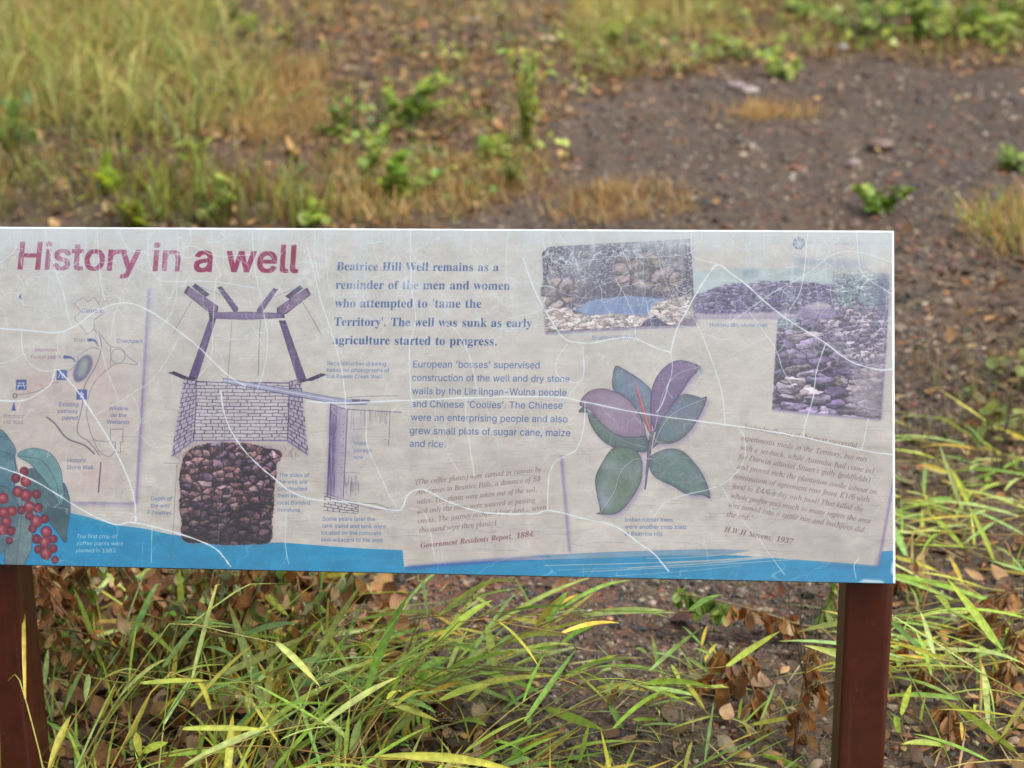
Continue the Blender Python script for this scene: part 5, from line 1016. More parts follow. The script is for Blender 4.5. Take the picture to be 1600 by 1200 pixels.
CRACKS = [   # (points on the layout, width, strength): where the clear film has split and let the white through
    ([(-45, 512), (0, 514), (60, 519), (92, 520), (120, 508), (150, 487), (190, 474), (232, 485), (300, 533), (352, 583), (385, 603)], 2.2, .95),
    ([(480, 627), (540, 630), (620, 626), (720, 621), (860, 620), (912, 627), (1000, 645), (1100, 660), (1165, 668), (1250, 682), (1340, 703), (1397, 712)], 2.4, .95),
    ([(-45, 622), (0, 626), (35, 626), (60, 615), (80, 600), (88, 577), (102, 590), (122, 612), (148, 650), (175, 696), (196, 738), (209, 775), (213, 815)], 2.2, .95),
    ([(-45, 716), (0, 730), (50, 750), (108, 783), (150, 808), (182, 820), (205, 816), (240, 823), (290, 838), (328, 853), (348, 868), (362, 885)], 2.4, .95),
    ([(345, 610), (352, 650), (372, 690), (400, 722), (432, 750), (456, 769), (490, 781), (535, 784), (562, 787), (622, 797), (636, 775), (652, 765), (670, 768), (705, 786), (762, 801), (830, 803), (858, 797), (905, 808), (962, 823), (1000, 850), (1022, 866), (1046, 893)], 2.3, .95),
    ([(70, 358), (76, 385), (88, 425), (100, 460), (106, 490), (113, 511)], 1.7, .8), ([(150, 358), (154, 400), (158, 440), (166, 478)], 1.5, .75),
    ([(186, 360), (196, 383), (208, 392), (228, 396), (236, 420), (250, 438), (280, 441), (330, 440), (400, 450)], 1.5, .7), ([(30, 358), (26, 388), (12, 402), (0, 410)], 1.5, .7),
    ([(233, 358), (232, 400), (236, 425)], 1.2, .6), ([(278, 360), (277, 430), (276, 470), (262, 500), (250, 515)], 1.4, .6), ([(300, 360), (298, 380), (285, 388), (304, 385), (340, 400), (395, 398)], 1.4, .7),
    ([(330, 360), (334, 400), (345, 430), (338, 440), (334, 500), (330, 560), (310, 590), (298, 600)], 1.4, .65), ([(352, 360), (350, 420), (362, 436), (350, 450)], 1.2, .6),
    ([(395, 360), (398, 420), (408, 470), (418, 530), (412, 580), (402, 610)], 1.5, .75), ([(480, 385), (492, 430), (505, 480), (522, 530), (536, 590), (541, 640)], 1.8, .85),
    ([(573, 640), (572, 690), (590, 732), (604, 762), (620, 795)], 1.6, .75), ([(492, 360), (492, 400), (500, 440)], 1.4, .7),
    ([(642, 360), (643, 440), (650, 500), (640, 540), (641, 600), (644, 640)], 1.7, .8), ([(728, 620), (729, 660), (734, 700), (741, 745)], 1.6, .75),
    ([(690, 505), (708, 512), (722, 530), (735, 560), (742, 590), (748, 620)], 1.6, .75), ([(720, 540), (760, 522), (790, 500), (830, 490), (848, 482)], 1.2, .55),
    ([(818, 402), (832, 445), (850, 482), (872, 517), (890, 532), (922, 536), (962, 529), (990, 529), (1020, 542), (1048, 551)], 2.0, .9),
    ([(1048, 551), (1056, 520), (1082, 470), (1108, 428), (1122, 414), (1140, 425), (1168, 446), (1200, 476), (1240, 506), (1290, 536), (1330, 566), (1365, 577), (1397, 578)], 2.3, .95),
    ([(1048, 551), (1050, 580), (1035, 630), (1025, 645)], 1.7, .8), ([(1135, 508), (1170, 484), (1210, 456), (1260, 428), (1300, 398), (1340, 394), (1397, 410)], 1.4, .7),
    ([(1232, 486), (1248, 462), (1256, 430), (1264, 360)], 1.6, .8), ([(1290, 536), (1276, 580), (1270, 620), (1258, 660), (1255, 684)], 1.8, .85), ([(1397, 570), (1392, 578)], 2, .9),
    ([(1340, 358), (1342, 408), (1352, 432), (1397, 462)], 1.5, .75), ([(1290, 452), (1310, 456), (1340, 450), (1360, 434)], 1.4, .7), ([(1080, 360), (1082, 400), (1120, 412)], 1.4, .7),
    ([(1084, 498), (1100, 530), (1118, 580), (1130, 620), (1133, 664)], 1.6, .75), ([(1170, 486), (1195, 520), (1212, 545), (1224, 580), (1240, 605)], 1.4, .7), ([(1196, 528), (1170, 540), (1142, 556)], 1.1, .5),
    ([(1155, 668), (1164, 690), (1160, 725), (1125, 758), (1050, 780), (1020, 808)], 1.5, .75), ([(1125, 758), (1150, 800), (1190, 850), (1226, 898)], 1.3, .65), ([(1357, 655), (1350, 690), (1346, 703)], 1.6, .8),
    ([(886, 538), (872, 560), (870, 585), (885, 595), (902, 598), (912, 585), (911, 540)], 1.5, .75), ([(914, 628), (913, 665), (903, 700), (886, 712), (868, 722), (858, 745), (856, 797)], 1.7, .8),
    ([(905, 598), (895, 610), (890, 622)], 1.2, .6), ([(848, 380), (862, 405), (888, 414), (960, 400), (1000, 402), (1068, 398), (1090, 385)], 1.2, .6), ([(960, 402), (978, 398), (984, 420), (962, 437), (930, 450), (912, 465), (890, 490)], 1.1, .6),
    ([(962, 437), (980, 470), (992, 500), (993, 530)], 1.2, .65), ([(1030, 405), (1040, 440), (1060, 480)], 1.1, .55),
    ([(0, 480), (8, 490), (12, 514)], 1.2, .55), ([(34, 518), (36, 550), (50, 572), (70, 580), (86, 577)], 1.5, .75), ([(0, 568), (20, 563), (38, 552)], 1.3, .65), ([(90, 520), (88, 560), (84, 577)], 1.1, .5),
    ([(148, 650), (180, 632), (205, 616), (235, 596), (262, 560), (280, 525)], 1.3, .65), ([(205, 616), (216, 640), (219, 660), (208, 680)], 1.2, .6), ([(219, 680), (240, 698), (268, 698)], 1.1, .55), ([(150, 515), (165, 570), (185, 625)], 1.4, .65),
    ([(178, 488), (176, 510), (172, 530)], 1.1, .5), ([(237, 822), (237, 880)], 1.2, .6), ([(447, 800), (446, 850), (452, 882)], 1.3, .7), ([(640, 795), (662, 800), (672, 830), (678, 868)], 1.3, .7), ([(1342, 872), (1335, 885), (1338, 905)], 1.4, .7),
    ([(680, 640), (690, 690), (720, 740)], 1.2, .5), ([(760, 640), (778, 690), (780, 730)], 1.0, .4), ([(846, 640), (852, 700)], 1.0, .4), ([(1100, 838), (1106, 880)], 1.0, .4), ([(600, 660), (612, 700)], 1.0, .35),
    ([(35, 470), (38, 450), (30, 432), (0, 415)], 1.2, .5), ([(38, 436), (85, 428)], 1.1, .5), ([(50, 358), (50, 390), (30, 410)], 1.0, .45), ([(118, 640), (112, 660)], 1.0, .4), ([(84, 672), (74, 715)], 1.0, .4),
]

def weather_and_sheen():
    # fine crazing net, densest along the upper edge
    yy = (np.arange(CH) / CH)[:, None]
    dens = np.clip(1.1 - yy * 1.5, 0.22, 1)
    for cx, cy, wd, st, sd_ in ((150, 130, .024, .8, 301), (70, 92, .036, .55, 302), (30, 26, .09, .45, 303)):
        F1, E, I, _, _ = worley(CW, CH, cx, cy, sd_, .7)
        mask = np.clip((fbm(CW, CH, 240, 160, sd_ + 40, 3) - .43 + .15 * dens) * 5, 0, 1)
        m = np.clip(1 - E / wd, 0, 1) * mask * st * (dens * 1.1 if cx < 100 else (.35 + .65 * dens))
        IMG[:] = IMG * (1 - m[..., None]) + np.array((.84, .90, .93), np.float32) * m[..., None]
    # chalky bloom plus the sky's pale sheen painted in, stronger towards the top
    mot = (fbm(CW, CH, 46, 36, 360, 5) - .5)[..., None]
    IMG[:] = np.clip(IMG * (1 + mot * .20), 0, 1)
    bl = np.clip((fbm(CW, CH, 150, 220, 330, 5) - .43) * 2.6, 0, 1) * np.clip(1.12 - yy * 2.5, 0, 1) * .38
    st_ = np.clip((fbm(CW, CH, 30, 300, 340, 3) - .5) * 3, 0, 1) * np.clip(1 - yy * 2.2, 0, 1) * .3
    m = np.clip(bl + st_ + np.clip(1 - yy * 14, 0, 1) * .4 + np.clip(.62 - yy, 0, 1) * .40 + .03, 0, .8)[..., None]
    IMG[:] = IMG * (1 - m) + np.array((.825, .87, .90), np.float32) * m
    # the big splits
    for pts, w, a in CRACKS:
        p = smooth(pts, 6)
        c = to_canvas(p)
        nn = len(c)
        jit = ar.normal(0, .4, c.shape) + blur1(ar.normal(0, 1, c.shape), 2, 0) * 2.6
        ww = w * 1.55 * np.clip(1 + ar.normal(0, .22, nn), .45, 1.6)
        fm = fill(stroke_polys(c + jit, ww))
        put(soft(fm, 3), (212, 226, 232), .4 * a)
        put(fm, (230, 240, 246), a)
        for k in range(max(1, nn // 14)):           # hair cracks branching off
            i = ar.integers(0, nn); b_ = c[i] + np.cumsum(ar.normal(0, 4, (6, 2)) + ar.normal(0, 9, 2), 0)
            put(fill(stroke_polys(np.concatenate([c[i][None], b_]), np.linspace(1.6, .6, 7))), (214, 226, 234), .55)
    # crazing that runs down from the upper edge and forks
    def craze(x, y, ang, length, w, a, depth=0):
        pts = [(x, y)]; n = max(3, int(length / 9))
        for i in range(n):
            ang += ar.normal(0, .22) + (math.pi / 2 - ang) * .03
            x += math.cos(ang) * 9; y += math.sin(ang) * 9; pts.append((x, y))
            if depth < 2 and ar.random() < .13: craze(x, y, ang + ar.choice((-1, 1)) * ar.uniform(.6, 1.4), length * ar.uniform(.25, .55), w * .75, a * .85, depth + 1)
        c = to_canvas(smooth(pts, 3)); k = len(c)
        fm = fill(stroke_polys(c + ar.normal(0, .3, c.shape), w * 2 * np.linspace(1, .45, k) * np.clip(1 + ar.normal(0, .2, k), .5, 1.5)))
        put(soft(fm, 2), (208, 222, 229), .22 * a); put(fm, (222, 234, 241), a)
    for k in range(44): craze(-40 + k * 32.5 + ar.uniform(-14, 14), 358, math.pi / 2 + ar.normal(0, .25), abs(ar.normal(70, 50)) + 25, ar.uniform(.6, 1.15), ar.uniform(.45, .85))
    for k in range(60):
        y = 370 + 330 * ar.random() ** 1.5
        craze(ar.uniform(-30, 1390), y, ar.uniform(0, 2 * math.pi), ar.uniform(30, 110), ar.uniform(.45, .9), ar.uniform(.3, .65))
    for k in range(26): craze(ar.uniform(-30, 1390), ar.uniform(640, 860), ar.uniform(0, 2 * math.pi), ar.uniform(25, 80), ar.uniform(.4, .7), ar.uniform(.2, .45))
    # dirt specks, scratches and dark hairlines following the weave
    for k in range(1500):
        x, y = ar.uniform(-40, 1396), 358 + 545 * ar.random() ** .8; r = abs(ar.normal(0, .35)) + .25
        line([(x, y), (x + r, y + ar.uniform(-r, r))], r * 1.6, (96, 94, 98) if ar.random() < .8 else (226, 234, 238), ar.uniform(.25, .7))
    for k in range(330):
        x, y = ar.uniform(-40, 1390), 620 + 275 * ar.random() ** .7
        n = ar.integers(3, 8); p = [(x, y)]
        for i in range(n): p.append((p[-1][0] + ar.uniform(3, 13), p[-1][1] + ar.normal(.2, .8)))
        line(p, ar.uniform(.3, .7), (112, 108, 112), ar.uniform(.15, .5))
    F1, E, I, _, _ = worley(CW, CH, 90, 34, 401, 1.0)
    m = np.clip(1 - E / .018, 0, 1) * np.clip((yy - .62) * 4, 0, 1) * np.clip((fbm(CW, CH, 200, 120, 410, 3) - .42) * 6, 0, 1) * .5
    IMG[:] = IMG * (1 - m[..., None]) + np.array((.30, .32, .36), np.float32) * m[..., None]
    for k in range(30):      # chips along the lower rim
        x = ar.uniform(0, 1390); y = 884 + (x / 1397) * 27
        shape([(x, y + 1), (x + ar.uniform(2, 9), y - ar.uniform(.5, 2)), (x + ar.uniform(8, 14), y + 1)], (208, 222, 232), ar.uniform(.3, .8), r=1)
    shape([(1340, 910), (1350, 905), (1378, 907), (1384, 913)], (216, 228, 236), .9, r=2); shape([(1393, 880), (1399, 876), (1400, 900), (1392, 896)], (216, 228, 236), .9, r=2)
    for x, y, r in ((240, 385, 12), (350, 380, 16), (480, 435, 20), (505, 400, 18), (640, 440, 22), (560, 460, 14), (1000, 385, 20), (700, 470, 16), (130, 495, 6), (1290, 395, 18)):
        fm = soft(fill([to_canvas([(x - r, y - r * .7), (x + r, y - r), (x + r * .7, y + r), (x - r, y + r * .8)])]), 14)
        x0, y0, m = fm
        put((x0, y0, m * np.clip((fbm(m.shape[1], m.shape[0], 20, 20, int(x), 4) - .35) * 3, 0, 1)), (220, 230, 236), .6)

paint_sheet()
weather_and_sheen()
np.clip(IMG, 0, 1, out=IMG)
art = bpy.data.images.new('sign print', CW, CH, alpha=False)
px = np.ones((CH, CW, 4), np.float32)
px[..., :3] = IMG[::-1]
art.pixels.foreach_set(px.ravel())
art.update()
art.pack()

# ------------------------------------------------------------------ the sign: panel, printed sheet, frame and posts
def sheet_mat():
    m, t, b = new_mat('printed sheet')
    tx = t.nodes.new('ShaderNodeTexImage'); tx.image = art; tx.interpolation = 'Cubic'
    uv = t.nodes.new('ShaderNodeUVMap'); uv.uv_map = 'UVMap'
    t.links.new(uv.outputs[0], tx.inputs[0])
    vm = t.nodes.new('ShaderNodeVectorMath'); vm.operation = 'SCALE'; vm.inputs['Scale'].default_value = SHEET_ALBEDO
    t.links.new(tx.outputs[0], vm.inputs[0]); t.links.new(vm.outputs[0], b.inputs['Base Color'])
    nz = t.nodes.new('ShaderNodeTexNoise'); nz.inputs['Scale'].default_value = 9; nz.inputs['Detail'].default_value = 6
    tc = t.nodes.new('ShaderNodeTexCoord'); t.links.new(tc.outputs['Object'], nz.inputs['Vector'])
    mr = t.nodes.new('ShaderNodeMapRange'); mr.inputs['From Min'].default_value = .3; mr.inputs['From Max'].default_value = .7
    mr.inputs['To Min'].default_value = .28; mr.inputs['To Max'].default_value = .5
    t.links.new(nz.outputs['Fac'], mr.inputs['Value']); t.links.new(mr.outputs[0], b.inputs['Roughness'])
    b.inputs['Specular IOR Level'].default_value = 0.5
    return m

def paint_mat(name, col, rough, speck=0.0, metal=0.0):
    m, t, b = new_mat(name)
    tc = t.nodes.new('ShaderNodeTexCoord')
    nz = t.nodes.new('ShaderNodeTexNoise'); nz.inputs['Scale'].default_value = 30; nz.inputs['Detail'].default_value = 8; nz.inputs['Roughness'].default_value = .65
    t.links.new(tc.outputs['Object'], nz.inputs['Vector'])
    cr = t.nodes.new('ShaderNodeValToRGB')
    c = lin(col)
    cr.color_ramp.elements[0].position = .3; cr.color_ramp.elements[0].color = (*(c * .72), 1)
    cr.color_ramp.elements[1].position = .72; cr.color_ramp.elements[1].color = (*np.clip(c * 1.3, 0, 1), 1)
    t.links.new(nz.outputs['Fac'], cr.inputs[0])
    last = cr.outputs[0]
    if speck:
        vo = t.nodes.new('ShaderNodeTexVoronoi'); vo.inputs['Scale'].default_value = 70
        t.links.new(tc.outputs['Object'], vo.inputs['Vector'])
        mr = t.nodes.new('ShaderNodeMapRange'); mr.inputs['From Min'].default_value = .15; mr.inputs['From Max'].default_value = .05
        mr.inputs['To Min'].default_value = 0; mr.inputs['To Max'].default_value = speck
        t.links.new(vo.outputs['Distance'], mr.inputs['Value'])
        nz2 = t.nodes.new('ShaderNodeTexNoise'); nz2.inputs['Scale'].default_value = 7; t.links.new(tc.outputs['Object'], nz2.inputs['Vector'])
        mr2 = t.nodes.new('ShaderNodeMapRange'); mr2.inputs['From Min'].default_value = .52; mr2.inputs['From Max'].default_value = .66
        t.links.new(nz2.outputs['Fac'], mr2.inputs['Value'])
        mu = t.nodes.new('ShaderNodeMath'); mu.operation = 'MULTIPLY'; t.links.new(mr.outputs[0], mu.inputs[0]); t.links.new(mr2.outputs[0], mu.inputs[1])
        mx = t.nodes.new('ShaderNodeMix'); mx.data_type = 'RGBA'; mx.inputs[7].default_value = (.24, .2, .17, 1)
        t.links.new(mu.outputs[0], mx.inputs[0]); t.links.new(last, mx.inputs[6]); last = mx.outputs[2]
    if speck:                                     # rain runs and rubbed streaks down the paint
        mp = t.nodes.new('ShaderNodeMapping'); mp.inputs['Scale'].default_value = (60, 60, 2.2); t.links.new(tc.outputs['Object'], mp.inputs[0])
        ns = t.nodes.new('ShaderNodeTexNoise'); ns.inputs['Scale'].default_value = 1.6; ns.inputs['Detail'].default_value = 6; t.links.new(mp.outputs[0], ns.inputs['Vector'])
        m3 = t.nodes.new('ShaderNodeMapRange'); m3.inputs['From Min'].default_value = .52; m3.inputs['From Max'].default_value = .78; m3.inputs['To Max'].default_value = .7
        t.links.new(ns.outputs['Fac'], m3.inputs['Value'])
        mx3 = t.nodes.new('ShaderNodeMix'); mx3.data_type = 'RGBA'; mx3.inputs[7].default_value = (.12, .05, .035, 1)
        t.links.new(m3.outputs[0], mx3.inputs[0]); t.links.new(last, mx3.inputs[6]); last = mx3.outputs[2]
    t.links.new(last, b.inputs['Base Color'])
    b.inputs['Roughness'].default_value = rough; b.inputs['Metallic'].default_value = metal
    bp = t.nodes.new('ShaderNodeBump'); bp.inputs['Strength'].default_value = .25; bp.inputs['Distance'].default_value = .001
    t.links.new(nz.outputs['Fac'], bp.inputs['Height']); t.links.new(bp.outputs[0], b.inputs['Normal'])
    return m

SHEET_ALBEDO = 0.47
M_SHEET = sheet_mat()
M_EDGE = paint_mat('white panel edge', (190, 197, 201), .4)
M_UNDER = paint_mat('dark panel underside', (40, 46, 54), .5)
M_POST = paint_mat('red-brown post paint', (66, 25, 12), .42, speck=.35)

def bm_obj(name, verts, faces, mat, parent, uv=None, bevel=0, seg=2):
    me = bpy.data.meshes.new(name)
    org = np.array(parent.location) if parent is not None and parent.type == 'EMPTY' else np.zeros(3)
    if parent is not None and parent.type == 'MESH': org = np.array(parent.parent.location)
    me.from_pydata([tuple(np.asarray(v) - org) for v in verts], [], faces)
    if uv is not None:
        l = me.uv_layers.new(name='UVMap')
        for i, lp in enumerate(me.loops): l.data[i].uv = uv[lp.vertex_index]
    me.update()
    me.materials.append(mat)
    o = bpy.data.objects.new(name, me); COL.objects.link(o)
    if parent is not None: o.parent = parent
    if bevel:
        b = o.modifiers.new('edge', 'BEVEL'); b.width = bevel; b.segments = seg; b.limit_method = 'ANGLE'
    return o

BOX = [(0, 3, 2, 1), (4, 5, 6, 7), (0, 1, 5, 4), (1, 2, 6, 5), (2, 3, 7, 6), (3, 0, 4, 7)]
def slab(a0, a1, b0, b1, n0, n1):
    return [panel_pt(a, b, n) for n in (n0, n1) for a, b in ((a0, b0), (a1, b0), (a1, b1), (a0, b1))]

base = panel_pt((A0 + A1) / 2, B0, -0.03)
sign = tag(empty('interpretive_sign', (float(base[0]), float(base[1]), 0.0)),
           'weathered cracked information panel titled History in a well on two red-brown posts', 'sign')
panel = bm_obj('panel', slab(A0, A1, B0, B1, -0.006, 0.0), BOX, M_EDGE, sign, bevel=.0016)
panel.data.materials.append(M_UNDER)
panel.data.polygons[2].material_index = 1      # lower rim and back get a dark colour that includes the rim's shade
panel.data.polygons[0].material_index = 1
m_ = 0.0030
sv = [panel_pt(a, b, n) for n in (-.0004, .0008) for a, b in ((A0 + m_, B0 + .0002), (A1 - m_, B0 + .0002), (A1 - m_, B1 - m_), (A0 + m_, B1 - m_))]
uvs = [((a - A0) / (A1 - A0), (b - B0) / (B1 - B0)) for _ in (0, 1) for a, b in ((A0 + m_, B0 + .0002), (A1 - m_, B0 + .0002), (A1 - m_, B1 - m_), (A0 + m_, B1 - m_))]
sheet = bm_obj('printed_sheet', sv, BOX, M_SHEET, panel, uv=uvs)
# angle-iron rails behind the panel; the upper one shows a thin red-brown line at its left end
bm_obj('rail', slab(A0 + .004, -.455, B1 - .040, B1 + .0016, -.012, -.0068), BOX, M_POST, sign)
bm_obj('rail', slab(-.45, A1 - .01, B1 - .045, B1 - .006, -.012, -.0068), BOX, M_POST, sign)
bm_obj('rail', slab(A0 + .01, A1 - .01, B0 + .012, B0 + .05, -.012, -.0068), BOX, M_POST, sign)

def plane_hit(px, py, Y):
    d = ray(px, py); t = Y / d[1]
    return ORIGIN + d * t

def back_z(x, y, gap=.0125):
    "height of the panel's back at (x, y)"
    q = P_0 - P_N * gap
    return q[2] - ((x - q[0]) * P_N[0] + (y - q[1]) * P_N[1]) / P_N[2]

def make_post(px_left, px_right, w=.062, d=.064, yaw=0.0):
    pb = panel_pt(A1 - .03 if px_right else A0 + .05, B0, 0)
    Y = pb[1] + 0.022
    if px_right: x1 = plane_hit(px_right, 960, Y)[0]; x0 = x1 - w
    else: x1 = plane_hit(px_left, 960, Y)[0]; x0 = x1 - w
    cx, cy = (x0 + x1) / 2, Y + d / 2
    ca, sa = math.cos(yaw), math.sin(yaw)
    cs = [(cx + ox * ca - oy * sa, cy + ox * sa + oy * ca) for ox, oy in ((-w / 2, -d / 2), (w / 2, -d / 2), (w / 2, d / 2), (-w / 2, d / 2))]
    v = [(x, y, -0.25) for x, y in cs] + [(x, y, min(back_z(x, y), 2)) for x, y in cs]
    return bm_obj('post', v, BOX, M_POST, sign, bevel=.005, seg=3)
make_post(None, 1395)
make_post(38, None, yaw=math.radians(-7))

# water hanging from the lower rim
def drop_mat():
    m, t, b = new_mat('water')
    b.inputs['Base Color'].default_value = (.95, .98, 1, 1); b.inputs['Roughness'].default_value = .02
    b.inputs['IOR'].default_value = 1.33; b.inputs['Transmission Weight'].default_value = 1.0
    return m
M_DROP = drop_mat()
drop_me = None
for px, s in ((267, 1.0), (302, .8), (366, 1.1), (489, 1.0), (585, .7), (798, 1.1), (940, .55), (1040, 1.0), (1160, 1.1), (1240, .6)):
    d = ray(px, 882 + px / 1397 * 30); tt = ((P_0 - ORIGIN) @ P_N) / (d @ P_N); q = ORIGIN + d * tt - P_0
    loc = panel_pt(q @ P_R, B0, -.0025) + np.array((0, 0, .0006))
    if drop_me is None:
        S = Soup(); n, r = 14, 8
        vv = []
        for i in range(r + 1):
            th = math.pi * i / r
            for j in range(n):
                f = 2 * math.pi * j / n
                vv.append((.0062 * math.sin(th) * math.cos(f), .003 * math.sin(th) * math.sin(f), -.0032 + .0042 * math.cos(th)))
        ff = [(i * n + j, i * n + (j + 1) % n, (i + 1) * n + (j + 1) % n, (i + 1) * n + j) for i in range(r) for j in range(n)]
        S.add(vv, ff, (.9, .9, .9)); o = S.build('water_drop', M_DROP); drop_me = o.data
    else:
        o = bpy.data.objects.new('water_drop', drop_me); COL.objects.link(o)
    o.location = loc; o.scale = (s, s, s)
    tag(o, 'clear water drop hanging under the lower rim of the sign panel', 'water drop', 'water drops hanging under the sign')

# ------------------------------------------------------------------ ground
AL = 0.62                                   # palettes below are read off the photograph; this brings them to real albedo
def pal(p, n, jit=0.16): return pick(p, n, jit) * AL
def to_ground(poly): return np.array([ground_at(x, y)[:2] for x, y in poly])

TRACK = to_ground([(560, 352), (700, 342), (800, 318), (872, 312), (845, 240), (850, 158), (960, 142), (1090, 116), (1250, 112), (1400, 98), (1680, 112), (1680, 330), (1540, 350), (1500, 420),
                   (1470, 560), (1420, 660), (1392, 720), (1350, 860), (1335, 1000), (1250, 1050), (1080, 1070), (1000, 1120), (860, 1180), (720, 1120), (640, 960), (600, 860), (600, 700)])
def gz(x, y):
    return (vnoise(x, y, 1.3, 3) - .5) * .05 + (vnoise(x, y, .31, 4) - .5) * .022 + (vnoise(x, y, .09, 5) - .5) * .009
def warp(x, y, a=.12):
    return x + (vnoise(x, y, .3, 11) - .5) * a * 2 + (vnoise(x, y, .09, 13) - .5) * a, y + (vnoise(x, y, .3, 12) - .5) * a * 2.5
def on_track(x, y):
    return inside(TRACK, *warp(x, y))

def ground_mat():
    m, t, b = new_mat('soil and gravel')
    at = t.nodes.new('ShaderNodeVertexColor'); at.layer_name = 'Col'
    tc = t.nodes.new('ShaderNodeTexCoord')
    def noise(sc, det, rough=.6):
        n = t.nodes.new('ShaderNodeTexNoise'); n.inputs['Scale'].default_value = sc; n.inputs['Detail'].default_value = det; n.inputs['Roughness'].default_value = rough
        t.links.new(tc.outputs['Object'], n.inputs['Vector']); return n
    def ramp(src, *st):
        r = t.nodes.new('ShaderNodeValToRGB')
        while len(r.color_ramp.elements) < len(st): r.color_ramp.elements.new(.5)
        for e, (p, c) in zip(r.color_ramp.elements, st): e.position = p; e.color = (*(lin(c) * AL * np.array((.95, .86, .74))), 1)
        t.links.new(src, r.inputs[0]); return r
    def mix(f, a, bb, mode='MIX'):
        x = t.nodes.new('ShaderNodeMix'); x.data_type = 'RGBA'; x.blend_type = mode
        if isinstance(f, float): x.inputs[0].default_value = f
        else: t.links.new(f, x.inputs[0])
        t.links.new(a, x.inputs[6]); t.links.new(bb, x.inputs[7]); return x.outputs[2]
    n1, n2, n3 = noise(2.6, 8), noise(38, 8, .7), noise(9, 6)
    trk = ramp(n2.outputs['Fac'], (.32, (30, 25, 21)), (.46, (58, 50, 43)), (.57, (82, 71, 60)), (.7, (112, 98, 83)))
    red = ramp(n3.outputs['Fac'], (.3, (72, 48, 34)), (.5, (104, 72, 50)), (.7, (128, 92, 62)))
    lit = ramp(n2.outputs['Fac'], (.3, (34, 26, 17)), (.45, (74, 55, 33)), (.58, (106, 80, 46)), (.7, (140, 110, 68)))
    mr = t.nodes.new('ShaderNodeMapRange'); mr.inputs['From Min'].default_value = .46; mr.inputs['From Max'].default_value = .64; mr.inputs['To Max'].default_value = .8
    t.links.new(n1.outputs['Fac'], mr.inputs['Value'])
    tk = mix(mr.outputs[0], trk.outputs[0], red.outputs[0])
    sep = t.nodes.new('ShaderNodeSeparateColor'); t.links.new(at.outputs['Color'], sep.inputs[0])
    c = mix(sep.outputs[0], lit.outputs[0], tk)
    vo = t.nodes.new('ShaderNodeTexVoronoi'); vo.inputs['Scale'].default_value = 150; t.links.new(tc.outputs['Object'], vo.inputs['Vector'])
    v2 = t.nodes.new('ShaderNodeTexVoronoi'); v2.inputs['Scale'].default_value = 62; t.links.new(tc.outputs['Object'], v2.inputs['Vector'])
    grit = ((.05, (38, 33, 29)), (.3, (70, 62, 56)), (.5, (92, 82, 74)), (.62, (104, 68, 48)), (.75, (84, 62, 50)), (.95, (138, 122, 104)))
    s1, s2 = t.nodes.new('ShaderNodeSeparateColor'), t.nodes.new('ShaderNodeSeparateColor')
    t.links.new(vo.outputs['Color'], s1.inputs[0]); t.links.new(v2.outputs['Color'], s2.inputs[0])
    g1, g2 = ramp(s1.outputs[0], *grit), ramp(s2.outputs[1], *grit)
    n4 = noise(5.5, 5)
    m4 = t.nodes.new('ShaderNodeMapRange'); m4.inputs['From Min'].default_value = .36; m4.inputs['From Max'].default_value = .62; m4.inputs['To Min'].default_value = .25; m4.inputs['To Max'].default_value = .75
    t.links.new(n4.outputs['Fac'], m4.inputs['Value'])
    c = mix(m4.outputs[0], c, g1.outputs[0]); c = mix(.3, c, g2.outputs[0])
    rr = ramp(n2.outputs['Fac'], (.3, (66, 36, 22)), (.5, (116, 72, 48)), (.7, (150, 104, 74)))
    rf = t.nodes.new('ShaderNodeMath'); rf.operation = 'MULTIPLY'; rf.inputs[1].default_value = .72; t.links.new(sep.outputs[1], rf.inputs[0])
    c = mix(rf.outputs[0], c, rr.outputs[0])
    n5 = noise(1.1, 7)
    m5 = t.nodes.new('ShaderNodeMapRange'); m5.inputs['From Min'].default_value = .34; m5.inputs['From Max'].default_value = .64; m5.inputs['To Min'].default_value = .68; m5.inputs['To Max'].default_value = 1.3
    t.links.new(n5.outputs['Fac'], m5.inputs['Value'])
    dm = t.nodes.new('ShaderNodeVectorMath'); dm.operation = 'SCALE'; t.links.new(c, dm.inputs[0]); t.links.new(m5.outputs[0], dm.inputs['Scale']); c = dm.outputs[0]
    t.links.new(c, b.inputs['Base Color'])
    b.inputs['Roughness'].default_value = .75
    bp = t.nodes.new('ShaderNodeBump'); bp.inputs['Strength'].default_value = .7; bp.inputs['Distance'].default_value = .006
    ad = t.nodes.new('ShaderNodeMath'); ad.operation = 'ADD'
    t.links.new(vo.outputs['Distance'], ad.inputs[0]); t.links.new(n2.outputs['Fac'], ad.inputs[1])
    t.links.new(ad.outputs[0], bp.inputs['Height']); t.links.new(bp.outputs[0], b.inputs['Normal'])
    return m

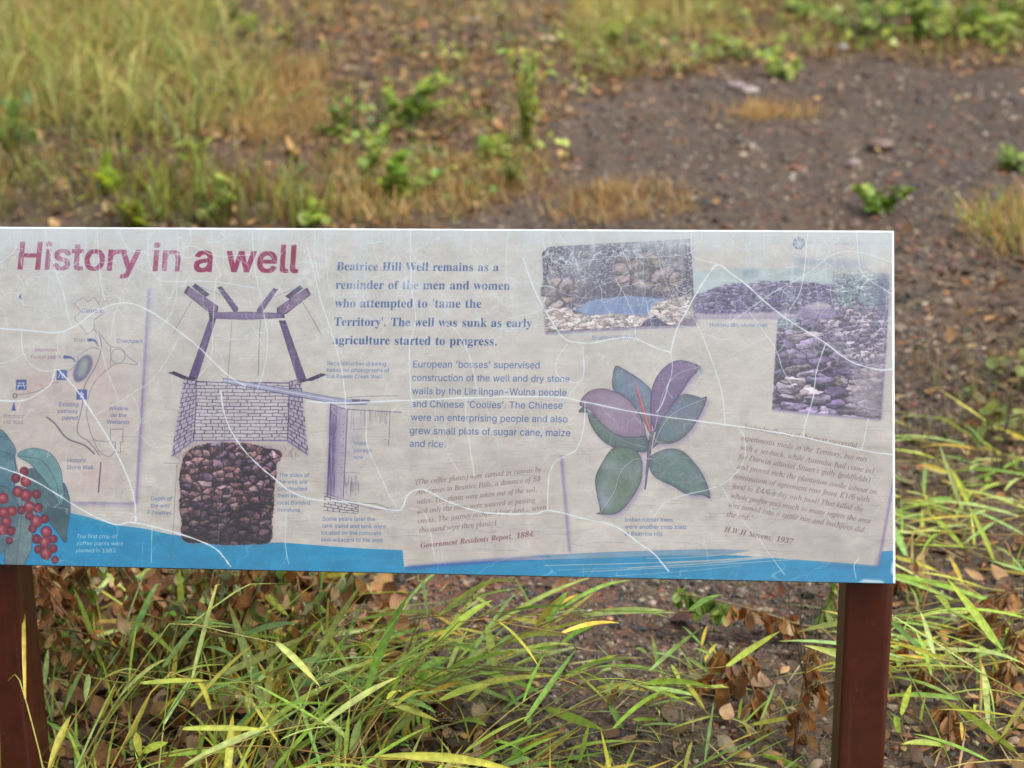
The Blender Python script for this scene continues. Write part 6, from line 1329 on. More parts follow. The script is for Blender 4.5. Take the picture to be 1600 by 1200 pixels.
def build_ground():
    xs = np.concatenate([-np.geomspace(60, 3.1, 24), np.arange(-3, 3.001, .025), np.geomspace(3.1, 60, 24)])
    ys = np.concatenate([-np.geomspace(40, 1.2, 16), np.arange(-1, 1.9, .25), np.arange(2, 10.5, .028), np.geomspace(10.7, 90, 36)])
    X, Y = np.meshgrid(xs, ys)
    far = np.clip((np.hypot(X, Y - 5) - 6) / 30, 0, 1)
    Zc = gz(X, Y) + far * 0.4 * (vnoise(X, Y, 9, 8) - .5)
    zone = on_track(X, Y).astype(float)
    w = np.clip((vnoise(X, Y, .4, 9) - .5) * .5, -.3, .3)
    S = Soup()
    nx, ny = len(xs), len(ys)
    i, j = np.meshgrid(np.arange(ny - 1), np.arange(nx - 1), indexing='ij')
    F = np.stack([i * nx + j, i * nx + j + 1, (i + 1) * nx + j + 1, (i + 1) * nx + j], -1).reshape(-1, 4)
    C = np.clip(zone + w * zone, 0, 1)
    rust = inside(to_ground([(620, 880), (1000, 885), (1030, 940), (960, 985), (840, 1010), (700, 960)]), *warp(X, Y, .1)) * np.clip(vnoise(X, Y, .12, 15) * 1.6, .3, 1)
    S.add(np.stack([X, Y, Zc], -1), F, np.stack([C.ravel(), rust.ravel(), C.ravel()], 1))
    tag(S.build('ground', ground_mat()), kind='structure')
build_ground()

def scatter(n, x0, x1, y0, y1, keep=None):
    x, y = rng.uniform(x0, x1, n), rng.uniform(y0, y1, n)
    if keep is not None:
        k = keep(x, y); x, y = x[k], y[k]
    return np.stack([x, y, gz(x, y)], 1)

# ------------------------------------------------------------------ gravel
def ico():
    p = (1 + 5 ** .5) / 2
    v = norm(np.array([(-1, p, 0), (1, p, 0), (-1, -p, 0), (1, -p, 0), (0, -1, p), (0, 1, p), (0, -1, -p), (0, 1, -p), (p, 0, -1), (p, 0, 1), (-p, 0, -1), (-p, 0, 1)], float))
    f = np.array([(0, 11, 5), (0, 5, 1), (0, 1, 7), (0, 7, 10), (0, 10, 11), (1, 5, 9), (5, 11, 4), (11, 10, 2), (10, 7, 6), (7, 1, 8), (3, 9, 4), (3, 4, 2), (3, 2, 6), (3, 6, 8), (3, 8, 9), (4, 9, 5), (2, 4, 11), (6, 2, 10), (8, 6, 7), (9, 8, 1)])
    return v, f
ICO = ico()
def stones(S, pos, r, col, flat=.65):
    N = len(pos); v, f = ICO
    V = v[None] * (1 + rng.normal(0, .2, (N, 12, 1)))
    V = V * np.stack([rng.uniform(.75, 1.3, N), rng.uniform(.75, 1.3, N), rng.uniform(.45, .85, N) * flat / .65], 1)[:, None]
    a = rng.uniform(0, 2 * np.pi, N); ca, sa = np.cos(a)[:, None], np.sin(a)[:, None]
    V = np.stack([V[..., 0] * ca - V[..., 1] * sa, V[..., 0] * sa + V[..., 1] * ca, V[..., 2]], -1)
    V = V * r[:, None, None] + pos[:, None] + np.array((0, 0, 1.0)) * (r * .12)[:, None, None]
    C = np.broadcast_to(col[:, None], V.shape) * (1 + rng.normal(0, .06, (N, 12, 1)))
    S.add(V.reshape(-1, 3), (f[None] + (np.arange(N) * 12)[:, None, None]).reshape(-1, 3), C.reshape(-1, 3))

GRAVEL = [(70, 61, 51), (48, 42, 36), (92, 80, 66), (116, 102, 84), (110, 64, 38), (142, 82, 48), (86, 52, 35), (146, 128, 104), (62, 57, 53), (98, 75, 55), (38, 34, 30), (80, 68, 55), (106, 84, 60), (168, 152, 130)]
S = Soup()
p = scatter(60000, -1.5, 1.6, 2.3, 4.7, lambda x, y: on_track(x, y) | (rng.random(len(x)) < .45))
stones(S, p, np.abs(rng.normal(.0026, .0019, len(p))) + .0012, pal(GRAVEL, len(p)))
p = scatter(700, -1.5, 1.6, 2.3, 4.7, on_track)
stones(S, p, rng.uniform(.006, .011, len(p)), pal([(112, 70, 48), (96, 64, 48), (84, 74, 68), (130, 112, 96), (76, 58, 48)], len(p)))
p = scatter(42000, -2.6, 2.8, 4.6, 9.5, lambda x, y: on_track(x, y) | (rng.random(len(x)) < .2))
stones(S, p, np.abs(rng.normal(.0034, .0026, len(p))) + .0018, pal(GRAVEL, len(p)))
p = scatter(450, -2.6, 2.8, 4.6, 9.5, lambda x, y: on_track(x, y) | (rng.random(len(x)) < .3))
stones(S, p, rng.uniform(.009, .02, len(p)), pal([(120, 78, 54), (98, 70, 54), (84, 74, 66), (140, 122, 104), (72, 60, 52)], len(p)))
tag(S.build('gravel', M_STONE, smooth=False), 'loose grey and rust-brown gravel of the track', None, kind='stuff')

# ------------------------------------------------------------------ leaf litter
LITTER = [(150, 106, 54), (122, 86, 44), (170, 126, 68), (96, 70, 42), (152, 122, 78), (178, 144, 92), (76, 58, 40), (146, 94, 44), (136, 116, 86)]
def litter(S, p, s0, s1, palette=LITTER, tilt=.35):
    n = len(p)
    a = rng.uniform(0, 2 * np.pi, n)
    d = np.stack([np.cos(a), np.sin(a), rng.normal(0, tilt * .5, n)], 1)
    u = norm(np.stack([rng.normal(0, tilt, n), rng.normal(0, tilt, n), np.ones(n)], 1))
    for sh, k in (('oval', 0), ('obovate', 1), ('lance', 2)):
        m = np.arange(n) % 3 == k
        q = p[m] + np.array((0, 0, .004)) + np.array((0, 0, 1)) * rng.uniform(0, .012, (m.sum(), 1))
        leaves(S, q, d[m], u[m], rng.uniform(s0, s1, m.sum()), pal(palette, m.sum()), sh, rng.normal(0, .5, m.sum()))
S = Soup()
off = lambda f: (lambda x, y: (~on_track(x, y)) | (rng.random(len(x)) < f))
litter(S, scatter(4600, -1.5, 1.6, 2.3, 4.7, off(.06)), .012, .036)
litter(S, scatter(16000, -2.8, 3.0, 4.7, 10.4, off(.04)), .012, .036)
litter(S, scatter(9000, -2.8, 3.0, 6.5, 10.6, off(.03)), .014, .04, [(152, 108, 56), (126, 88, 46), (168, 128, 74), (94, 68, 40), (174, 144, 100)])
litter(S, scatter(600, .62, 1.6, 2.3, 3.6), .012, .032, [(158, 112, 70), (140, 96, 58), (180, 140, 96), (112, 82, 58)], .6)
under = to_ground([(40, 880), (560, 880), (640, 1000), (700, 1130), (900, 1230), (900, 1330), (0, 1330)])
litter(S, scatter(9000, -1.3, .3, 2.3, 3.7, lambda x, y: inside(under, x, y)), .014, .04, [(158, 108, 58), (134, 88, 46), (180, 134, 80), (110, 76, 44), (188, 160, 118), (92, 66, 44)], .6)
litter(S, scatter(9000, -2.6, 2.8, 2.6, 9.5, on_track), .006, .016, [(120, 92, 64), (140, 112, 82), (90, 70, 54), (150, 130, 106), (110, 66, 42)], .5)
right_strip = to_ground([(1400, 380), (1700, 380), (1700, 760), (1400, 760)])
litter(S, scatter(5200, .6, 2.2, 3.6, 5.8, lambda x, y: inside(right_strip, x, y)), .007, .021, [(122, 84, 54), (104, 66, 44), (140, 108, 72), (96, 78, 60), (140, 124, 100), (78, 64, 52)], .6)
# broken dry stalks and twigs
P = []
for n, y0, y1, ln in ((2600, 2.3, 4.7, .05), (7000, 4.7, 10.4, .07)):
    q = scatter(n, -1.5 if y1 < 5 else -2.8, 1.6 if y1 < 5 else 3, y0, y1, off(.12)); k = len(q)
    blades(S, q + np.array((0, 0, .006)), rng.uniform(0, 6.28, k), rng.uniform(1.2, 1.62, k), rng.uniform(ln * .5, ln * 2.2, k), rng.uniform(.0018, .004, k), rng.normal(0, .3, k),
           pal([(166, 138, 86), (138, 108, 64), (186, 164, 118), (108, 86, 54), (96, 80, 60)], k), 4, fold=.1)
tag(S.build('leaf_litter', M_LITTER), 'brown fallen leaves and broken stalks lying over the ground', None, kind='stuff')

# ------------------------------------------------------------------ distant grasses
YG = [(156, 164, 84), (140, 156, 76), (174, 178, 102), (118, 140, 70), (186, 182, 116), (100, 124, 62), (168, 160, 84), (146, 122, 74), (160, 138, 86)]
DRY = [(178, 146, 92), (156, 120, 70), (196, 168, 116), (138, 104, 62), (170, 154, 100)]
def tufts(S, centers, per, spread, l0, l1, w0, w1, lean, palette, bend=.9, K=6):
    n = len(centers) * per
    b = np.repeat(centers, per, 0) + np.concatenate([rng.normal(0, spread, (n, 2)), np.zeros((n, 1))], 1)
    b[:, 2] = gz(b[:, 0], b[:, 1]) - .005
    c = pal(palette, n)
    blades(S, b, rng.uniform(0, 6.283, n), np.abs(rng.normal(0, lean, n)), rng.uniform(l0, l1, n), rng.uniform(w0, w1, n), np.abs(rng.normal(bend, .35, n)), c, K,
           tip=c * np.array((1.15, 1.05, .8)), twist=rng.normal(0, .5, n))

CLUMP = to_ground([(-160, 238), (60, 232), (150, 222), (300, 232), (395, 212), (420, 150), (350, 90), (330, 40), (310, -40), (260, -120), (-260, -120)])
S = Soup()
c = scatter(2600, -4.2, -.6, 5.8, 11.5, lambda x, y: inside(CLUMP, *warp(x, y, .1)))
tufts(S, c, 11, .05, .10, .38, .004, .010, .75, YG, 1.6)
tufts(S, c[::3], 6, .05, .12, .3, .004, .007, .4, DRY)
tag(S.build('grass_thicket', M_GRASS), 'tall yellow-green grass thicket at the upper left beyond the sign', None, kind='stuff')

S = Soup()
def band(poly, n): 
    q = to_ground(poly); lo, hi = q.min(0), q.max(0)
    return scatter(n, lo[0], hi[0], lo[1], hi[1], lambda x, y: inside(q, *warp(x, y, .08)))
c = band([(-80, 250), (-80, 350), (560, 350), (520, 300), (330, 275), (180, 262)], 230); tufts(S, c, 5, .02, .05, .15, .004, .008, .3, [(120, 134, 70), (146, 150, 78), (104, 92, 58), (150, 124, 78), (128, 104, 66)])
c = band([(200, 290), (520, 290), (530, 350), (200, 350)], 70); tufts(S, c, 5, .02, .08, .17, .006, .011, .18, [(132, 150, 70), (160, 168, 74), (104, 110, 60), (124, 92, 56)])
c = band([(870, 140), (860, 60), (900, 0), (1000, -60), (1700, -60), (1700, 105), (1400, 95), (1090, 112)], 1500); tufts(S, c, 5, .03, .04, .13, .003, .006, .8, DRY + YG[:2] + [(120, 90, 54)])
c = band([(900, 60), (900, 0), (1150, -40), (1150, 60)], 300); tufts(S, c, 6, .03, .06, .17, .003, .006, .7, [(176, 170, 96), (158, 162, 84), (180, 160, 98)])
c = band([(330, 130), (520, 110), (540, 200), (420, 235), (390, 215)], 320); tufts(S, c, 7, .03, .05, .15, .003, .005, .6, DRY)
c = band([(520, 250), (860, 240), (850, 318), (700, 340), (500, 350)], 420); tufts(S, c, 6, .03, .03, .10, .003, .006, .8, DRY + [(150, 156, 90)])
c = band([(400, 80), (860, 80), (880, 260), (420, 260)], 420); tufts(S, c, 5, .03, .02, .08, .003, .006, .9, DRY + [(132, 88, 46), (160, 112, 60)])
c = band([(860, 300), (1080, 290), (1080, 330), (860, 345)], 130); tufts(S, c, 6, .03, .03, .08, .003, .005, .8, DRY)
c = band([(1130, 165), (1260, 165), (1260, 188), (1130, 190)], 60); tufts(S, c, 8, .03, .03, .08, .003, .005, .8, [(196, 164, 104), (176, 140, 84)])
c = band([(1500, 330), (1680, 320), (1680, 420), (1540, 420)], 130); tufts(S, c, 6, .03, .05, .14, .003, .006, .5, DRY + YG[:2])
c = band([(420, 60), (860, 60), (860, -60), (380, -60)], 350); tufts(S, c, 5, .03, .04, .13, .003, .005, .6, DRY + YG[:2])
c = band([(1420, 560), (1680, 520), (1680, 700), (1420, 720)], 120); tufts(S, c, 6, .02, .04, .10, .002, .004, .5, [(120, 126, 84), (150, 130, 88), (104, 96, 70)])
tag(S.build('ground_grass', M_GRASS), 'low dry and green grass scattered along the edges of the track', None, kind='stuff')

S = Soup()
def herbs(poly, n, ls, palette, per=11):
    c = band(poly, n); k = len(c)
    P_ = np.repeat(c, per, 0) + np.concatenate([rng.normal(0, .04, (k * per, 2)), rng.uniform(.005, .055, (k * per, 1))], 1)
    a = rng.uniform(0, 6.283, k * per); el = rng.normal(.45, .5, k * per)
    d = np.stack([np.cos(a) * np.cos(el), np.sin(a) * np.cos(el), np.sin(el)], 1)
    u = norm(np.stack([-d[:, 0] * .6, -d[:, 1] * .6, np.ones(k * per)], 1) + rng.normal(0, .3, (k * per, 3)))
    cl = np.repeat(pal(palette, k, .2), per, 0) * (1 + rng.normal(0, .12, (k * per, 1)))
    leaves(S, P_, d, u, ls * rng.uniform(.45, 1.3, k * per), np.clip(cl, .004, .8), 'lance' if rng.random() < .4 else 'oval', rng.normal(.25, .2, k * per))
GH = [(162, 176, 84), (138, 156, 76), (178, 186, 96), (118, 138, 72), (150, 146, 80)]
herbs([(490, 140), (700, 130), (880, 200), (870, 310), (690, 345), (480, 350)], 60, .026, GH, 7)
herbs([(-60, 250), (400, 245), (540, 350), (-60, 352)], 50, .028, GH, 7)
herbs([(1000, -40), (1700, -40), (1700, 95), (1400, 88), (1080, 100)], 230, .032, GH, 9)
herbs([(860, 50), (1000, 20), (1100, 100), (870, 150)], 60, .03, GH)
herbs([(400, 20), (860, 20), (860, 120), (420, 130)], 45, .03, GH)
herbs([(1430, 590), (1680, 540), (1680, 690), (1430, 700)], 30, .028, GH, 7)
tag(S.build('low_herbs', M_LEAF), 'low mixed green herbs creeping over the brown litter behind the sign', None, kind='stuff')

# ------------------------------------------------------------------ foreground grass with broad blades
FG = [(178, 204, 84), (160, 198, 78), (196, 212, 98), (142, 188, 78), (206, 210, 92), (176, 206, 120), (150, 192, 108), (218, 196, 84), (194, 212, 130)]
STEM = [(172, 176, 96), (190, 180, 110), (150, 160, 84), (196, 170, 90), (176, 150, 96)]
def culm(S, base, az, lean, length, bend, nleaf, lw=.012, ll=.15, seed_head=False, stem_r=.0014, palette=FG):
    K = 12; s = np.linspace(0, 1, K)
    th = lean + bend * s ** 1.2
    dr, dz = np.sin(th) * length / (K - 1), np.cos(th) * length / (K - 1)
    wob = np.cumsum(rng.normal(0, .05, K))
    x = base[0] + np.cumsum(dr * np.sin(az + wob)); y = base[1] + np.cumsum(dr * np.cos(az + wob)); z = base[2] + np.cumsum(dz)
    zmax = CAM_H - y * (.475 if rng.random() < .32 else .505) - .05      # stays below the panel
    z = np.where(z > zmax, zmax - .25 * (z - zmax), z)
    z = np.maximum(z, gz(x, y) + .012 + .02 * rng.random())
    P = np.stack([x, y, z], 1)
    tube(S, P, stem_r, stem_r * .5, pal(STEM, 1, .1)[0], 5)
    T = norm(np.gradient(P, axis=0))
    sd = 1
    for k in np.linspace(.15, .98, nleaf):
        f = k * (K - 1); i = min(int(f), K - 2); q = P[i] + (P[i + 1] - P[i]) * (f - i); t = T[i]
        sd = -sd
        perp = norm(np.cross(t, np.array((0, 0, 1.0))) + rng.normal(0, .35, 3))
        d = norm(t * rng.uniform(.6, 1.1) + perp * sd * rng.uniform(.35, .85) + np.array((0, 0, rng.uniform(.0, .35))))
        L = ll * rng.uniform(.6, 1.25) * (1.0 if k < .9 else .8); KK = 8; u = np.linspace(0, 1, KK)
        drp = rng.uniform(0, .45)
        Q = q + d * (u * L)[:, None] + np.array((0, 0, -1.0)) * (drp * L * u ** 2.2)[:, None] * .6
        Q[:, 2] = np.minimum(Q[:, 2], np.where(Q[:, 1] < 3.0, CAM_H - Q[:, 1] * .472 - .01, 9))
        Q[:, 2] = np.maximum(Q[:, 2], gz(Q[:, 0], Q[:, 1]) + .004)
        w = lw * rng.uniform(.65, 1.2) * .5 * np.clip(np.sin(np.pi * np.clip(u * .86 + .14, 0, 1)) ** .8, .03, 1)
        side = norm(np.cross(d, np.array((0, 0, 1.0)) + rng.normal(0, .5, 3)))
        c = pal(palette, 1, .13); tip = c * (np.array((1.15, .95, .7)) if rng.random() < .4 else np.array((.8, .62, .5)) if rng.random() < .25 else 1.0)
        ribbons(S, Q[None], w[None], side[None], c, rng.uniform(.1, .45), tip)
    if seed_head:
        q = P[-1]; t = T[-1]
        for k in range(7):
            d = norm(t + rng.normal(0, .45, 3)); pts = q + d * np.linspace(0, .07, 4)[:, None]
            tube(S, pts, .0004, .0002, pal([(190, 186, 140)], 1)[0], 3)
            for m in range(6):
                r_ = q + d * rng.uniform(.02, .07) + rng.normal(0, .002, 3)
                stones(S, r_[None], np.array([.0011]), pal([(196, 190, 140), (170, 176, 110)], 1), 1.3)

def gp(px, py): 
    g = ground_at(px, py); g[2] = gz(g[0], g[1]); return g

S = Soup()
TO_R, TO_L = math.radians(90), math.radians(-90)
for k in range(66):                               # the sprawling mass below the left half
    px, py = rng.uniform(40, 600), rng.uniform(1140, 1420)
    culm(S, gp(px, py), TO_R + rng.normal(-.1, .75), rng.uniform(.35, 1.05), rng.uniform(.28, .6), rng.uniform(.3, .9), rng.integers(3, 6), rng.uniform(.006, .0125), rng.uniform(.09, .17), rng.random() < .25)
for k in range(22):                               # long runners reaching right over the gravel
    px, py = rng.uniform(330, 600), rng.uniform(1020, 1200)
    culm(S, gp(px, py), TO_R + rng.normal(.05, .35), rng.uniform(.75, 1.2), rng.uniform(.2, .36), rng.uniform(.1, .4), rng.integers(3, 6), rng.uniform(.006, .011), rng.uniform(.10, .18), rng.random() < .3)
for k in range(30):                               # upright blades showing between panel and grass
    px, py = rng.uniform(60, 560), rng.uniform(960, 1120)
    culm(S, gp(px, py), rng.uniform(0, 6.28), rng.uniform(.1, .6), rng.uniform(.2, .38), rng.uniform(.2, .7), rng.integers(2, 5), rng.uniform(.007, .012), rng.uniform(.08, .16), rng.random() < .4)
for k in range(26):                               # along the bottom edge, centre
    px, py = rng.uniform(560, 1120), rng.uniform(1190, 1400)
    culm(S, gp(px, py), TO_R + rng.normal(-.1, .9), rng.uniform(.5, 1.15), rng.uniform(.06, .14), rng.uniform(.3, .8), rng.integers(3, 5), rng.uniform(.006, .011), rng.uniform(.07, .12))
c = band([(60, 1060), (560, 1040), (700, 1160), (900, 1220), (900, 1320), (-40, 1320)], 120); tufts(S, c, 4, .012, .05, .16, .003, .008, .6, FG + [(176, 150, 80)], .7, 7)
tag(S.build('long_grass', M_GRASS), 'long wet grass with broad blades sprawling below the left half of the sign', None, kind='stuff')

S = Soup()
for k in range(46):                               # grass leaning in from the right edge
    px, py = rng.uniform(1500, 1850), rng.uniform(700, 1280)
    culm(S, gp(px, py), TO_L + rng.normal(0, .7), rng.uniform(.5, 1.15), min(rng.uniform(.25, .55), (px - 1370) / 3400 * 3.2 * 1.35), rng.uniform(.3, .7), rng.integers(3, 6), rng.uniform(.006, .012), rng.uniform(.10, .2), rng.random() < .3)
for k in range(16):
    px, py = rng.uniform(1400, 1640), rng.uniform(700, 1280)
    culm(S, gp(px, py), rng.uniform(0, 6.28), rng.uniform(.2, .8), rng.uniform(.15, .3), rng.uniform(.3, .7), rng.integers(2, 5), rng.uniform(.006, .012), rng.uniform(.07, .15))
c = band([(1400, 780), (1700, 700), (1700, 1300), (1400, 1300)], 70); tufts(S, c, 4, .012, .04, .12, .003, .007, .6, FG + DRY, .7, 7)
tag(S.build('long_grass', M_GRASS), 'long thin grass leaning in beside the right post of the sign', None, kind='stuff')

S = Soup()
c = band([(960, 1050), (1150, 1030), (1300, 1090), (1300, 1280), (900, 1280)], 70); tufts(S, c, 6, .012, .02, .06, .0018, .004, .7, [(112, 132, 84), (132, 146, 96), (150, 150, 90), (104, 116, 84)], .7, 6)
for k in range(12):
    px, py = rng.uniform(950, 1180), rng.uniform(1070, 1180)
    culm(S, gp(px, py), rng.uniform(0, 6.28), rng.uniform(.3, .9), rng.uniform(.05, .10), rng.uniform(.3, .7), rng.integers(3, 5), rng.uniform(.005, .008), rng.uniform(.05, .08))
tag(S.build('short_grass', M_GRASS), 'short grey-green grass on the soil left of the right post', None, kind='stuff')

# ------------------------------------------------------------------ plants one can point at
def weed(px, py, h, spread, n, ls, palette, label, name='weed', shp='oval', branches=5, group=None, up=.5, cat='weed', dense=False, mat=None):
    g = gp(px, py); h *= 1.2; spread *= 1.6; ls *= .82; n = int(n * 1.5)
    root = tag(empty(name, tuple(g)), label, cat, group)
    Sx, F_ = Soup(), Soup()
    tips = []
    for k in range(branches):
        a = rng.uniform(0, 6.28); rr = spread * rng.uniform(.1, 1.1); hh = h * rng.uniform(.35, 1)
        t = np.linspace(0, 1, 6)
        pts = g + np.stack([np.sin(a) * rr * t ** 1.4, np.cos(a) * rr * t ** 1.4, hh * t - .01], 1)
        tube(Sx, pts, .003 * max(h / .2, .5), .001, pal([(120, 130, 70), (124, 96, 64)], 1)[0], 5)
        tips.append(pts)
    n1 = n // branches
    for pts in tips:
        f = (rng.random(n1) ** (.8 if dense else .55)) * 4.99; i = f.astype(int); q = pts[i] + (pts[i + 1] - pts[i]) * (f - i)[:, None]
        a = rng.uniform(0, 6.28, n1); el = rng.normal(up, .55, n1)
        d = np.stack([np.cos(a) * np.cos(el), np.sin(a) * np.cos(el), np.sin(el)], 1)
        u = norm(np.stack([-d[:, 0] * .6, -d[:, 1] * .6, np.ones(n1)], 1) + rng.normal(0, .25, (n1, 3)))
        leaves(F_, q, d, u, ls * rng.uniform(.6, 1.2, n1), pal(palette, n1), shp, rng.normal(.25, .15, n1))
    Sx.build('stem', M_LEAF, root, tuple(g)); F_.build('foliage', mat or M_LEAF, root, tuple(g))
    return root

BR = [(186, 202, 92), (168, 190, 86), (202, 212, 108), (146, 172, 80)]
DK = [(144, 170, 92), (160, 182, 92), (176, 190, 100), (126, 148, 82)]
weed(824, 236, .28, .055, 230, .042, [(196, 216, 112), (176, 206, 104), (206, 214, 112), (216, 212, 110)], 'tall feathery green weed standing alone above the middle of the sign', 'feathery_weed', 'lance', 11, None, .8, dense=True)
weed(800, 292, .15, .05, 80, .036, [(166, 180, 96), (146, 168, 90), (186, 180, 104)], 'straggling weed at the near foot of the tall feathery weed', 'feathery_weed', 'lance', 7, None, .7, dense=True)
weed(628, 200, .13, .10, 70, .055, BR, 'broad-leaved bright green seedling, the widest and farthest of three left of the feathery weed', 'broadleaf_weed', 'oval', 7, 'broad-leaved seedlings behind the sign')
weed(588, 232, .07, .055, 26, .045, BR, 'small bright green seedling just below the widest broad-leaved one', 'broadleaf_weed', 'oval', 5, 'broad-leaved seedlings behind the sign')
weed(625, 302, .12, .085, 60, .05, [(164, 192, 76), (140, 176, 70), (186, 200, 84)], 'yellow-green seedling clump nearest the sign edge below the other broad-leaved ones', 'broadleaf_weed', 'oval', 7, 'broad-leaved seedlings behind the sign')
weed(575, 275, .10, .05, 34, .04, BR, 'thin upright green seedling beside the yellow-green clump', 'broadleaf_weed', 'oval', 5, 'broad-leaved seedlings behind the sign')
weed(530, 212, .11, .06, 34, .045, DK, 'dull green seedling at the edge of the tall grass thicket', 'broadleaf_weed', 'oval', 5, 'broad-leaved seedlings behind the sign')
weed(765, 252, .10, .06, 44, .045, BR, 'green seedling leaning against the left side of the feathery weed', 'broadleaf_weed', 'oval', 5)
weed(1378, 336, .085, .06, 90, .034, [(140, 170, 66), (116, 150, 60), (170, 186, 78)], 'small round green bush alone on the gravel track', 'bushy_weed', 'oval', 9, None, .6, dense=True)
weed(176, 306, .085, .04, 14, .06, [(186, 204, 66), (170, 192, 60)], 'single bright yellow-green sprout in front of the grass thicket', 'sprout', 'oval', 4, None, .9)
weed(306, 262, .085, .05, 16, .06, [(170, 184, 76), (156, 172, 70)], 'yellow-green sprout near the base of the grass thicket, right of the brightest one', 'sprout', 'oval', 4, None, .8)
weed(205, 352, .09, .06, 22, .055, [(164, 180, 64), (140, 160, 62)], 'leafy sprout just over the top edge of the sign above the title', 'sprout', 'oval', 5, None, .7)
weed(335, 346, .10, .05, 24, .05, DK, 'dark green leafy sprout behind the top edge of the sign above the drawn well', 'sprout', 'oval', 5, None, .8)
weed(482, 350, .07, .04, 18, .045, BR, 'small light green sprout at the sign edge above the end of the title', 'sprout', 'oval', 4, None, .8)
weed(18, 250, .16, .08, 30, .08, [(150, 170, 76), (120, 146, 70)], 'green grassy weed at the far left edge below the thicket', 'sprout', 'lance', 6, None, .9)
weed(366, 40, .10, .05, 20, .045, DK, 'tiny green weed on the brown litter right of the thicket', 'sprout', 'oval', 4)
weed(390, 58, .08, .04, 18, .045, BR, 'tiny bright weed just right of another on the brown litter', 'sprout', 'oval', 4)
weed(955, 78, .10, .05, 34, .04, BR, 'lone green weed in the dry grass above the feathery weed', 'broadleaf_weed', 'oval', 5)
weed(1226, 116, .10, .06, 40, .045, BR, 'green weed at the far edge of the gravel track', 'broadleaf_weed', 'oval', 5)
for k, (x, y, h, sp, n, lab) in enumerate(((1262, 30, .13, .12, 70, 'leftmost low leafy shrub in the row at the top right corner'), (1345, 62, .22, .16, 150, 'dense dark-leaved shrub at the top right, second from the left in its row'),
                                           (1440, 62, .24, .16, 170, 'tall light green shrub in the middle of the row at the top right'), (1520, 66, .20, .15, 140, 'bushy green shrub second from the right end of the top right row'), (1600, 60, .22, .16, 140, 'leafy shrub cut by the right edge of the photo in the top row'))):
    weed(x, y, h * .85, sp, int(n * .5), .06, BR + DK if k != 1 else DK, lab, 'leafy_shrub', 'oval', 9, 'leafy shrubs beyond the track', cat='shrub')
weed(1588, 270, .08, .06, 36, .04, DK, 'low green weed at the right edge of the track', 'broadleaf_weed', 'oval', 5)

DEAD = [(188, 128, 70), (164, 104, 54), (206, 154, 94), (146, 96, 54), (208, 178, 132), (176, 132, 78), (128, 92, 58)]
MIXD = DEAD + [(150, 176, 84), (180, 188, 140), (136, 166, 76), (168, 178, 124), (158, 180, 96)]
def withered(base, h, az, lean, bend, npair, ls, palette, label, group=None, green_tip=False, name='withered_weed'):
    g = np.array(base)
    root = tag(empty(name, tuple(g)), label, 'weed', group)
    St, Lf = Soup(), Soup()
    K = 12; s = np.linspace(0, 1, K); th = lean + bend * s
    r = np.cumsum(np.sin(th)) * h / K; z = np.cumsum(np.cos(th)) * h / K
    P = np.stack([g[0] + r * np.sin(az), g[1] + r * np.cos(az), np.maximum(g[2] + z, gz(g[0] + r * np.sin(az), g[1] + r * np.cos(az)) + .03)], 1)
    P[0] = g - np.array((0, 0, .01))
    tube(St, P, .0026, .0012, pal([(128, 96, 62), (150, 124, 84)], 1)[0], 5)
    for k in np.linspace(.18, 1, npair):
        f = k * (K - 1.01); i = int(f); q = P[i] + (P[i + 1] - P[i]) * (f - i)
        a = rng.uniform(0, 6.28); d = np.array((math.cos(a), math.sin(a), rng.uniform(-.2, .5)))
        t = np.linspace(0, 1, 4)[:, None]
        rl = ls * rng.uniform(.5, 1.0)
        rach = q + d * t * rl + np.array((0, 0, -.5)) * t ** 2 * rl
        tube(St, rach, .0008, .0005, pal([(150, 120, 80)], 1)[0], 4)
        m = 6
        pos = rach[[1, 1, 2, 2, 3, 3]] + rng.normal(0, .002, (m, 3))
        dd = norm(np.stack([rng.normal(0, .35, m), rng.normal(0, .35, m), -np.ones(m)], 1) + d * .3)
        uu = norm(rng.normal(0, 1, (m, 3)) + np.array((0, -1.2, .2)))
        c = pal([(120, 152, 66), (140, 164, 76)] if (green_tip and k > .62) else palette, m, .14)
        leaves(Lf, pos, dd, uu, ls * rng.uniform(.65, 1.1, m), c, 'obovate', rng.normal(.2, .3, m), rng.uniform(.5, .85))
    St.build('stem', M_DEAD, root, tuple(g)); Lf.build('foliage', M_DEAD, root, tuple(g))
    return root
LB = 'brown withered weed with hanging oval leaves under the left half of the sign'
for k in range(40):
    px, py = rng.uniform(60, 530), rng.uniform(915, 1110)
    withered(gp(px, py), rng.uniform(.14, .27), rng.uniform(0, 6.28), rng.uniform(.05, .4), rng.uniform(.3, 1.1), rng.integers(12, 18), rng.uniform(.016, .031), MIXD if k % 4 else DEAD, LB, 'withered weeds under the left half of the sign')
withered(gp(1325, 1010), .30, math.radians(-84), 1.1, .35, 24, .026, DEAD, 'bent withered branch with a green tip lying over the gravel left of the right post', green_tip=True)
withered(gp(1312, 985), .12, math.radians(-40), .2, .5, 6, .036, [(130, 156, 70), (150, 168, 84)], 'small green-leaved weed half hidden behind the right post')
withered(gp(1240, 1210), .16, math.radians(20), .15, .7, 10, .030, DEAD, 'brown withered weed with large drooping leaves at the left foot of the right post')
withered(gp(1190, 1150), .10, math.radians(-30), .2, .8, 6, .036, DEAD, 'small brown withered weed between the short grass and the right post')
withered(gp(1115, 1100), .09, math.radians(60), .2, .8, 6, .032, DEAD + [(150, 140, 96)], 'crumpled tan weed in the short grass at the middle of the gravel')
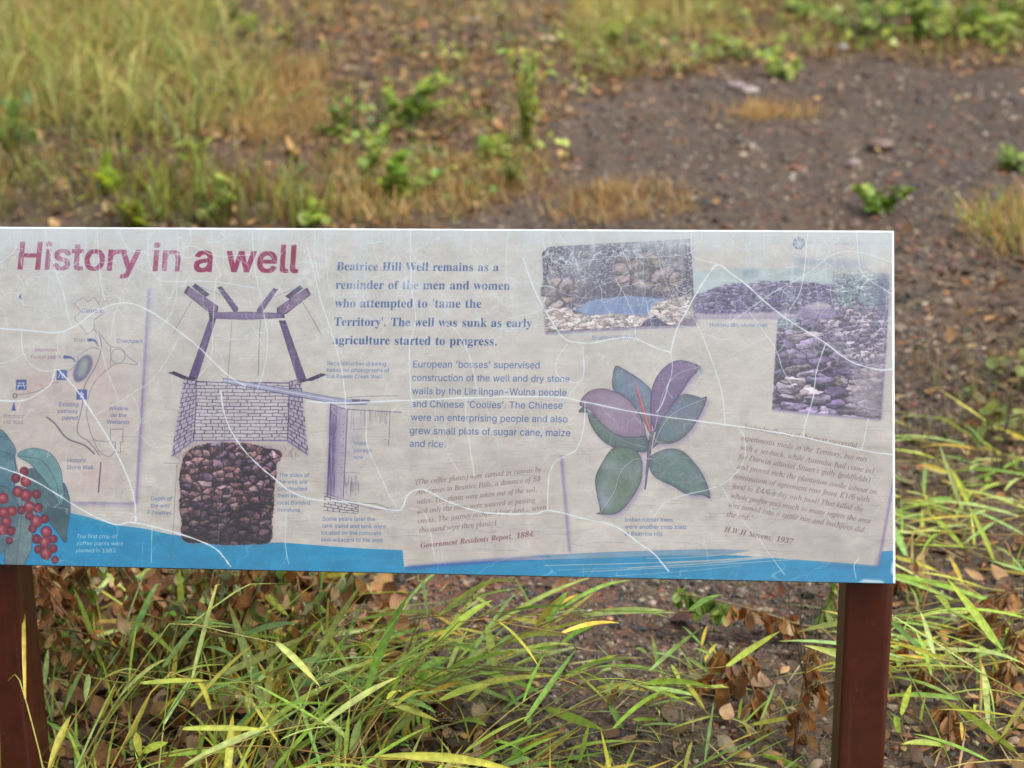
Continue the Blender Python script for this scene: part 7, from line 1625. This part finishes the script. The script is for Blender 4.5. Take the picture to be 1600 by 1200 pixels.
for k, (x, y) in enumerate(((1440, 900), (1500, 980), (1450, 1060), (1560, 1090), (1480, 1170), (1600, 1000))):
    withered(gp(x, y + 30), rng.uniform(.08, .15), rng.uniform(0, 6.28), rng.uniform(.2, .6), rng.uniform(.4, 1.1), 10, .026, DEAD, 'brown withered weed low in the grass right of the right post', 'withered weeds right of the right post')

def stalk(px, py, h, n, label, col, name='dry_stalk'):
    g = gp(px, py); root = tag(empty(name, tuple(g)), label, 'stalk'); A_ = Soup()
    for k in range(n):
        a = rng.uniform(0, 6.28); rr = rng.uniform(.01, .05); t = np.linspace(0, 1, 7)
        pts = g + np.stack([np.sin(a) * rr * t + rng.normal(0, .002, 7), np.cos(a) * rr * t, h * rng.uniform(.6, 1) * t - .01], 1)
        tube(A_, pts, .0016, .0006, pal([col], 1)[0], 4)
        for m in range(7):
            i = rng.integers(2, 6); d = norm(rng.normal(0, 1, 3) + np.array((0, 0, .8))); tube(A_, pts[i] + d * np.linspace(0, .03, 3)[:, None], .0006, .0003, pal([col], 1)[0], 3)
    A_.build('stem', M_DEAD, root, tuple(g)); return root
stalk(1262, 1088, .18, 5, 'thin dry branching stalk standing just left of the right post', (112, 104, 84))
stalk(1560, 745, .20, 5, 'thin dry branching stalk in the gravel to the right of the sign', (104, 92, 74))
stalk(925, 270, .22, 2, 'bare dark twig standing on the track beside the feathery weed', (92, 80, 68))

# ------------------------------------------------------------------ single stones and fallen leaves one can point at
def pebble(px, py, r, col, label, flat=.7):
    v, f = ICO; g = gp(px, py)
    vv = v * (1 + rng.normal(0, .12, (12, 1))) * np.array((1.15, .95, flat)) * r
    Sx = Soup(); Sx.add(vv, f, lin(col) * AL)
    o = Sx.build('pebble', M_STONE); o.location = (g[0], g[1], g[2] + r * flat * .45)
    sb = o.modifiers.new('round', 'SUBSURF'); sb.levels = sb.render_levels = 2
    return tag(o, label, 'stone')
pebble(922, 972, .0085, (226, 222, 216), 'small white pebble on the gravel under the middle of the sign')
pebble(952, 980, .007, (196, 150, 110), 'small orange-tan pebble just right of the white one')
pebble(702, 1146, .012, (190, 176, 160), 'pale pebble half hidden in the grass below the sign')
pebble(1172, 148, .035, (176, 160, 160), 'pale rock at the far edge of the gravel track', .5)
pebble(1150, 140, .04, (150, 130, 128), 'greyish pink rock left of the pale one at the far edge of the track', .5)
pebble(740, 30, .03, (206, 198, 190), 'whitish stone high on the brown litter bank')
pebble(855, 64, .045, (190, 160, 130), 'large tan stone on the litter bank above the feathery weed', .5)
pebble(1332, 262, .03, (150, 130, 124), 'grey lump of rock right of the middle of the track', .8)
pebble(1376, 236, .045, (120, 96, 84), 'dark brown clod of rock behind the small bush on the track', .6)
pebble(548, 116, .03, (200, 180, 166), 'pale stone in the litter right of the grass thicket', .5)
pebble(1316, 80, .03, (186, 182, 180), 'light grey stone in front of the dark-leaved shrub', .5)

def fallen(px, py, L, az, col, label, curl=.6, shp='oval', asp=.8):
    g = gp(px, py); Sx = Soup()
    d = np.array([[math.sin(az), math.cos(az), .12]])
    leaves(Sx, np.array([[0, 0, 0.0]]), d, np.array([[.25, -.3, 1.0]]), np.array([L]), lin(col)[None] * AL, shp, curl, asp)
    o = Sx.build('fallen_leaf', M_DEAD); o.location = (g[0], g[1], g[2] + .018)
    return tag(o, label, 'leaf')
fallen(862, 950, .034, 1.2, (190, 140, 100), 'pale curled fallen leaf on the red soil right of the grass', -.7)
fallen(1090, 985, .05, -1.2, (120, 80, 62), 'dark brown fallen leaf on the gravel below the branch tip', .5)
fallen(1150, 1085, .06, 1.4, (176, 140, 110), 'broad tan fallen leaf beside the short grass', .5)
fallen(1420, 905, .055, 2.6, (190, 144, 96), 'large tan fallen leaf against the right side of the right post', .7)
fallen(640, 905, .055, 2.2, (170, 118, 74), 'long curled brown leaf under the lower rim of the sign', -.8, 'lance', 1.5)
fallen(1285, 890, .05, .5, (176, 160, 156), 'grey dry leaf on the gravel just under the sign rim near the right post', .4)
